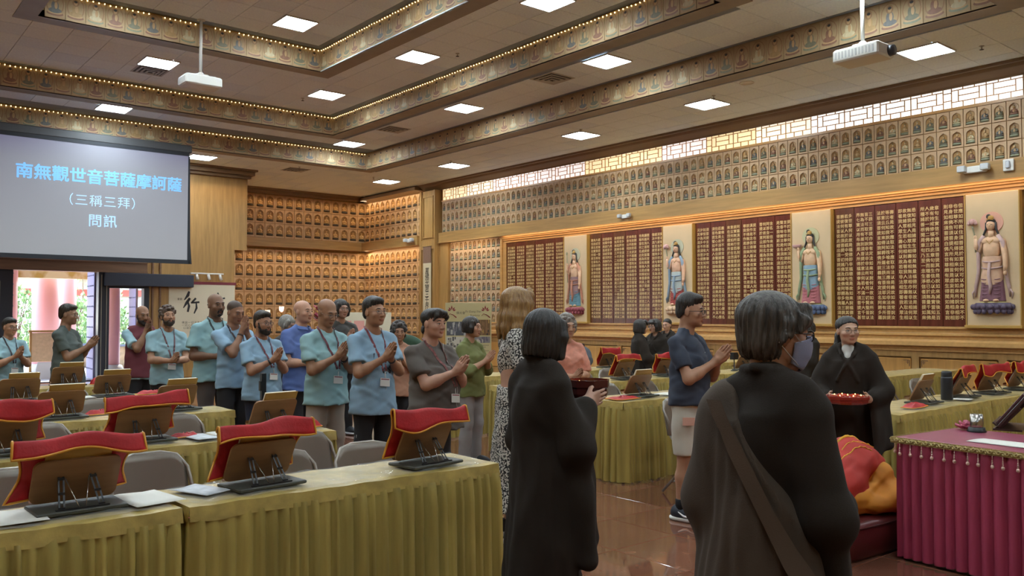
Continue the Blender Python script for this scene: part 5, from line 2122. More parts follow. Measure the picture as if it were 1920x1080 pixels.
    if beard:
        bc = np.array(lin(beard[1]))
        jaw = np.clip((-.048 - hl[:, 2]) / .02, 0, 1) * (hl[:, 1] < .01) * (np.abs(hl[:, 2] + .08) < .07)
        st = beard[2] if len(beard) > 2 else .35
        jaw = jaw * st * (~m)
        col = col * (1 - jaw[:, None]) + bc * jaw[:, None]
    if hair[0] in ('buzz', 'fringe'):
        hc = np.array(lin(hair[2]))
        pl = (hl[:, 1] * .65 + (hl[:, 2] - .035) * .76 > -.012) & (hl[:, 2] > -.07) & (np.abs(hl[:, 2]) < .2) & ~((np.abs(hl[:, 0]) > .073) & (hl[:, 2] < .02) & (np.abs(hl[:, 1] - .012) < .024))
        f = pl * (.85 if hair[0] == 'buzz' else .55)
        if hair[0] == 'fringe':
            f = f * np.clip((.055 - hl[:, 2]) / .05, 0, 1)
        col = col * (1 - f[:, None]) + hc * f[:, None]
    obj('body', np_mesh('body', V, Q, SKINM, col, s), t)
    # ---- eyes, brows
    HM = Matrix(((*Rh[0], Hc[0]), (*Rh[1], Hc[1]), (*Rh[2], Hc[2]), (0, 0, 0, 1)))
    HM = Matrix.Scale(s, 4) @ HM @ Matrix.Diagonal((headw, 1, headh, 1))
    bm = M('brow ' + brow, brow, .8)
    for k in (-1, 1):
        e = MB()
        e.ell((k * .031, -.0778, .000), (.0135, .0118, .0088), 10, 8, 0, HM)
        e.ell((k * .031, -.0860, -.0005), (.0060, .0045, .0062), 8, 6, 1, HM)
        e.tube([(k * .046, -.0815, .003), (k * .038, -.0905, .0062), (k * .031, -.0935, .0070), (k * .022, -.0925, .006), (k * .017, -.0885, .003)], .0016, 4, 2, T=HM)
        e.build('eye', [EYEW, IRIS, LASH], t)
        br = MB()
        br.tube([(k * .050, -.0775, .021), (k * .040, -.0890, .0275), (k * .028, -.0935, .0270), (k * .015, -.0925, .0235)], [.0018, .0036, .0040, .0026], 6, 0, T=HM)
        br.build('eyebrow', bm, t)
    # ---- hair
    hs = hair[0]
    if hs not in ('bald', 'buzz', 'fringe'):
        Hh = Shape()

        def hc_(c, r, k=.02, op=1):
            Hh.ell(hp(c), np.array(r) * np.array([headw, 1, headh]), k, Rh, op)

        def hpath(pts, rs, k=.015):
            Hh.path([hp(p) for p in pts], rs, k)
        up = Rh @ np.array([0, 0, 1.])
        bk = Rh @ np.array([0, 1., 0])
        rgh = random.Random(sum(map(ord, label)))
        strand = .0022
        if hs == 'short':
            lift = hair[4] if len(hair) > 4 else .010
            hc_((0, .026, .054 + lift * .4), (.0805, .0990, .076 + lift * .8))
            hc_((0, .052, -.010), (.068, .070, .066), .03)
            hc_((0, -.045, .088 + lift * .5), (.058, .045, .030 + lift * .4), .02)
            n = nrm(Rh @ np.array([0, -.62, -.78]))
            Hh.half(hp((0, -.079, .074)), n)
            for k in (-1, 1):
                hc_((k * .066, -.066, .012), (.022, .04, .055), .008, -1)
                hc_((k * .085, .012, -.014), (.022, .022, .030), .006, -1)
        elif hs == 'crop':         # cropped sides, fuller top with a fringe to one side
            hc_((0, .028, .045), (.080, .097, .080))
            hc_((0, -.030, .085), (.070, .070, .045), .02)
            hpath([(-.04, -.07, .10), (.02, -.096, .085), (.055, -.088, .055), (.062, -.075, .03)], [.022, .02, .018, .010])
            hpath([(-.03, -.075, .10), (-.05, -.08, .07), (-.068, -.06, .03)], [.022, .016, .010])
            hc_((0, .075, -.055), (.058, .03, .05), .02)
            n = nrm(Rh @ np.array([0, -.55, -.83]))
            Hh.half(hp((0, -.100, .035)), n)
            hc_((0, -.105, -.005), (.046, .05, .055), .008, -1)
            for k in (-1, 1):
                hc_((k * .085, .010, -.016), (.022, .024, .030), .006, -1)
        elif hs in ('bob', 'bobfull'):
            ln = hair[4] if len(hair) > 4 else -.10
            hc_((0, .024, .040), (.088, .106, .090))
            hc_((0, .030, (ln + .03) / 2), (.096, .100, .085 - ln * .45), .03)
            for k in (-1, 1):
                hpath([(k * .070, -.035, .055), (k * .088, -.030, -.01), (k * .090, -.020, ln + .02)], [.022, .022, .018], .02)
            if hs == 'bobfull':
                for k in range(-3, 4):
                    hpath([(k * .014, -.060, .105), (k * .019, -.092, .07), (k * .020, -.094, .045)], [.018, .014, .009], .012)
            Hh.half(hp((0, 0, ln)), nrm(Rh @ np.array([0, .12, -1.])))
            hc_((0, -.105, -.045), (.060, .062, .105 if hs == 'bob' else .085), .012, -1)
            strand = .003
        elif hs == 'bowl':
            hc_((0, .022, .045), (.087, .106, .086))
            hc_((0, .040, -.025), (.080, .076, .085), .03)
            for k in (-1, 1):
                hpath([(k * .05, -.070, .078), (k * .070, -.062, .042), (k * .074, -.044, .012)], [.022, .016, .010], .02)
                hpath([(k * .084, .0, .03), (k * .083, .01, -.02), (k * .078, .01, -.045)], [.016, .014, .006], .02)
            Hh.half(hp((0, .03, -.098)), nrm(Rh @ np.array([0, .25, -1.])))
            hc_((0, -.115, -.030), (.064, .062, .085), .012, -1)
            for k in (-1, 1):
                hc_((k * .092, -.020, -.050), (.035, .048, .040), .008, -1)
            strand = .003
        elif hs == 'long':
            hc_((0, .022, .045), (.090, .108, .088))
            for k in (-1, 1):
                for j in range(7):
                    a = .2 + .42 * j
                    x, y = k * math.sin(a) * .085, -math.cos(a) * .085 + .01
                    dx = rgh.uniform(-.012, .012)
                    hpath([(x * .7, y * .7, .08), (x * 1.08, y * 1.0, .01), (x * 1.2 + dx, y * 1.05 + .01, -.08), (x * 1.25 - dx, y * 1.05 + .02, -.16), (x * 1.2 + dx, y + .03, -.23)], [.022, .028, .03, .028, .010], .02)
            hpath([(-.02, -.07, .105), (.04, -.085, .07), (.075, -.062, .0), (.085, -.045, -.08)], [.02, .018, .016, .012])
            hpath([(-.02, -.07, .105), (-.06, -.07, .07), (-.082, -.05, .0), (-.09, -.04, -.08)], [.02, .018, .018, .014])
            hc_((0, -.112, -.030), (.052, .060, .095), .012, -1)
            strand = .003
        elif hs == 'curly':
            vol = hair[4] if len(hair) > 4 else .02
            hc_((0, .026, .048), (.080 + vol * .4, .098 + vol * .4, .080 + vol * .4))
            for j in range(110):
                a, b_ = rgh.uniform(0, 6.28), rgh.uniform(-.75, 1)
                q = math.sqrt(1 - b_ * b_)
                p = np.array([(.078 + vol) * q * math.cos(a), .026 + (.094 + vol) * q * math.sin(a), .045 + (.078 + vol) * b_])
                if p[1] < -.035 and p[2] < .075:
                    continue
                if abs(p[0]) > .06 and p[2] < -.02 and p[1] < .0:
                    continue
                hc_(p, (.019, .019, .019), .008)
            hc_((0, -.105, -.018), (.058, .060, .080), .010, -1)
            for k in (-1, 1):
                hc_((k * .088, .006, -.016), (.022, .024, .030), .006, -1)
            Hh.half(hp((0, .05, -.085)), nrm(Rh @ np.array([0, .2, -1.])))
        elif hs == 'permed':
            hc_((0, .026, .048), (.084, .102, .084))
            for j in range(170):
                a, b_ = rgh.uniform(0, 6.28), rgh.uniform(-1, 1)
                q = math.sqrt(1 - b_ * b_)
                p = np.array([.098 * q * math.cos(a), .026 + .108 * q * math.sin(a), .015 + .125 * b_])
                if p[1] < -.03 and abs(p[0]) < .065 and p[2] < .085:
                    continue
                hc_(p, (.020, .020, .020), .01)
            hc_((0, -.108, -.025), (.056, .062, .088), .010, -1)
        elif hs == 'tied':
            hc_((0, .026, .048), (.085, .104, .084))
            n = nrm(Rh @ np.array([0, -.62, -.78]))
            Hh.half(hp((0, -.070, .074)), n)
            hc_((0, -.092, .03), (.040, .03, .05), .01, -1)
            Hh2 = [(0, .115, .02), (-.02, .135, -.05), (-.04, .12, -.14), (-.05, .11, -.22)]
            hpath(Hh2, [.03, .036, .032, .010], .015)
            for k in (-1, 1):
                hc_((k * .085, .010, -.014), (.022, .022, .030), .006, -1)
        ry = Rh.T

        def strands(X, Y, Z):
            x = ry[0, 0] * (X - Hc[0]) + ry[0, 1] * (Y - Hc[1]) + ry[0, 2] * (Z - Hc[2])
            y = ry[1, 0] * (X - Hc[0]) + ry[1, 1] * (Y - Hc[1]) + ry[1, 2] * (Z - Hc[2]) - .03
            z = ry[2, 0] * (X - Hc[0]) + ry[2, 1] * (Y - Hc[1]) + ry[2, 2] * (Z - Hc[2])
            a = np.arctan2(x, y)
            return strand * (np.sin(31 * a + 22 * z) + .6 * np.sin(17 * a - 30 * z + 1.3)) * np.clip((.13 - z) * 14, .1, 1)
        if hs not in ('curly', 'permed'):
            Hh.disp(strands)
        V2, Q2 = Hh.mesh(min(res * .95, .0058))
        o = obj('hair', np_mesh('hair', V2, Q2, hairmat(hair[1], hair[2], hair[3]), None, s), t)
    if beard and beard[0] == 'full':
        Bd = Shape()
        Bd.ell(hp((0, -.030, -.078)), np.array((.060, .066, .046)) * np.array([headw, 1, headh]), .02, Rh)
        Bd.ell(hp((0, -.066, -.106)), (.034, .032, .028), .02, Rh)
        Bd.path([hp((-.030, -.082, -.073)), hp((-.018, -.096, -.056)), hp((.018, -.096, -.056)), hp((.030, -.082, -.073))], [.008, .006, .006, .008], .008)
        for k in (-1, 1):
            Bd.path([hp((k * .069, -.010, .005)), hp((k * .064, -.020, -.04)), hp((k * .052, -.035, -.075))], [.008, .012, .018], .012)
        Bd.ell(hp((0, -.100, -.0700)), (.020, .016, .0085), .004, Rh, -1)
        Bd.half(hp((0, -.02, -.050)), nrm(Rh @ np.array([0, -.62, .78])) if False else nrm(Rh @ np.array([0, -.25, .97])) * 1.0) if False else None
        Bd.ell(hp((0, -.105, -.015)), (.050, .06, .042), .008, Rh, -1)
        Bd.noise(.0018, 160, 160, 160, 5)
        V3, Q3 = Bd.mesh(res)
        obj('beard', np_mesh('beard', V3, Q3, hairmat('beard ' + beard[1], beard[1], None, .7), None, s), t)
    elif beard and beard[0] == 'goatee':
        Bd = Shape()
        Bd.ell(hp((0, -.070, -.104)), (.026, .024, .020), .01, Rh)
        Bd.path([hp((-.026, -.085, -.083)), hp((-.024, -.094, -.062)), hp((0, -.102, -.055)), hp((.024, -.094, -.062)), hp((.026, -.085, -.083))], [.008, .006, .005, .006, .008], .01)
        V3, Q3 = Bd.mesh(res)
        obj('beard', np_mesh('beard', V3, Q3, hairmat('beard ' + beard[1], beard[1], None, .7), None, s), t)
    # ---- glasses
    if glasses:
        thin, shape = glasses
        g = MB()
        for k in (-1, 1):
            loop = []
            for j in range(20):
                a = 2 * PI * j / 20
                p = 2.6 if shape == 'square' else 2.0
                ca, sa = math.cos(a), math.sin(a)
                r = (abs(ca) ** p + abs(sa) ** p) ** (-1 / p)
                x = .0235 * r * ca
                loop.append((k * .0325 + x, -.1035 + .10 * (abs(k * .0325 + x) - .03) ** 1 * .9, -.003 + .0175 * r * sa))
            g.tube(loop, .0012 if thin else .0021, 5, 0, True, HM)
            g.tube([(k * .055, -.100, .003), (k * .075, -.075, .003), (k * .079, .0, .0), (k * .080, .03, -.012)], .0014 if thin else .002, 5, 0, False, HM)
        g.tube([(-.010, -.104, .002), (0, -.108, .005), (.010, -.104, .002)], .0013 if thin else .002, 5, 0, False, HM)
        go = g.build('glasses', GWIRE if thin else GFRAME, t)
        for k in (-1, 1):
            ln = MB()
            ln.add([(k * .0325 + .022 * math.cos(2 * PI * j / 14), -.1035 + .09 * (abs(k * .0325 + .022 * math.cos(2 * PI * j / 14)) - .03), -.003 + .0165 * math.sin(2 * PI * j / 14)) for j in range(14)], [tuple(range(14))], 0, False, HM)
            ln.build('lens', GLASSM, go)
    if mask:
        mk = MB()

        def mf(u, v):
            a = (u - .5) * 2.95
            c_ = max(0, math.cos(a))
            zt, zb = -.030 + .028 * c_, -.088 - .030 * c_
            z = zt + (zb - zt) * v
            x = math.sin(a) * (.0755 - .012 * v)
            y = -.016 - c_ * (.104 + .012 * math.sin(PI * v) - .030 * v * v)
            return tuple(HM @ Vector((x, y, z + .0022 * math.sin(20 * v) * c_)))
        mk.slab(mf, 18, 16, .002 * s)
        mo = mk.build('face_mask', cloth('mask', '#8f97b5', .8), t)
        for k in (-1, 1):
            el = MB()
            el.tube([(k * .072, -.048, -.025), (k * .078, -.01, .012), (k * .082, .025, .005), (k * .080, .03, -.03), (k * .070, -.045, -.095)], .0016, 5, 0, False, HM)
            el.build('ear_loop', M('elastic', '#c9c7c4', .7), mo)
    P = Person()
    P.root, P.s, P.B, P.SHO, P.ELB, P.hands, P.Hc, P.Rh, P.HM, P.sw = t, s, B, SHO, ELB, hands, Hc, Rh, HM, sw
    P.seed = sum(map(ord, label)) % 997
    dress(P, fem, w, belly, top, bottom, lanyard, badge, shoes, sock, sleeve_drop, kneel)
    return P


def dress(P, fem, w, belly, top, bottom, lanyard, badge, shoes, sock, sleeve_drop, kneel):
    t, s, SHO, ELB, hands, sw, seed = P.root, P.s, P.SHO, P.ELB, P.hands, P.sw, P.seed
    kind, mat = top[0], top[1]
    opt = top[2] if len(top) > 2 else {}
    T = Shape()
    if kind in ('tee', 'polo', 'vneck', 'blouse', 'vest', 'knit'):
        hem = opt.get('hem', .78)
        ease = opt.get('ease', 1.0)
        am = .5 + .5 * w
        T.ell((0, .003, 1.225), (.166 * w, .120, .182), .05)
        T.cap((-sw * .76, .018, 1.346), (sw * .76, .018, 1.348), .055, None, .04)
        for k in (-1, 1):
            T.cap((0, .028, 1.452), (k * .125, .022, 1.382), .048, .050, .04)
        rb = (.178 * w * ease + .028, .150 * ease + .055 * belly)
        T.ecyl(hem, 1.25, (0, -.004 - .035 * belly), rb, (0, -.002 - .01 * belly), (.168 * w, .122 + .03 * belly), .05)
        T.ell((0, -.008 - .04 * belly, 1.08), (.158 * w, .118 + .065 * belly, .18), .06)
        if fem:
            for k in (-1, 1):
                T.ell((k * .068, -.085, 1.235), (.068, .058, .066), .05)
        ln = opt.get('sleeve', .68)
        if ln > 0:
            for k in (-1, 1):
                S, E, W_ = SHO[k], ELB[k], np.asarray(hands[k]['W'])
                if ln <= 1:
                    u = nrm(E - S)
                    c = S + (E - S) * ln
                    T.cap(S - u * .01, S + (E - S) * min(1.2, ln + .15),   .060 * am, (.072 if kind != 'knit' else .06) * am * opt.get('loose', 1.0), .03, 1, (c, u))
                else:
                    u = nrm(W_ - E)
                    f = ln - 1
                    c = E + (W_ - E) * f
                    T.cap(S, E, .066 * am, .062 * am, .03)
                    T.cap(E, E + (W_ - E) * min(1.2, f + .2), .062 * am, .050 * am, .03, 1, (c, u))
        T.noise(.0050 * opt.get('wr', 1), 17, 13, 24, seed)
        T.noise(.0034 * opt.get('wr', 1), 34, 28, 44, seed + 3, 1.4)
        # neck opening
        T.cap((0, .025, 1.455), (0, -.04, 1.60), .058 if not fem else .055, .070, .008, -1)
        if kind in ('vneck', 'blouse'):
            T.path([(0, -.11, 1.46), (0, -.13, 1.36 if kind == 'vneck' else 1.33)], [.045, .018], .01, -1)
        elif kind == 'polo':
            T.path([(0, -.10, 1.46), (0, -.13, 1.39)], [.03, .012], .01, -1)
        else:
            T.ell((0, -.085, 1.445), (.050, .06, .032), .01, None, -1)
        V, Q = T.mesh(.011)
        nm = {'vest': 'vest', 'blouse': 'blouse'}.get(kind, 'shirt')
        so_ = obj(nm, np_mesh(nm, V, Q, mat, None, s), t)
        if kind == 'polo':
            cb = MB()
            for k in (-1, 1):
                cb.slab(lambda u, v: tuple(np.array((k * (.072 * math.sin(PI * (.05 + .9 * u)) * (1 + .25 * v)), .075 * math.cos(PI * (.05 + .93 * u)) * (1 + .30 * v) - .005, 1.475 - .035 * u - .035 * v)) * s), 12, 4, .004 * s)
            cb.build('collar', mat, so_)
    elif kind == 'robe':
        fl = opt.get('flare', 1.0)

        def fold(a, tt):
            k = 1 - tt
            return 1 + .045 * k * np.sin(9 * a + 2.2 * np.sin(2 * a + seed)) + .025 * k * np.sin(17 * a + seed) + .012 * np.sin(5 * a + 9 * tt)
        bot = opt.get('bottom', .03)
        T.ecyl(bot, 1.34, (0, .0), (.27 * fl, .225 * fl), (0, .005), (.160 * w, .112), .10, fold)
        T.ell((0, .005, 1.25), (.178 * w, .130, .18), .06)
        T.cap((-sw * .80, .02, 1.372), (sw * .80, .02, 1.372), .064, None, .06)
        for k in (-1, 1):
            T.cap((0, .030, 1.468), (k * .11, .024, 1.425), .050, .056, .04)
            S, E, W_ = SHO[k], ELB[k], np.asarray(hands[k]['W'])
            wc = E + (W_ - E) * .86
            T.cap(S, E, .068, .080, .05)
            T.cap(E, wc, .085, .060, .04)
            dr = sleeve_drop if not isinstance(sleeve_drop, dict) else sleeve_drop[k]
            if dr > 0:
                out = np.array([k * .05, -.02, 0])
                low = wc + np.array([0, 0, -dr]) + out * .8
                low2 = E + (wc - E) * .25 + np.array([0, 0, -dr * .92]) + out
                T.tri(E, wc, low, .026, .05)
                T.tri(E, low, low2, .026, .05)
                T.tri(S + (E - S) * .5, E, low2, .03, .06)
        am_ = opt.get('amp', 1.0)
        T.noise(.006 * am_, 13, 12, 9, seed)
        T.noise(.003 * am_, 30, 26, 17, seed + 3)
        T.cap((0, -.012, 1.475), (0, -.06, 1.62), .052, .07, .01, -1)
        T.path([(0, -.10, 1.48), (0, -.135, 1.36)], [.040, .014], .01, -1)
        # crossed collar bands
        for k in (-1, 1):
            T.path([(0, .090, 1.500), (k * .062, .05, 1.492), (k * .074, -.02, 1.462), (k * .05, -.098, 1.40), (-k * .03, -.135, 1.29), (-k * .085, -.128, 1.18)], [.016, .016, .015, .014, .013, .012], .008)
        V, Q = T.mesh(opt.get('h', .013))
        so_ = obj('robe', np_mesh('robe', V, Q, mat, None, s), t)
        if opt.get('inner'):
            IN = Shape()
            IN.cap((0, .01, 1.40), (0, -.02, 1.440), .062, .055, .02)
            IN.ell((0, -.058, 1.375), (.034, .042, .045), .03)
            V4, Q4 = IN.mesh(.009)
            obj('inner_collar', np_mesh('inner_collar', V4, Q4, cloth('inner ' + opt['inner'], opt['inner']), None, s), t)
    elif kind == 'dress':
        def fold(a, tt):
            return 1 + .04 * (1 - tt) * np.sin(8 * a + seed)
        T.ecyl(opt.get('hem', .22), 1.05, (0, 0), (.26, .20), (0, 0), (.165 * w, .125), .05, fold)
        T.ell((0, .003, 1.24), (.160 * w, .118, .20), .05)
        T.cap((-sw * .84, .018, 1.392), (sw * .84, .018, 1.392), .060, None, .05)
        for k in (-1, 1):
            T.ell((k * .068, -.085, 1.235), (.068, .055, .066), .05)
            S, E = SHO[k], ELB[k]
            u = nrm(E - S)
            T.cap(S, S + (E - S) * 1.0, .072, .105, .03, 1, (S + (E - S) * .62, u))
        T.noise(.005, 17, 13, 24, seed)
        T.cap((0, .02, 1.44), (0, -.05, 1.60), .07, .085, .008, -1)
        V, Q = T.mesh(.012)
        so_ = obj('dress', np_mesh('dress', V, Q, mat, None, s), t)
    P.T = T
    P.shirt = so_
    if bottom[0] != 'none' and kind not in ('robe', 'dress'):
        L = Shape()
        L.ell((0, .01, .92), (.166 * (w if w > 1 else 1), .122 + .03 * belly, .13), .05)
        shorts = bottom[0] == 'shorts'
        for k in (-1, 1):
            L.cap((k * .088, .0, .90), (k * .102, -.01, .48), .104, .088 if shorts else .076, .04)
            if not shorts:
                L.cap((k * .102, -.008, .48), (k * .11, .018, .06), .078, .066, .03)
        L.half((0, 0, .50 if shorts else .045), (0, 0, -1))
        L.half((0, 0, .95), (0, 0, 1))
        L.noise(.005, 14, 12, 18, seed + 9)
        V, Q = L.mesh(.013)
        obj(bottom[0], np_mesh(bottom[0], V, Q, bottom[1], None, s), t)
    if shoes and kind != 'robe':
        for k in (-1, 1):
            F_ = Shape()
            F_.ell((k * .118, -.045, .048), (.050, .145, .052), .02)
            F_.ell((k * .113, .045, .065), (.046, .055, .060), .03)
            F_.half((0, 0, .022), (0, 0, -1))
            F_.half((0, 0, .118), (0, 0, 1))
            V, Q = F_.mesh(.009)
            sh = obj('shoe', np_mesh('shoe', V, Q, M('shoe ' + shoes[0], shoes[0], .6), None, s), t)
            So = Shape()
            So.ell((k * .118, -.042, .018), (.055, .152, .030), .02)
            So.ell((k * .113, .06, .018), (.05, .055, .032), .02)
            So.half((0, 0, .001), (0, 0, -1))
            So.half((0, 0, .034), (0, 0, 1))
            V, Q = So.mesh(.010)
            obj('sole', np_mesh('sole', V, Q, M('sole ' + shoes[1], shoes[1], .5), None, s), sh)
            if sock:
                MB().lathe([(.046 * s, .085 * s), (.045 * s, .16 * s), (.041 * s, .165 * s)], 14, 0, Matrix.Translation((k * .11 * s, .02 * s, 0))).build('sock', M('sock ' + sock, sock, .9), t)
    if lanyard:
        col, zlow, tilt = lanyard
        P_ = []
        rb = MB()
        for k in (-1, 1):
            pts = [(0, .075, 1.49), (k * .055, .055, 1.482), (k * .082, .0, 1.462)]
            n = 16
            for j in range(n + 1):
                f = j / n
                x = k * .080 * (1 - f) + (.012 * k + tilt) * f
                z = 1.445 + (zlow + .03 - 1.445) * f
                pts.append((x, min(P.T.front(x + q, z + q2) for q in (-.014, 0, .014) for q2 in (-.012, 0, .012)) - .004, z))
            w_ = .0095
            vs, fs = [], []
            for i, p in enumerate(pts):
                p = np.array(p)
                d = nrm(np.array(pts[min(i + 1, len(pts) - 1)]) - np.array(pts[max(i - 1, 0)]))
                out = nrm(np.array([p[0] * .6, p[1] - .02, .25 if i < 3 else 0]))
                sd = nrm(np.cross(d, out))
                vs += [tuple((p + sd * w_) * s), tuple((p - sd * w_) * s), tuple((p - sd * w_ + out * .003) * s), tuple((p + sd * w_ + out * .003) * s)]
            for i in range(len(pts) - 1):
                for e_ in range(4):
                    fs.append((i * 4 + e_, i * 4 + (e_ + 1) % 4, i * 4 + 4 + (e_ + 1) % 4, i * 4 + 4 + e_))
            rb.add(vs, fs, 0)
        lo_ = rb.build('lanyard', M('lanyard ' + col, col, .7, var=.4, scale=60), t)
        if badge:
            x, z = tilt, zlow - .03
            y = min(P.T.front(x, z), P.T.front(x, z - .05)) - .014
            b = MB()
            b.bbox(-.048 * s, .048 * s, -.002 * s, .002 * s, -.070 * s, 0, .001)
            b.cyl((0, 0, 0), (0, .004 * s, .05 * s), .004 * s, n=6)
            o = b.build('badge', BADGE, lo_, (x * s, y * s, z * s))
            o.rotation_euler = (R(-6), R(6), 0)
            MB().box(-.04 * s, .04 * s, -.0028 * s, -.002 * s, -.014 * s, -.006 * s).build('badge_print', M('badge print', '#8e3b44', .6), lo_, (x * s, y * s, z * s)).rotation_euler = (R(-6), R(6), 0)

LB = cloth('light blue tee', '#8aa9b1')
LB2 = cloth('light blue tee, bluer', '#87a5ba')
TEAL = cloth('pale teal tee', '#8aadb0')
BLK = cloth('black trousers', '#232326')
NAVY = cloth('navy trousers', '#23283a')
HB, HD, HBR = ('black', '#211e1c', '#35302c'), ('dark', '#1d1815', '#35291f'), ('brown', '#3a2a1f', '#5a4433')
ROW = 'people standing in line with palms together'


def print_on(P, body, x, z, size, col, name='shirt_print', fat=.0):
    me = text_mesh(body, size, fat=fat)
    me.materials.append(M('print ' + col, col, .7))
    bmx = bmesh.new()
    bmx.from_mesh(me)
    for v in bmx.verts:
        px, pz = x + v.co.x, z + v.co.y
        v.co = ((px) * P.s, (min(P.T.front(px + q, pz) for q in (-.012, 0, .012)) - .005) * P.s, pz * P.s)
    bmx.to_mesh(me)
    bmx.free()
    return obj(name, me, P.root)


def wristband(P, k, col, r=.033, wd=.02):
    W_ = np.asarray(P.hands[k]['W'], float)
    E = np.asarray(P.ELB[k], float)
    u = nrm(E - W_)
    a, b = W_ + u * .03, W_ + u * (.03 + wd)
    return MB().cyl(tuple(a * P.s), tuple(b * P.s), r * P.s, n=16).build('wristband', M('band ' + col, col, .5), P.root)


def wire(P, pts, col='#c9c7c2', r=.0022):
    q = [(x * P.s, (min(P.T.front(x + d, z) for d in (-.012, 0, .012)) - .007) * P.s if y is None else y * P.s, z * P.s) for x, y, z in pts]
    return MB().tube(q, r, 5).build('earphone_wire', M('wire ' + col, col, .5), P.root)


# --- the line along the aisle, back to front
P1 = person('person in a pale blue shirt and dark glasses at the left edge, palms together', (1.83, 11.72), 20, 1.50, 'pray', '#b08467', head=(.05, .02, 0), hair=('short', *HB), glasses=(False, 'square'), top=('tee', LB), bottom=('trousers', BLK), lanyard=('#3f3f44', 1.08, 0), group=ROW, headh=.98)
P2 = person('person in a dark grey-green shirt seen in profile before the bright doorway', (2.32, 11.05), 52, 1.66, 'pray', '#8f6a52', head=(0, .05, 0), hair=('short', *HD), glasses=(True, 'square'), top=('tee', cloth('grey green tee', '#454d49'), dict(ease=1.1, hem=.78)), bottom=('trousers', cloth('dark slate trousers', '#2b2d33')), belly=.5, w=1.05, group=ROW, poles={1: (.5, .5, -.9), -1: (-.5, .5, -.9)})
P3 = person('bald bearded person in a maroon vest with hands folded before the mouth', (3.18, 11.12), 8, 1.655, 'pray_high', '#8a6249', head=(-.05, .10, 0), hair=('fringe', 'dark', '#2a211c', None), beard=('full', '#2a221e', .5), top=('tee', LB, dict(ease=1.05)), bottom=('trousers', BLK), group=ROW)
VST = Shape()
VST.ecyl(.80, 1.25, (0, -.004), (.222, .172), (0, 0), (.188, .140), .05)
VST.ell((0, .003, 1.26), (.186, .136, .20), .05)
VST.cap((-.12, .018, 1.405), (.12, .018, 1.405), .066, None, .05)
VST.cap((0, .025, 1.455), (0, -.04, 1.60), .066, .08, .008, -1)
VST.path([(0, -.11, 1.47), (0, -.15, 1.28)], [.045, .012], .01, -1)
VST.noise(.004, 17, 13, 24, 5)
V_, Q_ = VST.mesh(.012)
obj('vest', np_mesh('vest', V_, Q_, cloth('maroon vest', '#6b2f38'), None, P3.s), P3.root)
P4 = person('person with curly brown hair and beard looking up, pale blue shirt', (3.20, 10.20), 2, 1.64, 'pray_low', '#ab8065', head=(.0, -.16, 0), hair=('curly', *HBR, .012), beard=('full', '#33261d', .5), top=('tee', LB), bottom=('trousers', BLK), lanyard=('#6a4a4c', 1.06, .01), group=ROW)
P5 = person('tall bald person with a black goatee, pale blue shirt, arm across the waist', (3.41, 9.24), 6, 1.775, 'clasp', '#7d5a45', head=(.05, .02, 0), hair=('bald',), beard=('goatee', '#211b18', .35), top=('tee', TEAL, dict(ease=1.12, hem=.80, loose=1.15)), bottom=('trousers', cloth('taupe trousers', '#5d5450')), lanyard=('#3d4646', 1.10, 0), badge=False, w=1.1, group=ROW)
P6 = person('buzz-cut person covering the nose with joined hands, pale blue shirt', (3.42, 8.72), 12, 1.69, 'pray_high', '#9a7057', head=(.05, .26, 0), hair=('buzz', 'dark', '#2c2521', None), top=('tee', LB2, dict(hem=.80)), bottom=('trousers', BLK), group=ROW, lanyard=('#4a4347', 1.15, 0), badge=False)
wristband(P6, -1, '#4a3428')
P7 = person('person with dark glasses and full dark beard, pale blue shirt and badge', (3.44, 8.05), 10, 1.57, 'pray', '#a87c62', head=(.10, .0, 0), hair=('short', *HD, .014), beard=('full', '#241b17', .5), glasses=(False, 'square'), top=('tee', LB2, dict(ease=1.1, hem=.78)), bottom=('trousers', NAVY), lanyard=('#6b3a40', 1.10, .02), belly=.4, w=1.05, group=ROW)
wristband(P7, -1, '#2a2526')
P8 = person('bald fair person in a royal blue polo shirt, arms joined', (3.97, 8.26), 18, 1.695, 'clasp', '#c39479', head=(.05, -.02, 0), hair=('bald',), top=('polo', cloth('royal blue polo', '#5a6fa6'), dict(ease=1.1)), bottom=('trousers', BLK), belly=.5, w=1.12, group=ROW, headw=1.05)
P9 = person('balding person with eyes lowered, pale teal shirt, badge and beige trousers', (3.51, 6.83), 4, 1.68, 'pray', '#a0765a', head=(.12, .30, 0), hair=('fringe', 'dark', '#2a221d', None), top=('tee', TEAL, dict(ease=1.08)), bottom=('trousers', cloth('beige trousers', '#a79b8e')), lanyard=('#6a3a41', 1.07, .03), group=ROW, glasses=(True, 'round'), belly=.2)
wristband(P9, 1, '#1c1c1e', .035, .03)
print_on(P9, 'CS', .10, 1.16, .07, '#39474d', fat=.003)
P10 = person('person with chin-length dark hair and glasses in a dark top, far behind', (5.29, 9.89), 0, 1.745, 'pray', '#ad826b', head=(.05, .05, 0), hair=('bob', *HB, -.10), glasses=(True, 'round'), top=('vneck', cloth('charcoal top', '#3c3936')), bottom=('trousers', BLK), group=ROW)
P11 = person('person with short black hair and wire glasses, pale blue printed shirt, black trousers', (3.68, 6.30), 2, 1.685, 'pray', '#a97d60', head=(.15, -.04, 0), hair=('short', *HB, .014), glasses=(True, 'square'), top=('tee', LB2, dict(ease=1.1, hem=.73)), bottom=('trousers', cloth('black sports trousers', '#1c1b1d')), lanyard=('#7d4347', 1.07, .02), group=ROW, headw=1.04)
print_on(P11, 'I', -.065, 1.205, .12, '#2f3a45', fat=.002)
print_on(P11, 'GS', .045, 1.105, .085, '#2f3a45', fat=.004)
wristband(P11, 1, '#2b2a2c')
wire(P11, [(.03, None, 1.10), (.04, None, 1.02), (.035, None, .94), (.01, None, .86)])
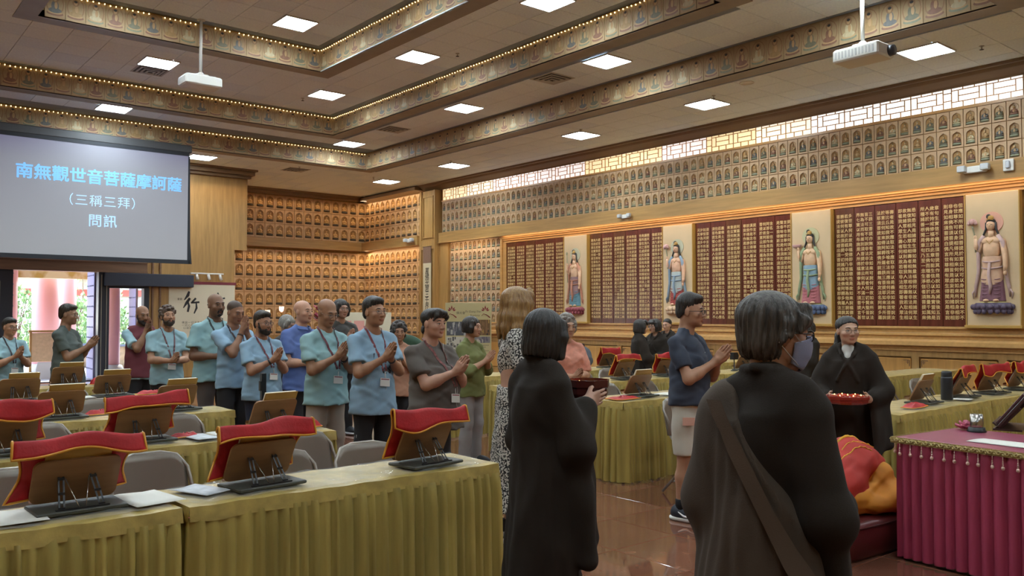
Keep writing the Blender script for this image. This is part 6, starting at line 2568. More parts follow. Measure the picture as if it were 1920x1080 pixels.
st_ = MB()
for j in range(3):
    st_.tube([(-.172 * P11.s, (-.02 + .012 * j) * P11.s, .60 - .05), (-.178 * P11.s, (-.005 + .014 * j) * P11.s, .42), (-.168 * P11.s, (.01 + .014 * j) * P11.s, .2)], .0045, 5)
st_.build('trouser_stripe', M('white stripe', '#c9c6bf', .7), P11.root)
P12 = person('older person with permed dark hair and a peach top, partly hidden', (4.97, 7.96), -25, 1.46, 'pray', '#a77c61', 'f', head=(0, .05, 0), hair=('permed', 'dark2', '#2c2724', '#47403a'), top=('blouse', cloth('peach top', '#b98a70')), bottom=('trousers', BLK), group=ROW)
P13 = person('heavy-set person with cropped dark hair in a grey-brown shirt, nearest of the line', (3.67, 5.40), 10, 1.59, 'pray', '#c3957d', head=(.10, .04, 0), hair=('crop', *HB), top=('tee', cloth('grey brown tee', '#5b534d'), dict(ease=1.12, hem=.74, loose=1.12)), bottom=('trousers', cloth('charcoal trousers', '#2c2b2e')), lanyard=('#7c4a46', 1.06, .05), belly=1.0, w=1.18, group=ROW, headw=1.10)
wire(P13, [(.07, -.06, 1.44), (.085, None, 1.36), (.09, None, 1.26), (.075, None, 1.15), (.08, None, 1.05), (.06, None, .98), (.08, None, .90)])
P14 = person('person with a dark bob in an olive long-sleeved top and grey trousers', (5.28, 7.05), 18, 1.525, 'pray', '#b98c70', 'f', head=(.15, .02, 0), hair=('bob', *HD, -.075), top=('blouse', cloth('olive top', '#676b3a'), dict(sleeve=1.45, hem=.80)), bottom=('trousers', cloth('grey trousers', '#8b8684')), group=ROW)
# --- right of the line
DRS = cloth('black and white dress', '#c9c5bb', .8, var=0, col2='#1d1c1d', scale=85, sharp=(.47, .53), detail=1)
P15 = person('tall person with long blonde hair in a black and white patterned dress', (3.78, 4.53), 62, 1.73, 'tray', '#c79b84', 'f', head=(.2, .05, 0), hair=('long', 'blonde', '#a5814d', '#7d5c36'), top=('dress', DRS))
P17 = person('older person with grey permed hair in a salmon pink blouse, hands joined', (5.71, 6.06), -18, 1.535, 'pray_low', '#b08468', 'f', head=(0, .04, 0), hair=('permed', 'grey', '#6b625a', '#8f867c'), top=('blouse', cloth('salmon blouse', '#cf8b75', var=.12, scale=30), dict(sleeve=.9)), bottom=('trousers', BLK))
wristband(P17, 1, '#8a6a54', .028, .014)
P21 = person('person with spiky black hair in a navy shirt, pale shorts and dark running shoes', (5.19, 4.14), 12, 1.69, 'pray', '#b3866a', head=(.22, .05, 0), hair=('short', *HB, .020), glasses=(False, 'square'), top=('vneck', cloth('navy tee', '#333a49'), dict(ease=1.02, hem=.88)), bottom=('shorts', cloth('pale shorts', '#bfb8a9')), shoes=('#22262f', '#d9d8d4'), sock='#1d1d20', headw=1.03)
em = MB()
for k in (-1, 1):
    em.tube([(.055 + k * .010 + k * .006 * (abs(j) - 2), 0, 1.27 + .008 * j) for j in range(-2, 3)], .0028, 5)
for i in range(len(em.v)):
    x, y, z = em.v[i]
    em.v[i] = (x * P21.s, (P21.T.front(x, 1.27) - .004 + y) * P21.s, z * P21.s)
em.build('chest_emblem', M('emblem grey', '#b9bcc0', .5), P21.root)
tg = MB()
tg.bbox(-.045, .045, -.003, .003, -.06, 0, .001)
o = tg.build('hip_badge', M('pink badge', '#cf9f8c', .5), P21.root, (-.185 * P21.s, -.085 * P21.s, .80 * P21.s), R(-55))
for c in P21.root.children:
    if c.name.startswith('shoe'):
        k = 1 if sum(v.co.x for v in c.data.vertices) > 0 else -1
        sw_ = MB()
        for sd in (-1, 1):
            pts = [(k * .118 + sd * .047, .02, .075), (k * .118 + sd * .0525, -.03, .048), (k * .118 + sd * .052, -.055, .045), (k * .118 + sd * .047, -.09, .062), (k * .118 + sd * .030, -.125, .080)]
            sw_.tube([tuple(np.array(p) * P21.s) for p in pts], [.003, .008, .009, .005, .001], 5)
        sw_.build('side_swoosh', M('swoosh white', '#d9d8d4', .5), c)
# --- robed people
P16 = person('person in a black robe with a dark bob, back turned, carrying a lacquer tray', (2.53, 2.84), 84, 1.565, 'tray', '#bd937c', 'f', head=(.22, .12, 0), hair=('bob', *HB, -.125), top=('robe', BLACKROBE, dict(flare=.95, h=.012, amp=1.3)), sleeve_drop={-1: .62, 1: .3}, w=.95,
             hands={-1: dict(W=(-.125, -.165, 1.275), d=nrm((.05, -.98, .16)), t=nrm((.1, -.1, 1)), n=(1, .1, .1), curl=.22, spread=.10, thumb=.9), 1: dict(W=(.125, -.165, 1.27), d=nrm((-.1, -.98, .1)), t=nrm((0, -.2, 1)), n=(-1, 0, 0), curl=.3, thumb=.9)}, res=.0048, poles={1: (.35, .3, -1), -1: (-.35, .3, -1)})
P24 = person('person in a black robe with wire glasses and tied hair carrying a red tray', (6.13, 3.36), -66, 1.53, 'tray', '#c49b80', 'f', head=(.48, .0, 0), hair=('tied', *HB), glasses=(True, 'round'), top=('robe', BLACKROBE, dict(inner='#c9c6bf')), sleeve_drop=.45, headw=1.08, headh=.97,
             hands={k: dict(W=(k * .165 + .02, -.26, 1.045), d=nrm((-k * .35, -.9, .05)), t=nrm((0, -.2, 1)), n=(-k, 0, .1), curl=.40, thumb=.8) for k in (-1, 1)})
P18 = person('person in a black robe with a dark bob, in profile, leftmost of three', (9.17, 8.20), 60, 1.475, 'tray', '#b98f78', 'f', hair=('bobfull', *HB, -.11), top=('robe', BLACKROBE), head=(0, .08, 0), res=.008)
P19 = person('person in a black robe with glasses facing left, middle of three by the wainscot', (9.74, 8.40), -85, 1.475, 'clasp', '#bd937c', 'f', hair=('bobfull', *HB, -.09), glasses=(False, 'square'), top=('robe', BLACKROBE), head=(-.25, .05, 0), res=.008)
P20 = person('person in a black robe with hair drawn back, rightmost of three by the wainscot', (11.49, 9.64), -80, 1.47, 'down', '#bd937c', 'f', hair=('tied', *HB), top=('robe', BLACKROBE), head=(0, .1, 0), res=.008)
P23 = person('person in a black robe turned away to the left, behind the masked person', (10.20, 6.15), -118, 1.46, 'pray', '#bd937c', 'f', hair=('bobfull', *HB, -.06), top=('robe', BLACKROBE), head=(.1, .05, 0), res=.008, sleeve_drop=.35)
Pg = person('grey-haired person in black with head bowed, mostly hidden in the line', (4.41, 9.60), 20, 1.535, 'pray', '#a98470', 'f', head=(.2, .35, 0), hair=('bob', 'grey2', '#77736d', '#9a958d', -.05), top=('tee', cloth('black top', '#262425')), bottom=('trousers', BLK), group=ROW, res=.008)
P22 = person('nearest person, back turned, black robe, brown sash, greying hair and face mask', (2.14, 1.41), 90, 1.605, 'clasp', '#a97b5f', 'f', head=(-.46, .08, 0), hair=('bowl', 'greying', '#25221f', '#67615a'), glasses=(False, 'square'), top=('robe', BLACKROBE, dict(flare=.98, h=.010, amp=.9)), sleeve_drop=.5, res=.0046, mask=True, w=.70, poles={1: (.27, .25, -1), -1: (-.27, .25, -1)})
K = Shape()
K.ecyl(.03, 1.34, (.015, .015), (.310, .265), (.010, .012), (.160, .140), .10, lambda a, tt: 1 + .05 * (1 - tt) * np.sin(8 * a + 2.5 * np.sin(2 * a + 1) + 3 * tt) + .02 * np.sin(21 * a + 5 * tt))
K.ell((.015, .008, 1.25), (.160, .150, .18), .06)
K.cap((-.02, .02, 1.378), (.10, .02, 1.372), .078, None, .06)
K.cap(P22.SHO[1], P22.ELB[1], .086, .104, .06)
K.cap(P22.ELB[1], np.array(P22.ELB[1]) + np.array((-.03, -.10, .02)), .104, .09, .06)
K.tri(P22.SHO[1], P22.ELB[1], np.array(P22.ELB[1]) + np.array((.06, .05, -.75)), .05, .07)
K.noise(.008, 12, 11, 8, 4)
K.noise(.004, 27, 24, 13, 6)
K.half((.09, 0, 1.45), (-1, 0, .62))
K.cap((0, -.01, 1.48), (0, -.05, 1.62), .060, .08, .01, -1)
V_, Q_ = K.mesh(.010)
ksh = obj('sash_robe', np_mesh('sash_robe', V_, Q_, cloth('brown sash', '#43362a', .9, var=.15, scale=4), None, P22.s), P22.root)
bd = MB()
bp = []
for j in range(13):
    z = 1.40 - .05 * j
    x = .09 - (1.45 - z) * .62
    yy = K.front(x + .03, z, 1)
    bp.append((x + .012, yy + .008 if yy else .1, z))
bp = [p for p in bp if p[1] > .02]
yb_ = [[K.front(p[0] + q, p[2], 1) + .012 for q in (.01, .065)] for p in bp]
yb_ = [[max(yb_[j][k] for j in range(max(0, i - 2), min(len(bp), i + 3))) for k in (0, 1)] for i in range(len(bp))]
vs, fs = [], []
for i_, p in enumerate(bp):
    for j_, q in enumerate((0, .055)):
        vs.append(((p[0] + q) * P22.s, yb_[i_][j_] * P22.s, p[2] * P22.s))
for i in range(len(bp) - 1):
    fs.append((2 * i, 2 * i + 1, 2 * i + 3, 2 * i + 2))
bd.add(vs, fs, 0, True)
bd.build('sash_border', cloth('brown sash border', '#4f3f31', .9), ksh)

# --- the kneeling figure bowed to the floor: one body, robe and red mantle
t = thing('person', 'person in an orange robe and red mantle kneeling bowed on a maroon cushion', 'person', (5.46, 3.02, .235), R(86))
t.scale = (.92, .92, .84)
B = Shape()
B.ell((0, .22, .17), (.17, .20, .16), .06)
B.path([(0, .20, .24), (0, -.05, .32), (0, -.25, .24)], [.13, .14, .11], .06)
B.cap((0, -.28, .22), (0, -.40, .12), .055, .052, .03)
B.ell((0, -.47, .09), (.076, .11, .085), .02)
B.ell((0, -.47, .015), (.03, .05, .02), .02)
for k in (-1, 1):
    B.path([(k * .15, -.22, .25), (k * .24, -.22, .05), (k * .12, -.44, .035)], [.05, .042, .028], .03)
    hand(B, (k * .12, -.44, .03), (-k * .1, -1, 0), (-k, 0, .3), (0, 0, -1), .1, 0, .5)
    B.path([(k * .10, .22, .12), (k * .11, -.08, .06), (k * .10, .36, .05)], [.09, .06, .05], .04)
V_, Q_ = B.mesh(.018, [((-.2, -.65, -.02), (.2, -.38, .2), .007)])
obj('body', np_mesh('body', V_, Q_, SKINM, np.tile(np.array(lin('#a87a5c')), (len(V_), 1))), t)
ORG = cloth('orange robe', '#d08a2c', .7, var=.1, scale=7)
O = Shape()
O.ell((0, .22, .18), (.23, .26, .19), .07)
O.path([(0, .20, .28), (0, -.04, .35), (0, -.24, .28)], [.15, .165, .14], .07)
for k in (-1, 1):
    O.cap((k * .14, -.20, .29), (k * .27, -.16, .10), .088, .095, .05)
    O.cap((k * .27, -.16, .10), (k * .17, -.34, .065), .09, .06, .04)
    O.ell((k * .24, -.06, .08), (.10, .20, .085), .06)
    O.ell((k * .13, .05, .10), (.12, .32, .11), .06)
O.half((0, 0, .002), (0, 0, -1))
O.noise(.009, 19, 17, 15, 4, 1.2)
O.noise(.005, 43, 37, 33, 7, 1.0)
V_, Q_ = O.mesh(.0085)
obj('orange_robe', np_mesh('orange_robe', V_, Q_, ORG), t)
KM = Shape()
KM.ell((0, .20, .20), (.255, .275, .215), .07)
KM.path([(0, .20, .30), (0, .0, .375), (0, -.22, .32)], [.165, .172, .160], .07)
KM.half((0, -.27, .36), nrm((0, -.55, -.83)))
KM.half((0, 0, .04), (0, 0, -1))
KM.noise(.008, 17, 15, 13, 9, 1.2)
KM.noise(.004, 40, 33, 30, 2, 1.0)
V_, Q_ = KM.mesh(.0085)
mt_ = obj('red_mantle', np_mesh('red_mantle', V_, Q_, cloth('red mantle', '#b5342a', .7, var=.12, scale=7)), t)


def on_mantle(x, y):
    i = int(np.clip(np.searchsorted(KM.ax[0], x), 0, len(KM.ax[0]) - 1))
    j = int(np.clip(np.searchsorted(KM.ax[1], y), 0, len(KM.ax[1]) - 1))
    c = np.where(KM.D[i, j] < 0)[0]
    return float(KM.ax[2][c[-1]]) if len(c) else None


hm = MB()
for x0_, r, ya_, yb_2 in ((.0, .014, -.25, .30), (-.08, .005, -.20, .33), (-.13, .005, -.10, .30)):
    pts = []
    for i in range(25):
        y = ya_ + (yb_2 - ya_) * i / 24
        z = on_mantle(x0_ + .02 * math.sin(9 * y), y)
        if z and z > .12:
            pts.append((x0_ + .02 * math.sin(9 * y), y, z + .002))
    if len(pts) > 3:
        hm.tube(pts, r, 6)
hm.build('yellow_hem', M('yellow mantle hem', '#d9a021', .6, var=.15, scale=60), mt_)

# ---------------------------------------------------------------- trays, altar table, cushion and small things
LACQ = M('dark red lacquer', '#4a1d1c', .25, var=.1, scale=9)
REDG = M('red tray', '#8e2a20', .3)
FLAME = M('candle flame', (1, .55, .12), emit=9)


def tray(loc, rz, r, h, mat, n, nc, label, inner):
    t = thing('candle_tray', label, 'tray', loc, rz)
    b = MB()
    b.lathe([(r * .86, 0), (r * .95, h * .25), (r * .95, h * .55), (r, h * .62), (r, h), (r * .95, h), (r * .92, h * .3), (0, h * .3)], n, 0, Matrix.Rotation(PI / n, 4, 'Z'), smooth=False, caps=False)
    b.add([(r * .86 * math.cos(2 * PI * (k + .5) / n), r * .86 * math.sin(2 * PI * (k + .5) / n), 0) for k in range(n)], [tuple(range(n - 1, -1, -1))])
    b.build('tray_body', mat, t)
    cups = [(0, 0)] + [(r * .58 * math.cos(2 * PI * k / (nc - 1)), r * .58 * math.sin(2 * PI * k / (nc - 1))) for k in range(nc - 1)]
    for x, y in cups:
        c = MB().lathe([(.026, h * .3), (.032, h * .3 + .045), (.029, h * .3 + .045), (.024, h * .3 + .02), (0, h * .3 + .02)], 12, caps=False).build('candle_cup', M('red cup glass', '#a8331f', .15), t, (x, y, 0))
        MB().lathe([(.004, h * .3 + .022), (.008, h * .3 + .032), (.001, h * .3 + .05)], 8).build('flame', FLAME, c)
    return t


def ahead(P, d, z, side=0.0):
    a = P.root.rotation_euler.z
    f = Vector((math.sin(a), -math.cos(a)))
    l = Vector((math.cos(a), math.sin(a)))
    return (P.root.location.x + f.x * d + l.x * side, P.root.location.y + f.y * d + l.y * side, z)


tray(ahead(P16, .255, 1.165), P16.root.rotation_euler.z, .105, .085, LACQ, 8, 4, 'dark lacquer tray with a candle held by the robed person with the bob', 1)
tray(ahead(P24, .345, .905, .02), P24.root.rotation_euler.z, .155, .055, REDG, 12, 7, 'red tray of lit candle cups held by the robed person with glasses', 1)

# magenta altar table with a gold fringe
MAG = cloth('magenta satin', '#a23a56', .5, var=.10, scale=8, stretch=(1, 1, .2))
t = thing('altar_table', 'magenta draped altar table with gold fringe and pearl drops at the right edge', 'table', (5.20, .78, 0), R(-5))
L_, D_ = .75, 1.83        # along x, along y
b = MB()
path = [((0, 0), (0, D_)), ((0, D_), (L_, D_))]
vs, top_, bot_ = [], [], []
rg = random.Random(3)
for (a, c), n in zip(path, ((-1, 0), (0, 1))):
    l = math.hypot(c[0] - a[0], c[1] - a[1])
    ux, uy = (c[0] - a[0]) / l, (c[1] - a[1]) / l
    s_ = 0.0
    while s_ < l - .01:
        w = rg.uniform(.055, .085)
        for f, o in ((0, .0), (.12, .016), (.3, .028), (.55, .030), (.78, .022), (.92, .004)):
            q = min(s_ + f * w, l)
            top_.append((a[0] + ux * q + n[0] * o * .5, a[1] + uy * q + n[1] * o * .5))
            bot_.append((a[0] + ux * q + n[0] * o * 1.2, a[1] + uy * q + n[1] * o * 1.2))
        s_ += w
N = len(top_)
for z, k in ((.755, 0), (.70, .5), (.5, .9), (.02, 1.1)):
    vs += [(top_[i][0] + (bot_[i][0] - top_[i][0]) * k, top_[i][1] + (bot_[i][1] - top_[i][1]) * k, z) for i in range(N)]
b.add(vs, [(r * N + i, r * N + i + 1, (r + 1) * N + i + 1, (r + 1) * N + i) for r in range(3) for i in range(N - 1)], 0, True)
b.build('drape', MAG, t)
MB().bbox(-.015, L_, 0, D_ + .015, .735, .772, .006).build('table_top', cloth('magenta top', '#93425a', .3, bump=.02), t)
b = MB()
b.box(.02, L_, 0, D_ - .02, .0, .73)
b.build('table_frame', LEGM, t)
GF = M('gold braid', '#a8945a', .5, var=.3, scale=90)
b = MB()
for (a, c, n) in (((-.034, 0), (-.034, D_ + .03), (-1, 0)), ((-.034, D_ + .034), (L_, D_ + .034), (0, 1))):
    l = math.hypot(c[0] - a[0], c[1] - a[1])
    for m_ in range(2):
        pts = []
        nn = int(l / .012)
        for i in range(nn + 1):
            f = i / nn
            ph = PI * i + PI * m_
            pts.append((a[0] + (c[0] - a[0]) * f + n[0] * .004 * math.cos(ph), a[1] + (c[1] - a[1]) * f + n[1] * .004 * math.cos(ph), .752 + .010 * math.cos(ph * .5 + m_)))
        b.tube(pts, .008, 5)
    b.box(min(a[0], c[0]) - .002, max(a[0], c[0]) + .002, min(a[1], c[1]) - .002, max(a[1], c[1]) + .002, .735, .772)
br_ = b.build('gold_braid', GF, t)
PEARL = M('pearl bead', '#c9a99a', .25)
dm = MB()
dm.cyl((0, 0, 0), (0, 0, -.05), .0015, n=5)
for z, r in ((-.028, .0045), (-.037, .005), (-.047, .0055)):
    dm.ell((0, 0, z), (r, r, r), 7, 5)
dm.ell((0, 0, -.064), (.0105, .0105, .0125), 10, 7)
dmm = dm.mesh('pearl_drop', PEARL)
for i in range(26):
    obj('pearl_drop', dmm, t, (-.043, D_ - .03 - .07 * i + .006 * math.sin(3 * i), .735))
for i in range(10):
    obj('pearl_drop', dmm, t, (.03 + .07 * i, D_ + .045, .735))
# things on the altar table
t = thing('steel_cup', 'shiny steel cup on a black coaster on the magenta table', 'cup', (5.98, 2.38, .773))
MB().lathe([(.036, .012), (.040, .03), (.041, .115), (.0385, .115), (.037, .03), (0, .02)], 24, caps=False).build('cup_body', M('polished steel', '#b5b0a6', .22, metal=1), t)
MB().lathe([(.058, 0), (.060, .006), (.052, .014), (.05, .03), (.047, .03), (0, .016)], 22, caps=False).build('coaster', BLACK, t)
t = thing('lotus_ornament', 'small pink lotus ornament behind the steel cup', 'ornament', (6.03, 2.47, .773))
for r, (n, rad, ang) in enumerate(((8, .05, 15), (6, .035, 45), (5, .02, 70))):
    for k in range(n):
        a = 2 * PI * (k + .5 * r) / n
        p = MB()
        T_ = Matrix.Rotation(a, 4, 'Z') @ Matrix.Translation((rad * .4, 0, .005)) @ Matrix.Rotation(-R(ang), 4, 'Y')
        p.slab(lambda u, v: (.055 * u, .022 * math.sin(PI * min(1, u * .9 + .08)) * (v - .5) * 2 * (1 - u * .3), .012 * (v - .5) ** 2 * 4 + .01 * u * u), 5, 4, .002, 0, T_)
        p.build('petal', M('pink petal', '#c0637a', .5), t)
t = thing('sutra_lectern', 'dark brown slanted sutra rest with an open book at the right edge', 'book stand', (6.38, 2.27, .773), R(15))
T_ = Matrix.Translation((0, .10, .02)) @ Matrix.Rotation(R(38), 4, 'X')
MB().bbox(-.22, .22, -.01, .012, 0, .30, .004, 0, T_).build('rest', M('dark walnut', '#3b2620', .35, var=.15, scale=8), t)
MB().bbox(-.22, .22, .012, .045, 0, .012, .003, 0, T_).build('lip', MATS['dark walnut'], t)
MB().bbox(-.19, .19, .013, .030, .014, .27, .003, 0, T_).build('open_book', M('maroon cover', '#4d2a2c', .4), t)
MB().prism([(.09, 0), (.12, .012), (-.02, .16), (-.04, .15)], -.2, -.185, 'x').prism([(.09, 0), (.12, .012), (-.02, .16), (-.04, .15)], .185, .2, 'x').box(-.22, .22, -.04, .13, 0, .012).build('support', MATS['dark walnut'], t)
b = MB()
b.slab(lambda u, v: (.22 * (u - .5), .42 * (v - .5), .0025 + .003 * math.sin(4 * u) * v), 5, 5, .0012)
tag(b.build('paper_sheet', PAPER, None, (5.56, 2.02, .773), R(-4)), 'long white sheet at the front of the magenta table', 'paper')
# kneeling cushion
b = MB()


def cush(u, v):
    a = 2 * PI * u
    r = (abs(math.cos(a)) ** 8 + abs(math.sin(a)) ** 8) ** (-1 / 8.)
    k = [(0.0, 0), (.93, 0), (1.0, .03), (1.0, .18), (.95, .222), (.75, .232), (0, .235)][int(v * 6 + .5)]
    return (.45 * r * math.cos(a) * k[0], .30 * r * math.sin(a) * k[0], k[1])


b.grid(cush, 40, 6)
t = thing('kneeling_cushion', 'maroon leather kneeling cushion under the bowed person', 'cushion', (5.40, 3.00, 0), R(-4))
b.build('cushion_body', M('maroon leather', '#56201f', .38, bump=.1, bscale=90), t)
MB().tube([(x * 1.003, y * 1.003, .205) for x, y, z in [cush(i / 40, .5) for i in range(40)]], .006, 5, closed=True).build('piping', M('maroon piping', '#451918', .4), t)

# black flask, purple books, bag and others on the right-hand tables
t = thing('flask', 'black vacuum flask on the front right table', 'flask', (8.15, 3.50, .757))
MB().lathe([(.050, 0), (.052, .01), (.052, .20), (.049, .215)], 20).build('flask_body', M('matt black steel', '#24252a', .4), t)
MB().lathe([(.047, .215), (.047, .255), (.040, .268), (.0, .27)], 20, caps=False).build('cap', M('flask cap', '#1c1d20', .35), t)
for i in range(3):
    o = MB().bbox(-.17, .17, -.12, .12, 0, .03, .004).build('purple_book', M('purple cover', '#54404a', .5), None, (10.1 + .01 * i, 5.55, .757 + .031 * i), .03 * i)
    tag(o, ('purple book at the bottom of the stack by the wainscot', 'purple book in the middle of the stack by the wainscot', 'purple book on top of the stack by the wainscot')[i], 'book', 'stacked purple books')
# grey backpack on a chair behind the salmon blouse
t = thing('backpack', 'grey rounded backpack on the table behind the salmon pink blouse', 'bag', (8.77, 8.98, .757))
S_ = Shape()
S_.ell((0, 0, .16), (.17, .12, .17), .03)
S_.ell((0, -.10, .11), (.12, .05, .09), .03)
S_.half((0, 0, .0), (0, 0, -1))
S_.noise(.004, 20, 20, 20, 2)
V_, Q_ = S_.mesh(.012)
obj('bag_body', np_mesh('bag_body', V_, Q_, cloth('grey nylon', '#585d64')), t)
MB().tube([(-.05, 0, .31), (-.04, 0, .36), (.04, 0, .36), (.05, 0, .31)], .008, 6).build('grab_handle', BLACK, t)
# black cup-like stand head near the masked person
t = thing('music_stand_clip', 'small black clip lamp beside the open book behind the masked person', 'lamp', (10.05, 7.22, .757))
MB().lathe([(.05, 0), (.05, .012), (.01, .016), (.008, .17), (0, .17)], 12, caps=False).build('stem', BLACK, t)
MB().prism([(-.06, .16), (.05, .16), (.07, .21), (.04, .26), (-.05, .26)], -.03, .03, 'y').build('shade', BLACK, t)
# tall dark post among the line of people
t = thing('queue_post', 'slim black post standing between the bearded person and the blue polo', 'post', (3.16, 7.36, 0))
MB().lathe([(.14, 0), (.14, .015), (.03, .03), (.028, .06)], 18).build('foot', BLACK, t)
MB().bbox(-.022, .022, -.022, .022, .05, 1.02, .003).build('shaft', BLACK, t)
MB().bbox(-.035, -.02, -.02, .02, .86, .95, .003).build('clip', BLACK, t)

# notice easel, white board, small things at the back
t = thing('poster_easel', 'cream poster with red lotus emblems and photographs on an easel', 'poster', (8.05, 10.82, 0), R(-28))
PB = M('cream poster', '#b5a679', .7)
MB().bbox(-.37, .37, -.012, .012, .72, 1.74, .003).build('board', PB, t)
for s_ in (-1, 1):
    MB().cyl((s_ * .30, .02, 1.66), (s_ * .34, .10, 0), .014, n=8).build('easel_leg', WOODD, t)
MB().cyl((0, .05, 1.6), (0, .5, 0), .014, n=8).build('easel_leg', WOODD, t)
MB().box(-.36, .36, -.04, .03, .70, .72).build('easel_shelf', WOODD, t)
EMB = M('poster red', '#7c2c2a', .7)
for cx in (-.27, .27):
    b = MB()
    for a, l in ((90, .10), (55, .085), (125, .085), (25, .075), (155, .075)):
        d = Vector((math.cos(R(a)), math.sin(R(a))))
        n = Vector((-d.y, d.x))
        c = Vector((cx, 1.60))
        q = [c + d * .02, c + d * l * .6 + n * .014, c + d * l, c + d * l * .6 - n * .014]
        b.add([(p.x, -.0135, p.y) for p in q], [(0, 1, 2, 3)])
    pts = [(cx - .06, 1.53), (cx - .03, 1.565), (cx + .02, 1.55), (cx + .075, 1.505)]
    b.tube([(x, -.0135, z) for x, z in pts], [.003, .004, .006, .010], 5)
    b.build('lotus_emblem', EMB, t)
text('poster_title', '佛光會', .048, M('poster ink', '#4a4436', .7), t, (-.125, -.0135, 1.575), (R(90), 0, 0))
text('poster_title', 'Fo Guang Shan', .043, MATS['poster ink'], t, (.075, -.0135, 1.60), (R(90), 0, 0), shear=.2)
text('poster_title', 'Academy', .043, MATS['poster ink'], t, (.10, -.0135, 1.54), (R(90), 0, 0), shear=.2)
rg = random.Random(5)
for (x0, x1, z0, z1, pal) in ((-.35, -.02, 1.22, 1.44, ('#4a4c50', '#6d6a72', '#a39f98', '#8d8472')), (.02, .35, 1.22, 1.47, ('#6a4d2c', '#a8843f', '#2a2728', '#7c5a3a')), (.02, .35, 1.10, 1.20, ('#77706f', '#5d5560', '#a59c8d')), (-.35, -.02, .95, 1.20, ('#b9b2a3', '#827b70', '#4d4a49', '#9c9480'))):
    b = MB()
    b.box(x0, x1, -.0140, -.0125, z0, z1, 0)
    ms = [M('photo ' + c, c, .6) for c in pal]
    for k in range(26):
        x, z = rg.uniform(x0 + .02, x1 - .02), rg.uniform(z0 + .015, z1 - .015)
        w, h = rg.uniform(.006, .018), rg.uniform(.012, .04)
        b.add([(max(x0, x - w), -.0143 - k * 4e-6, max(z0, z - h)), (min(x1, x + w), -.0143 - k * 4e-6, max(z0, z - h)), (min(x1, x + w), -.0143 - k * 4e-6, min(z1, z + h)), (max(x0, x - w), -.0143 - k * 4e-6, min(z1, z + h))], [(0, 1, 2, 3)], rg.randrange(1, len(ms)))
    b.build('photograph', ms, t)
b = MB()
for i in range(9):
    b.box(.03, .33 - .05 * (i % 3), -.0135, -.0128, 1.06 - .03 * i, 1.066 - .03 * i)
b.build('text_line', MATS['poster ink'], t)
t = thing('white_board', 'white notice board with pink sheets behind the line of people', 'board', (9.2, 16.2, 0), R(-20))
MB().bbox(-.62, .62, -.015, .015, .70, 1.60, .004).build('board', M('board white', '#c3bca2', .6), t)
for s_ in (-1, 1):
    MB().cyl((s_ * .5, .02, .75), (s_ * .55, .08, 0), .018, n=8).build('leg', LEGM, t)
PK = M('pink sheet', '#c98f84', .7)
for x in (-.36, -.08):
    MB().box(x - .11, x + .11, -.019, -.015, .98, 1.42).build('pink_sheet', PK, t)
t = thing('round_chair', 'dark green round-backed chair behind the person with wire glasses', 'chair', (5.45, 8.75, 0), R(-30))
GRN = M('green upholstery', '#2c4a34', .6)
MB().slab(lambda u, v: (.34 * math.cos(PI * u), .12 * math.sin(PI * u) + .05, .70 + .62 * v * math.sin(PI * (.12 + .76 * u)) ** .5), 18, 8, .05).build('backrest', GRN, t)
MB().bbox(-.28, .28, -.30, .12, .40, .50, .03).build('seat', GRN, t)
for s_ in (-1, 1):
    for q in (-1, 1):
        MB().cyl((s_ * .22, -.08 + q * .17, .4), (s_ * .26, -.08 + q * .22, 0), .018, n=8).build('leg', BLACK, t)
# lamps like lotus flowers on the back shelf, and a red flower
for i, (x, y, z, c) in enumerate(((9.55, 22.0, 1.52, (1, .78, .55)), (10.0, 22.1, 1.62, (1, .72, .62)))):
    t = thing('lotus_lamp', ('glowing lotus lamp behind the bearded person', 'glowing pink lotus lamp beside the blue polo')[i], 'lamp', (x, y, 0), 0, 'glowing lotus lamps')
    MB().lathe([(.11, 0), (.11, .02), (.015, .04), (.012, z - .06), (.05, z - .03)], 12).build('stand', GSILL, t)
    for k in range(7):
        a = 2 * PI * k / 7
        T_ = Matrix.Translation((0, 0, z)) @ Matrix.Rotation(a, 4, 'Z') @ Matrix.Rotation(R(-55), 4, 'Y')
        MB().slab(lambda u, v: (.17 * u, .055 * math.sin(PI * (.1 + .85 * u)) * (v - .5) * 2, .04 * u * u), 5, 4, .004, 0, T_).build('petal', M('lamp petal %d' % i, c, .5, emit=.8), t)
l_ = bpy.data.lights.new('lotus_lamp_glow', 'POINT')
l_.energy = 14
l_.color = (1, .62, .28)
l_.shadow_soft_size = .15
lo_ = bpy.data.objects.new('lotus_lamp_glow', l_)
C.objects.link(lo_)
lo_.location = (9.75, 22.3, 1.9)
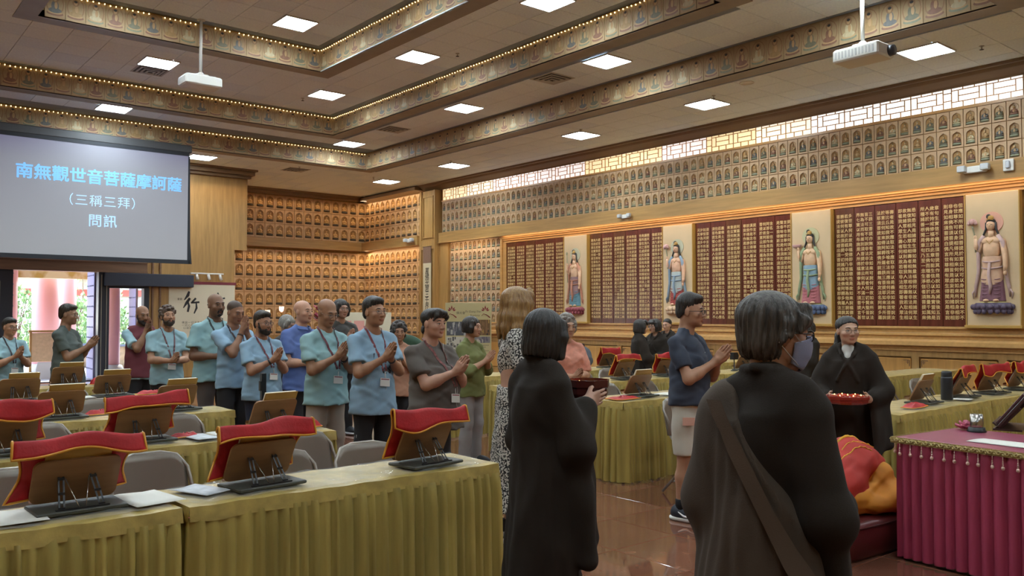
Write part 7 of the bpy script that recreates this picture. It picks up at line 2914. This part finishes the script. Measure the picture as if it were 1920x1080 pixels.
t = thing('red_flower', 'deep red potted flower between two heads in the line', 'flower', (6.9, 13.6, 0))
MB().lathe([(.10, 0), (.14, .22), (.12, .22), (.10, .2), (0, .2)], 14, caps=False).build('pot', M('terracotta', '#8a5a40', .8), t)
MB().tube([(0, 0, .2), (.02, 0, .8), (0, .02, 1.5)], .014, 6).build('stem', M('stem green', '#4b6a38', .7), t)
for k in range(16):
    a = 2.4 * k
    T_ = Matrix.Translation((.05 * math.cos(a), .05 * math.sin(a), 1.42 + .016 * k)) @ Matrix.Rotation(a, 4, 'Z') @ Matrix.Rotation(R(-30), 4, 'Y')
    MB().slab(lambda u, v: (.13 * u, .045 * math.sin(PI * (.1 + .85 * u)) * (v - .5) * 2, .02 * u * u), 4, 3, .003, 0, T_).build('petal', M('crimson petal', '#8c1f35', .5), t)
# emergency lights on the right wall and by the pillar
def emergency(x, y, z, rz, label, sc=1.0):
    t = thing('emergency_light', label, 'light', (x, y, z), rz)
    MB().bbox(-.17 * sc, .17 * sc, -.06 * sc, 0, -.05 * sc, .06 * sc, .012).build('case', WHITE, t)
    for k in (-1, 1):
        MB().bbox(k * .17 * sc - .06 * sc, k * .17 * sc + .06 * sc, -.15 * sc, -.05 * sc, -.03 * sc, .07 * sc, .01).build('lamp_head', M('lamp lens', '#bdbfc0', .3), t)


emergency(XW - .165, 5.45, 3.79, -PI / 2, 'white twin-head emergency light on the beam, right edge', 1.0)
emergency(XW - .165, 12.75, 3.72, -PI / 2, 'white twin-head emergency light on the beam in the middle', .8)
emergency(XW - .35, 21.2, 3.74, -PI / 2, 'white twin-head emergency light beside the pillar', 1.0)
t = thing('fire_alarm', 'white fire alarm strobe on the beam at the right edge', 'alarm', (XW - .165, 4.98, 3.80), -PI / 2)
MB().bbox(-.075, .075, -.04, 0, -.09, .09, .008).build('plate', WHITE, t)
MB().bbox(-.03, .03, -.075, -.04, -.05, .06, .01).build('strobe', M('strobe lens', '#b9bcc2', .15), t)
# pavement threshold post outside and a black bag at the side door
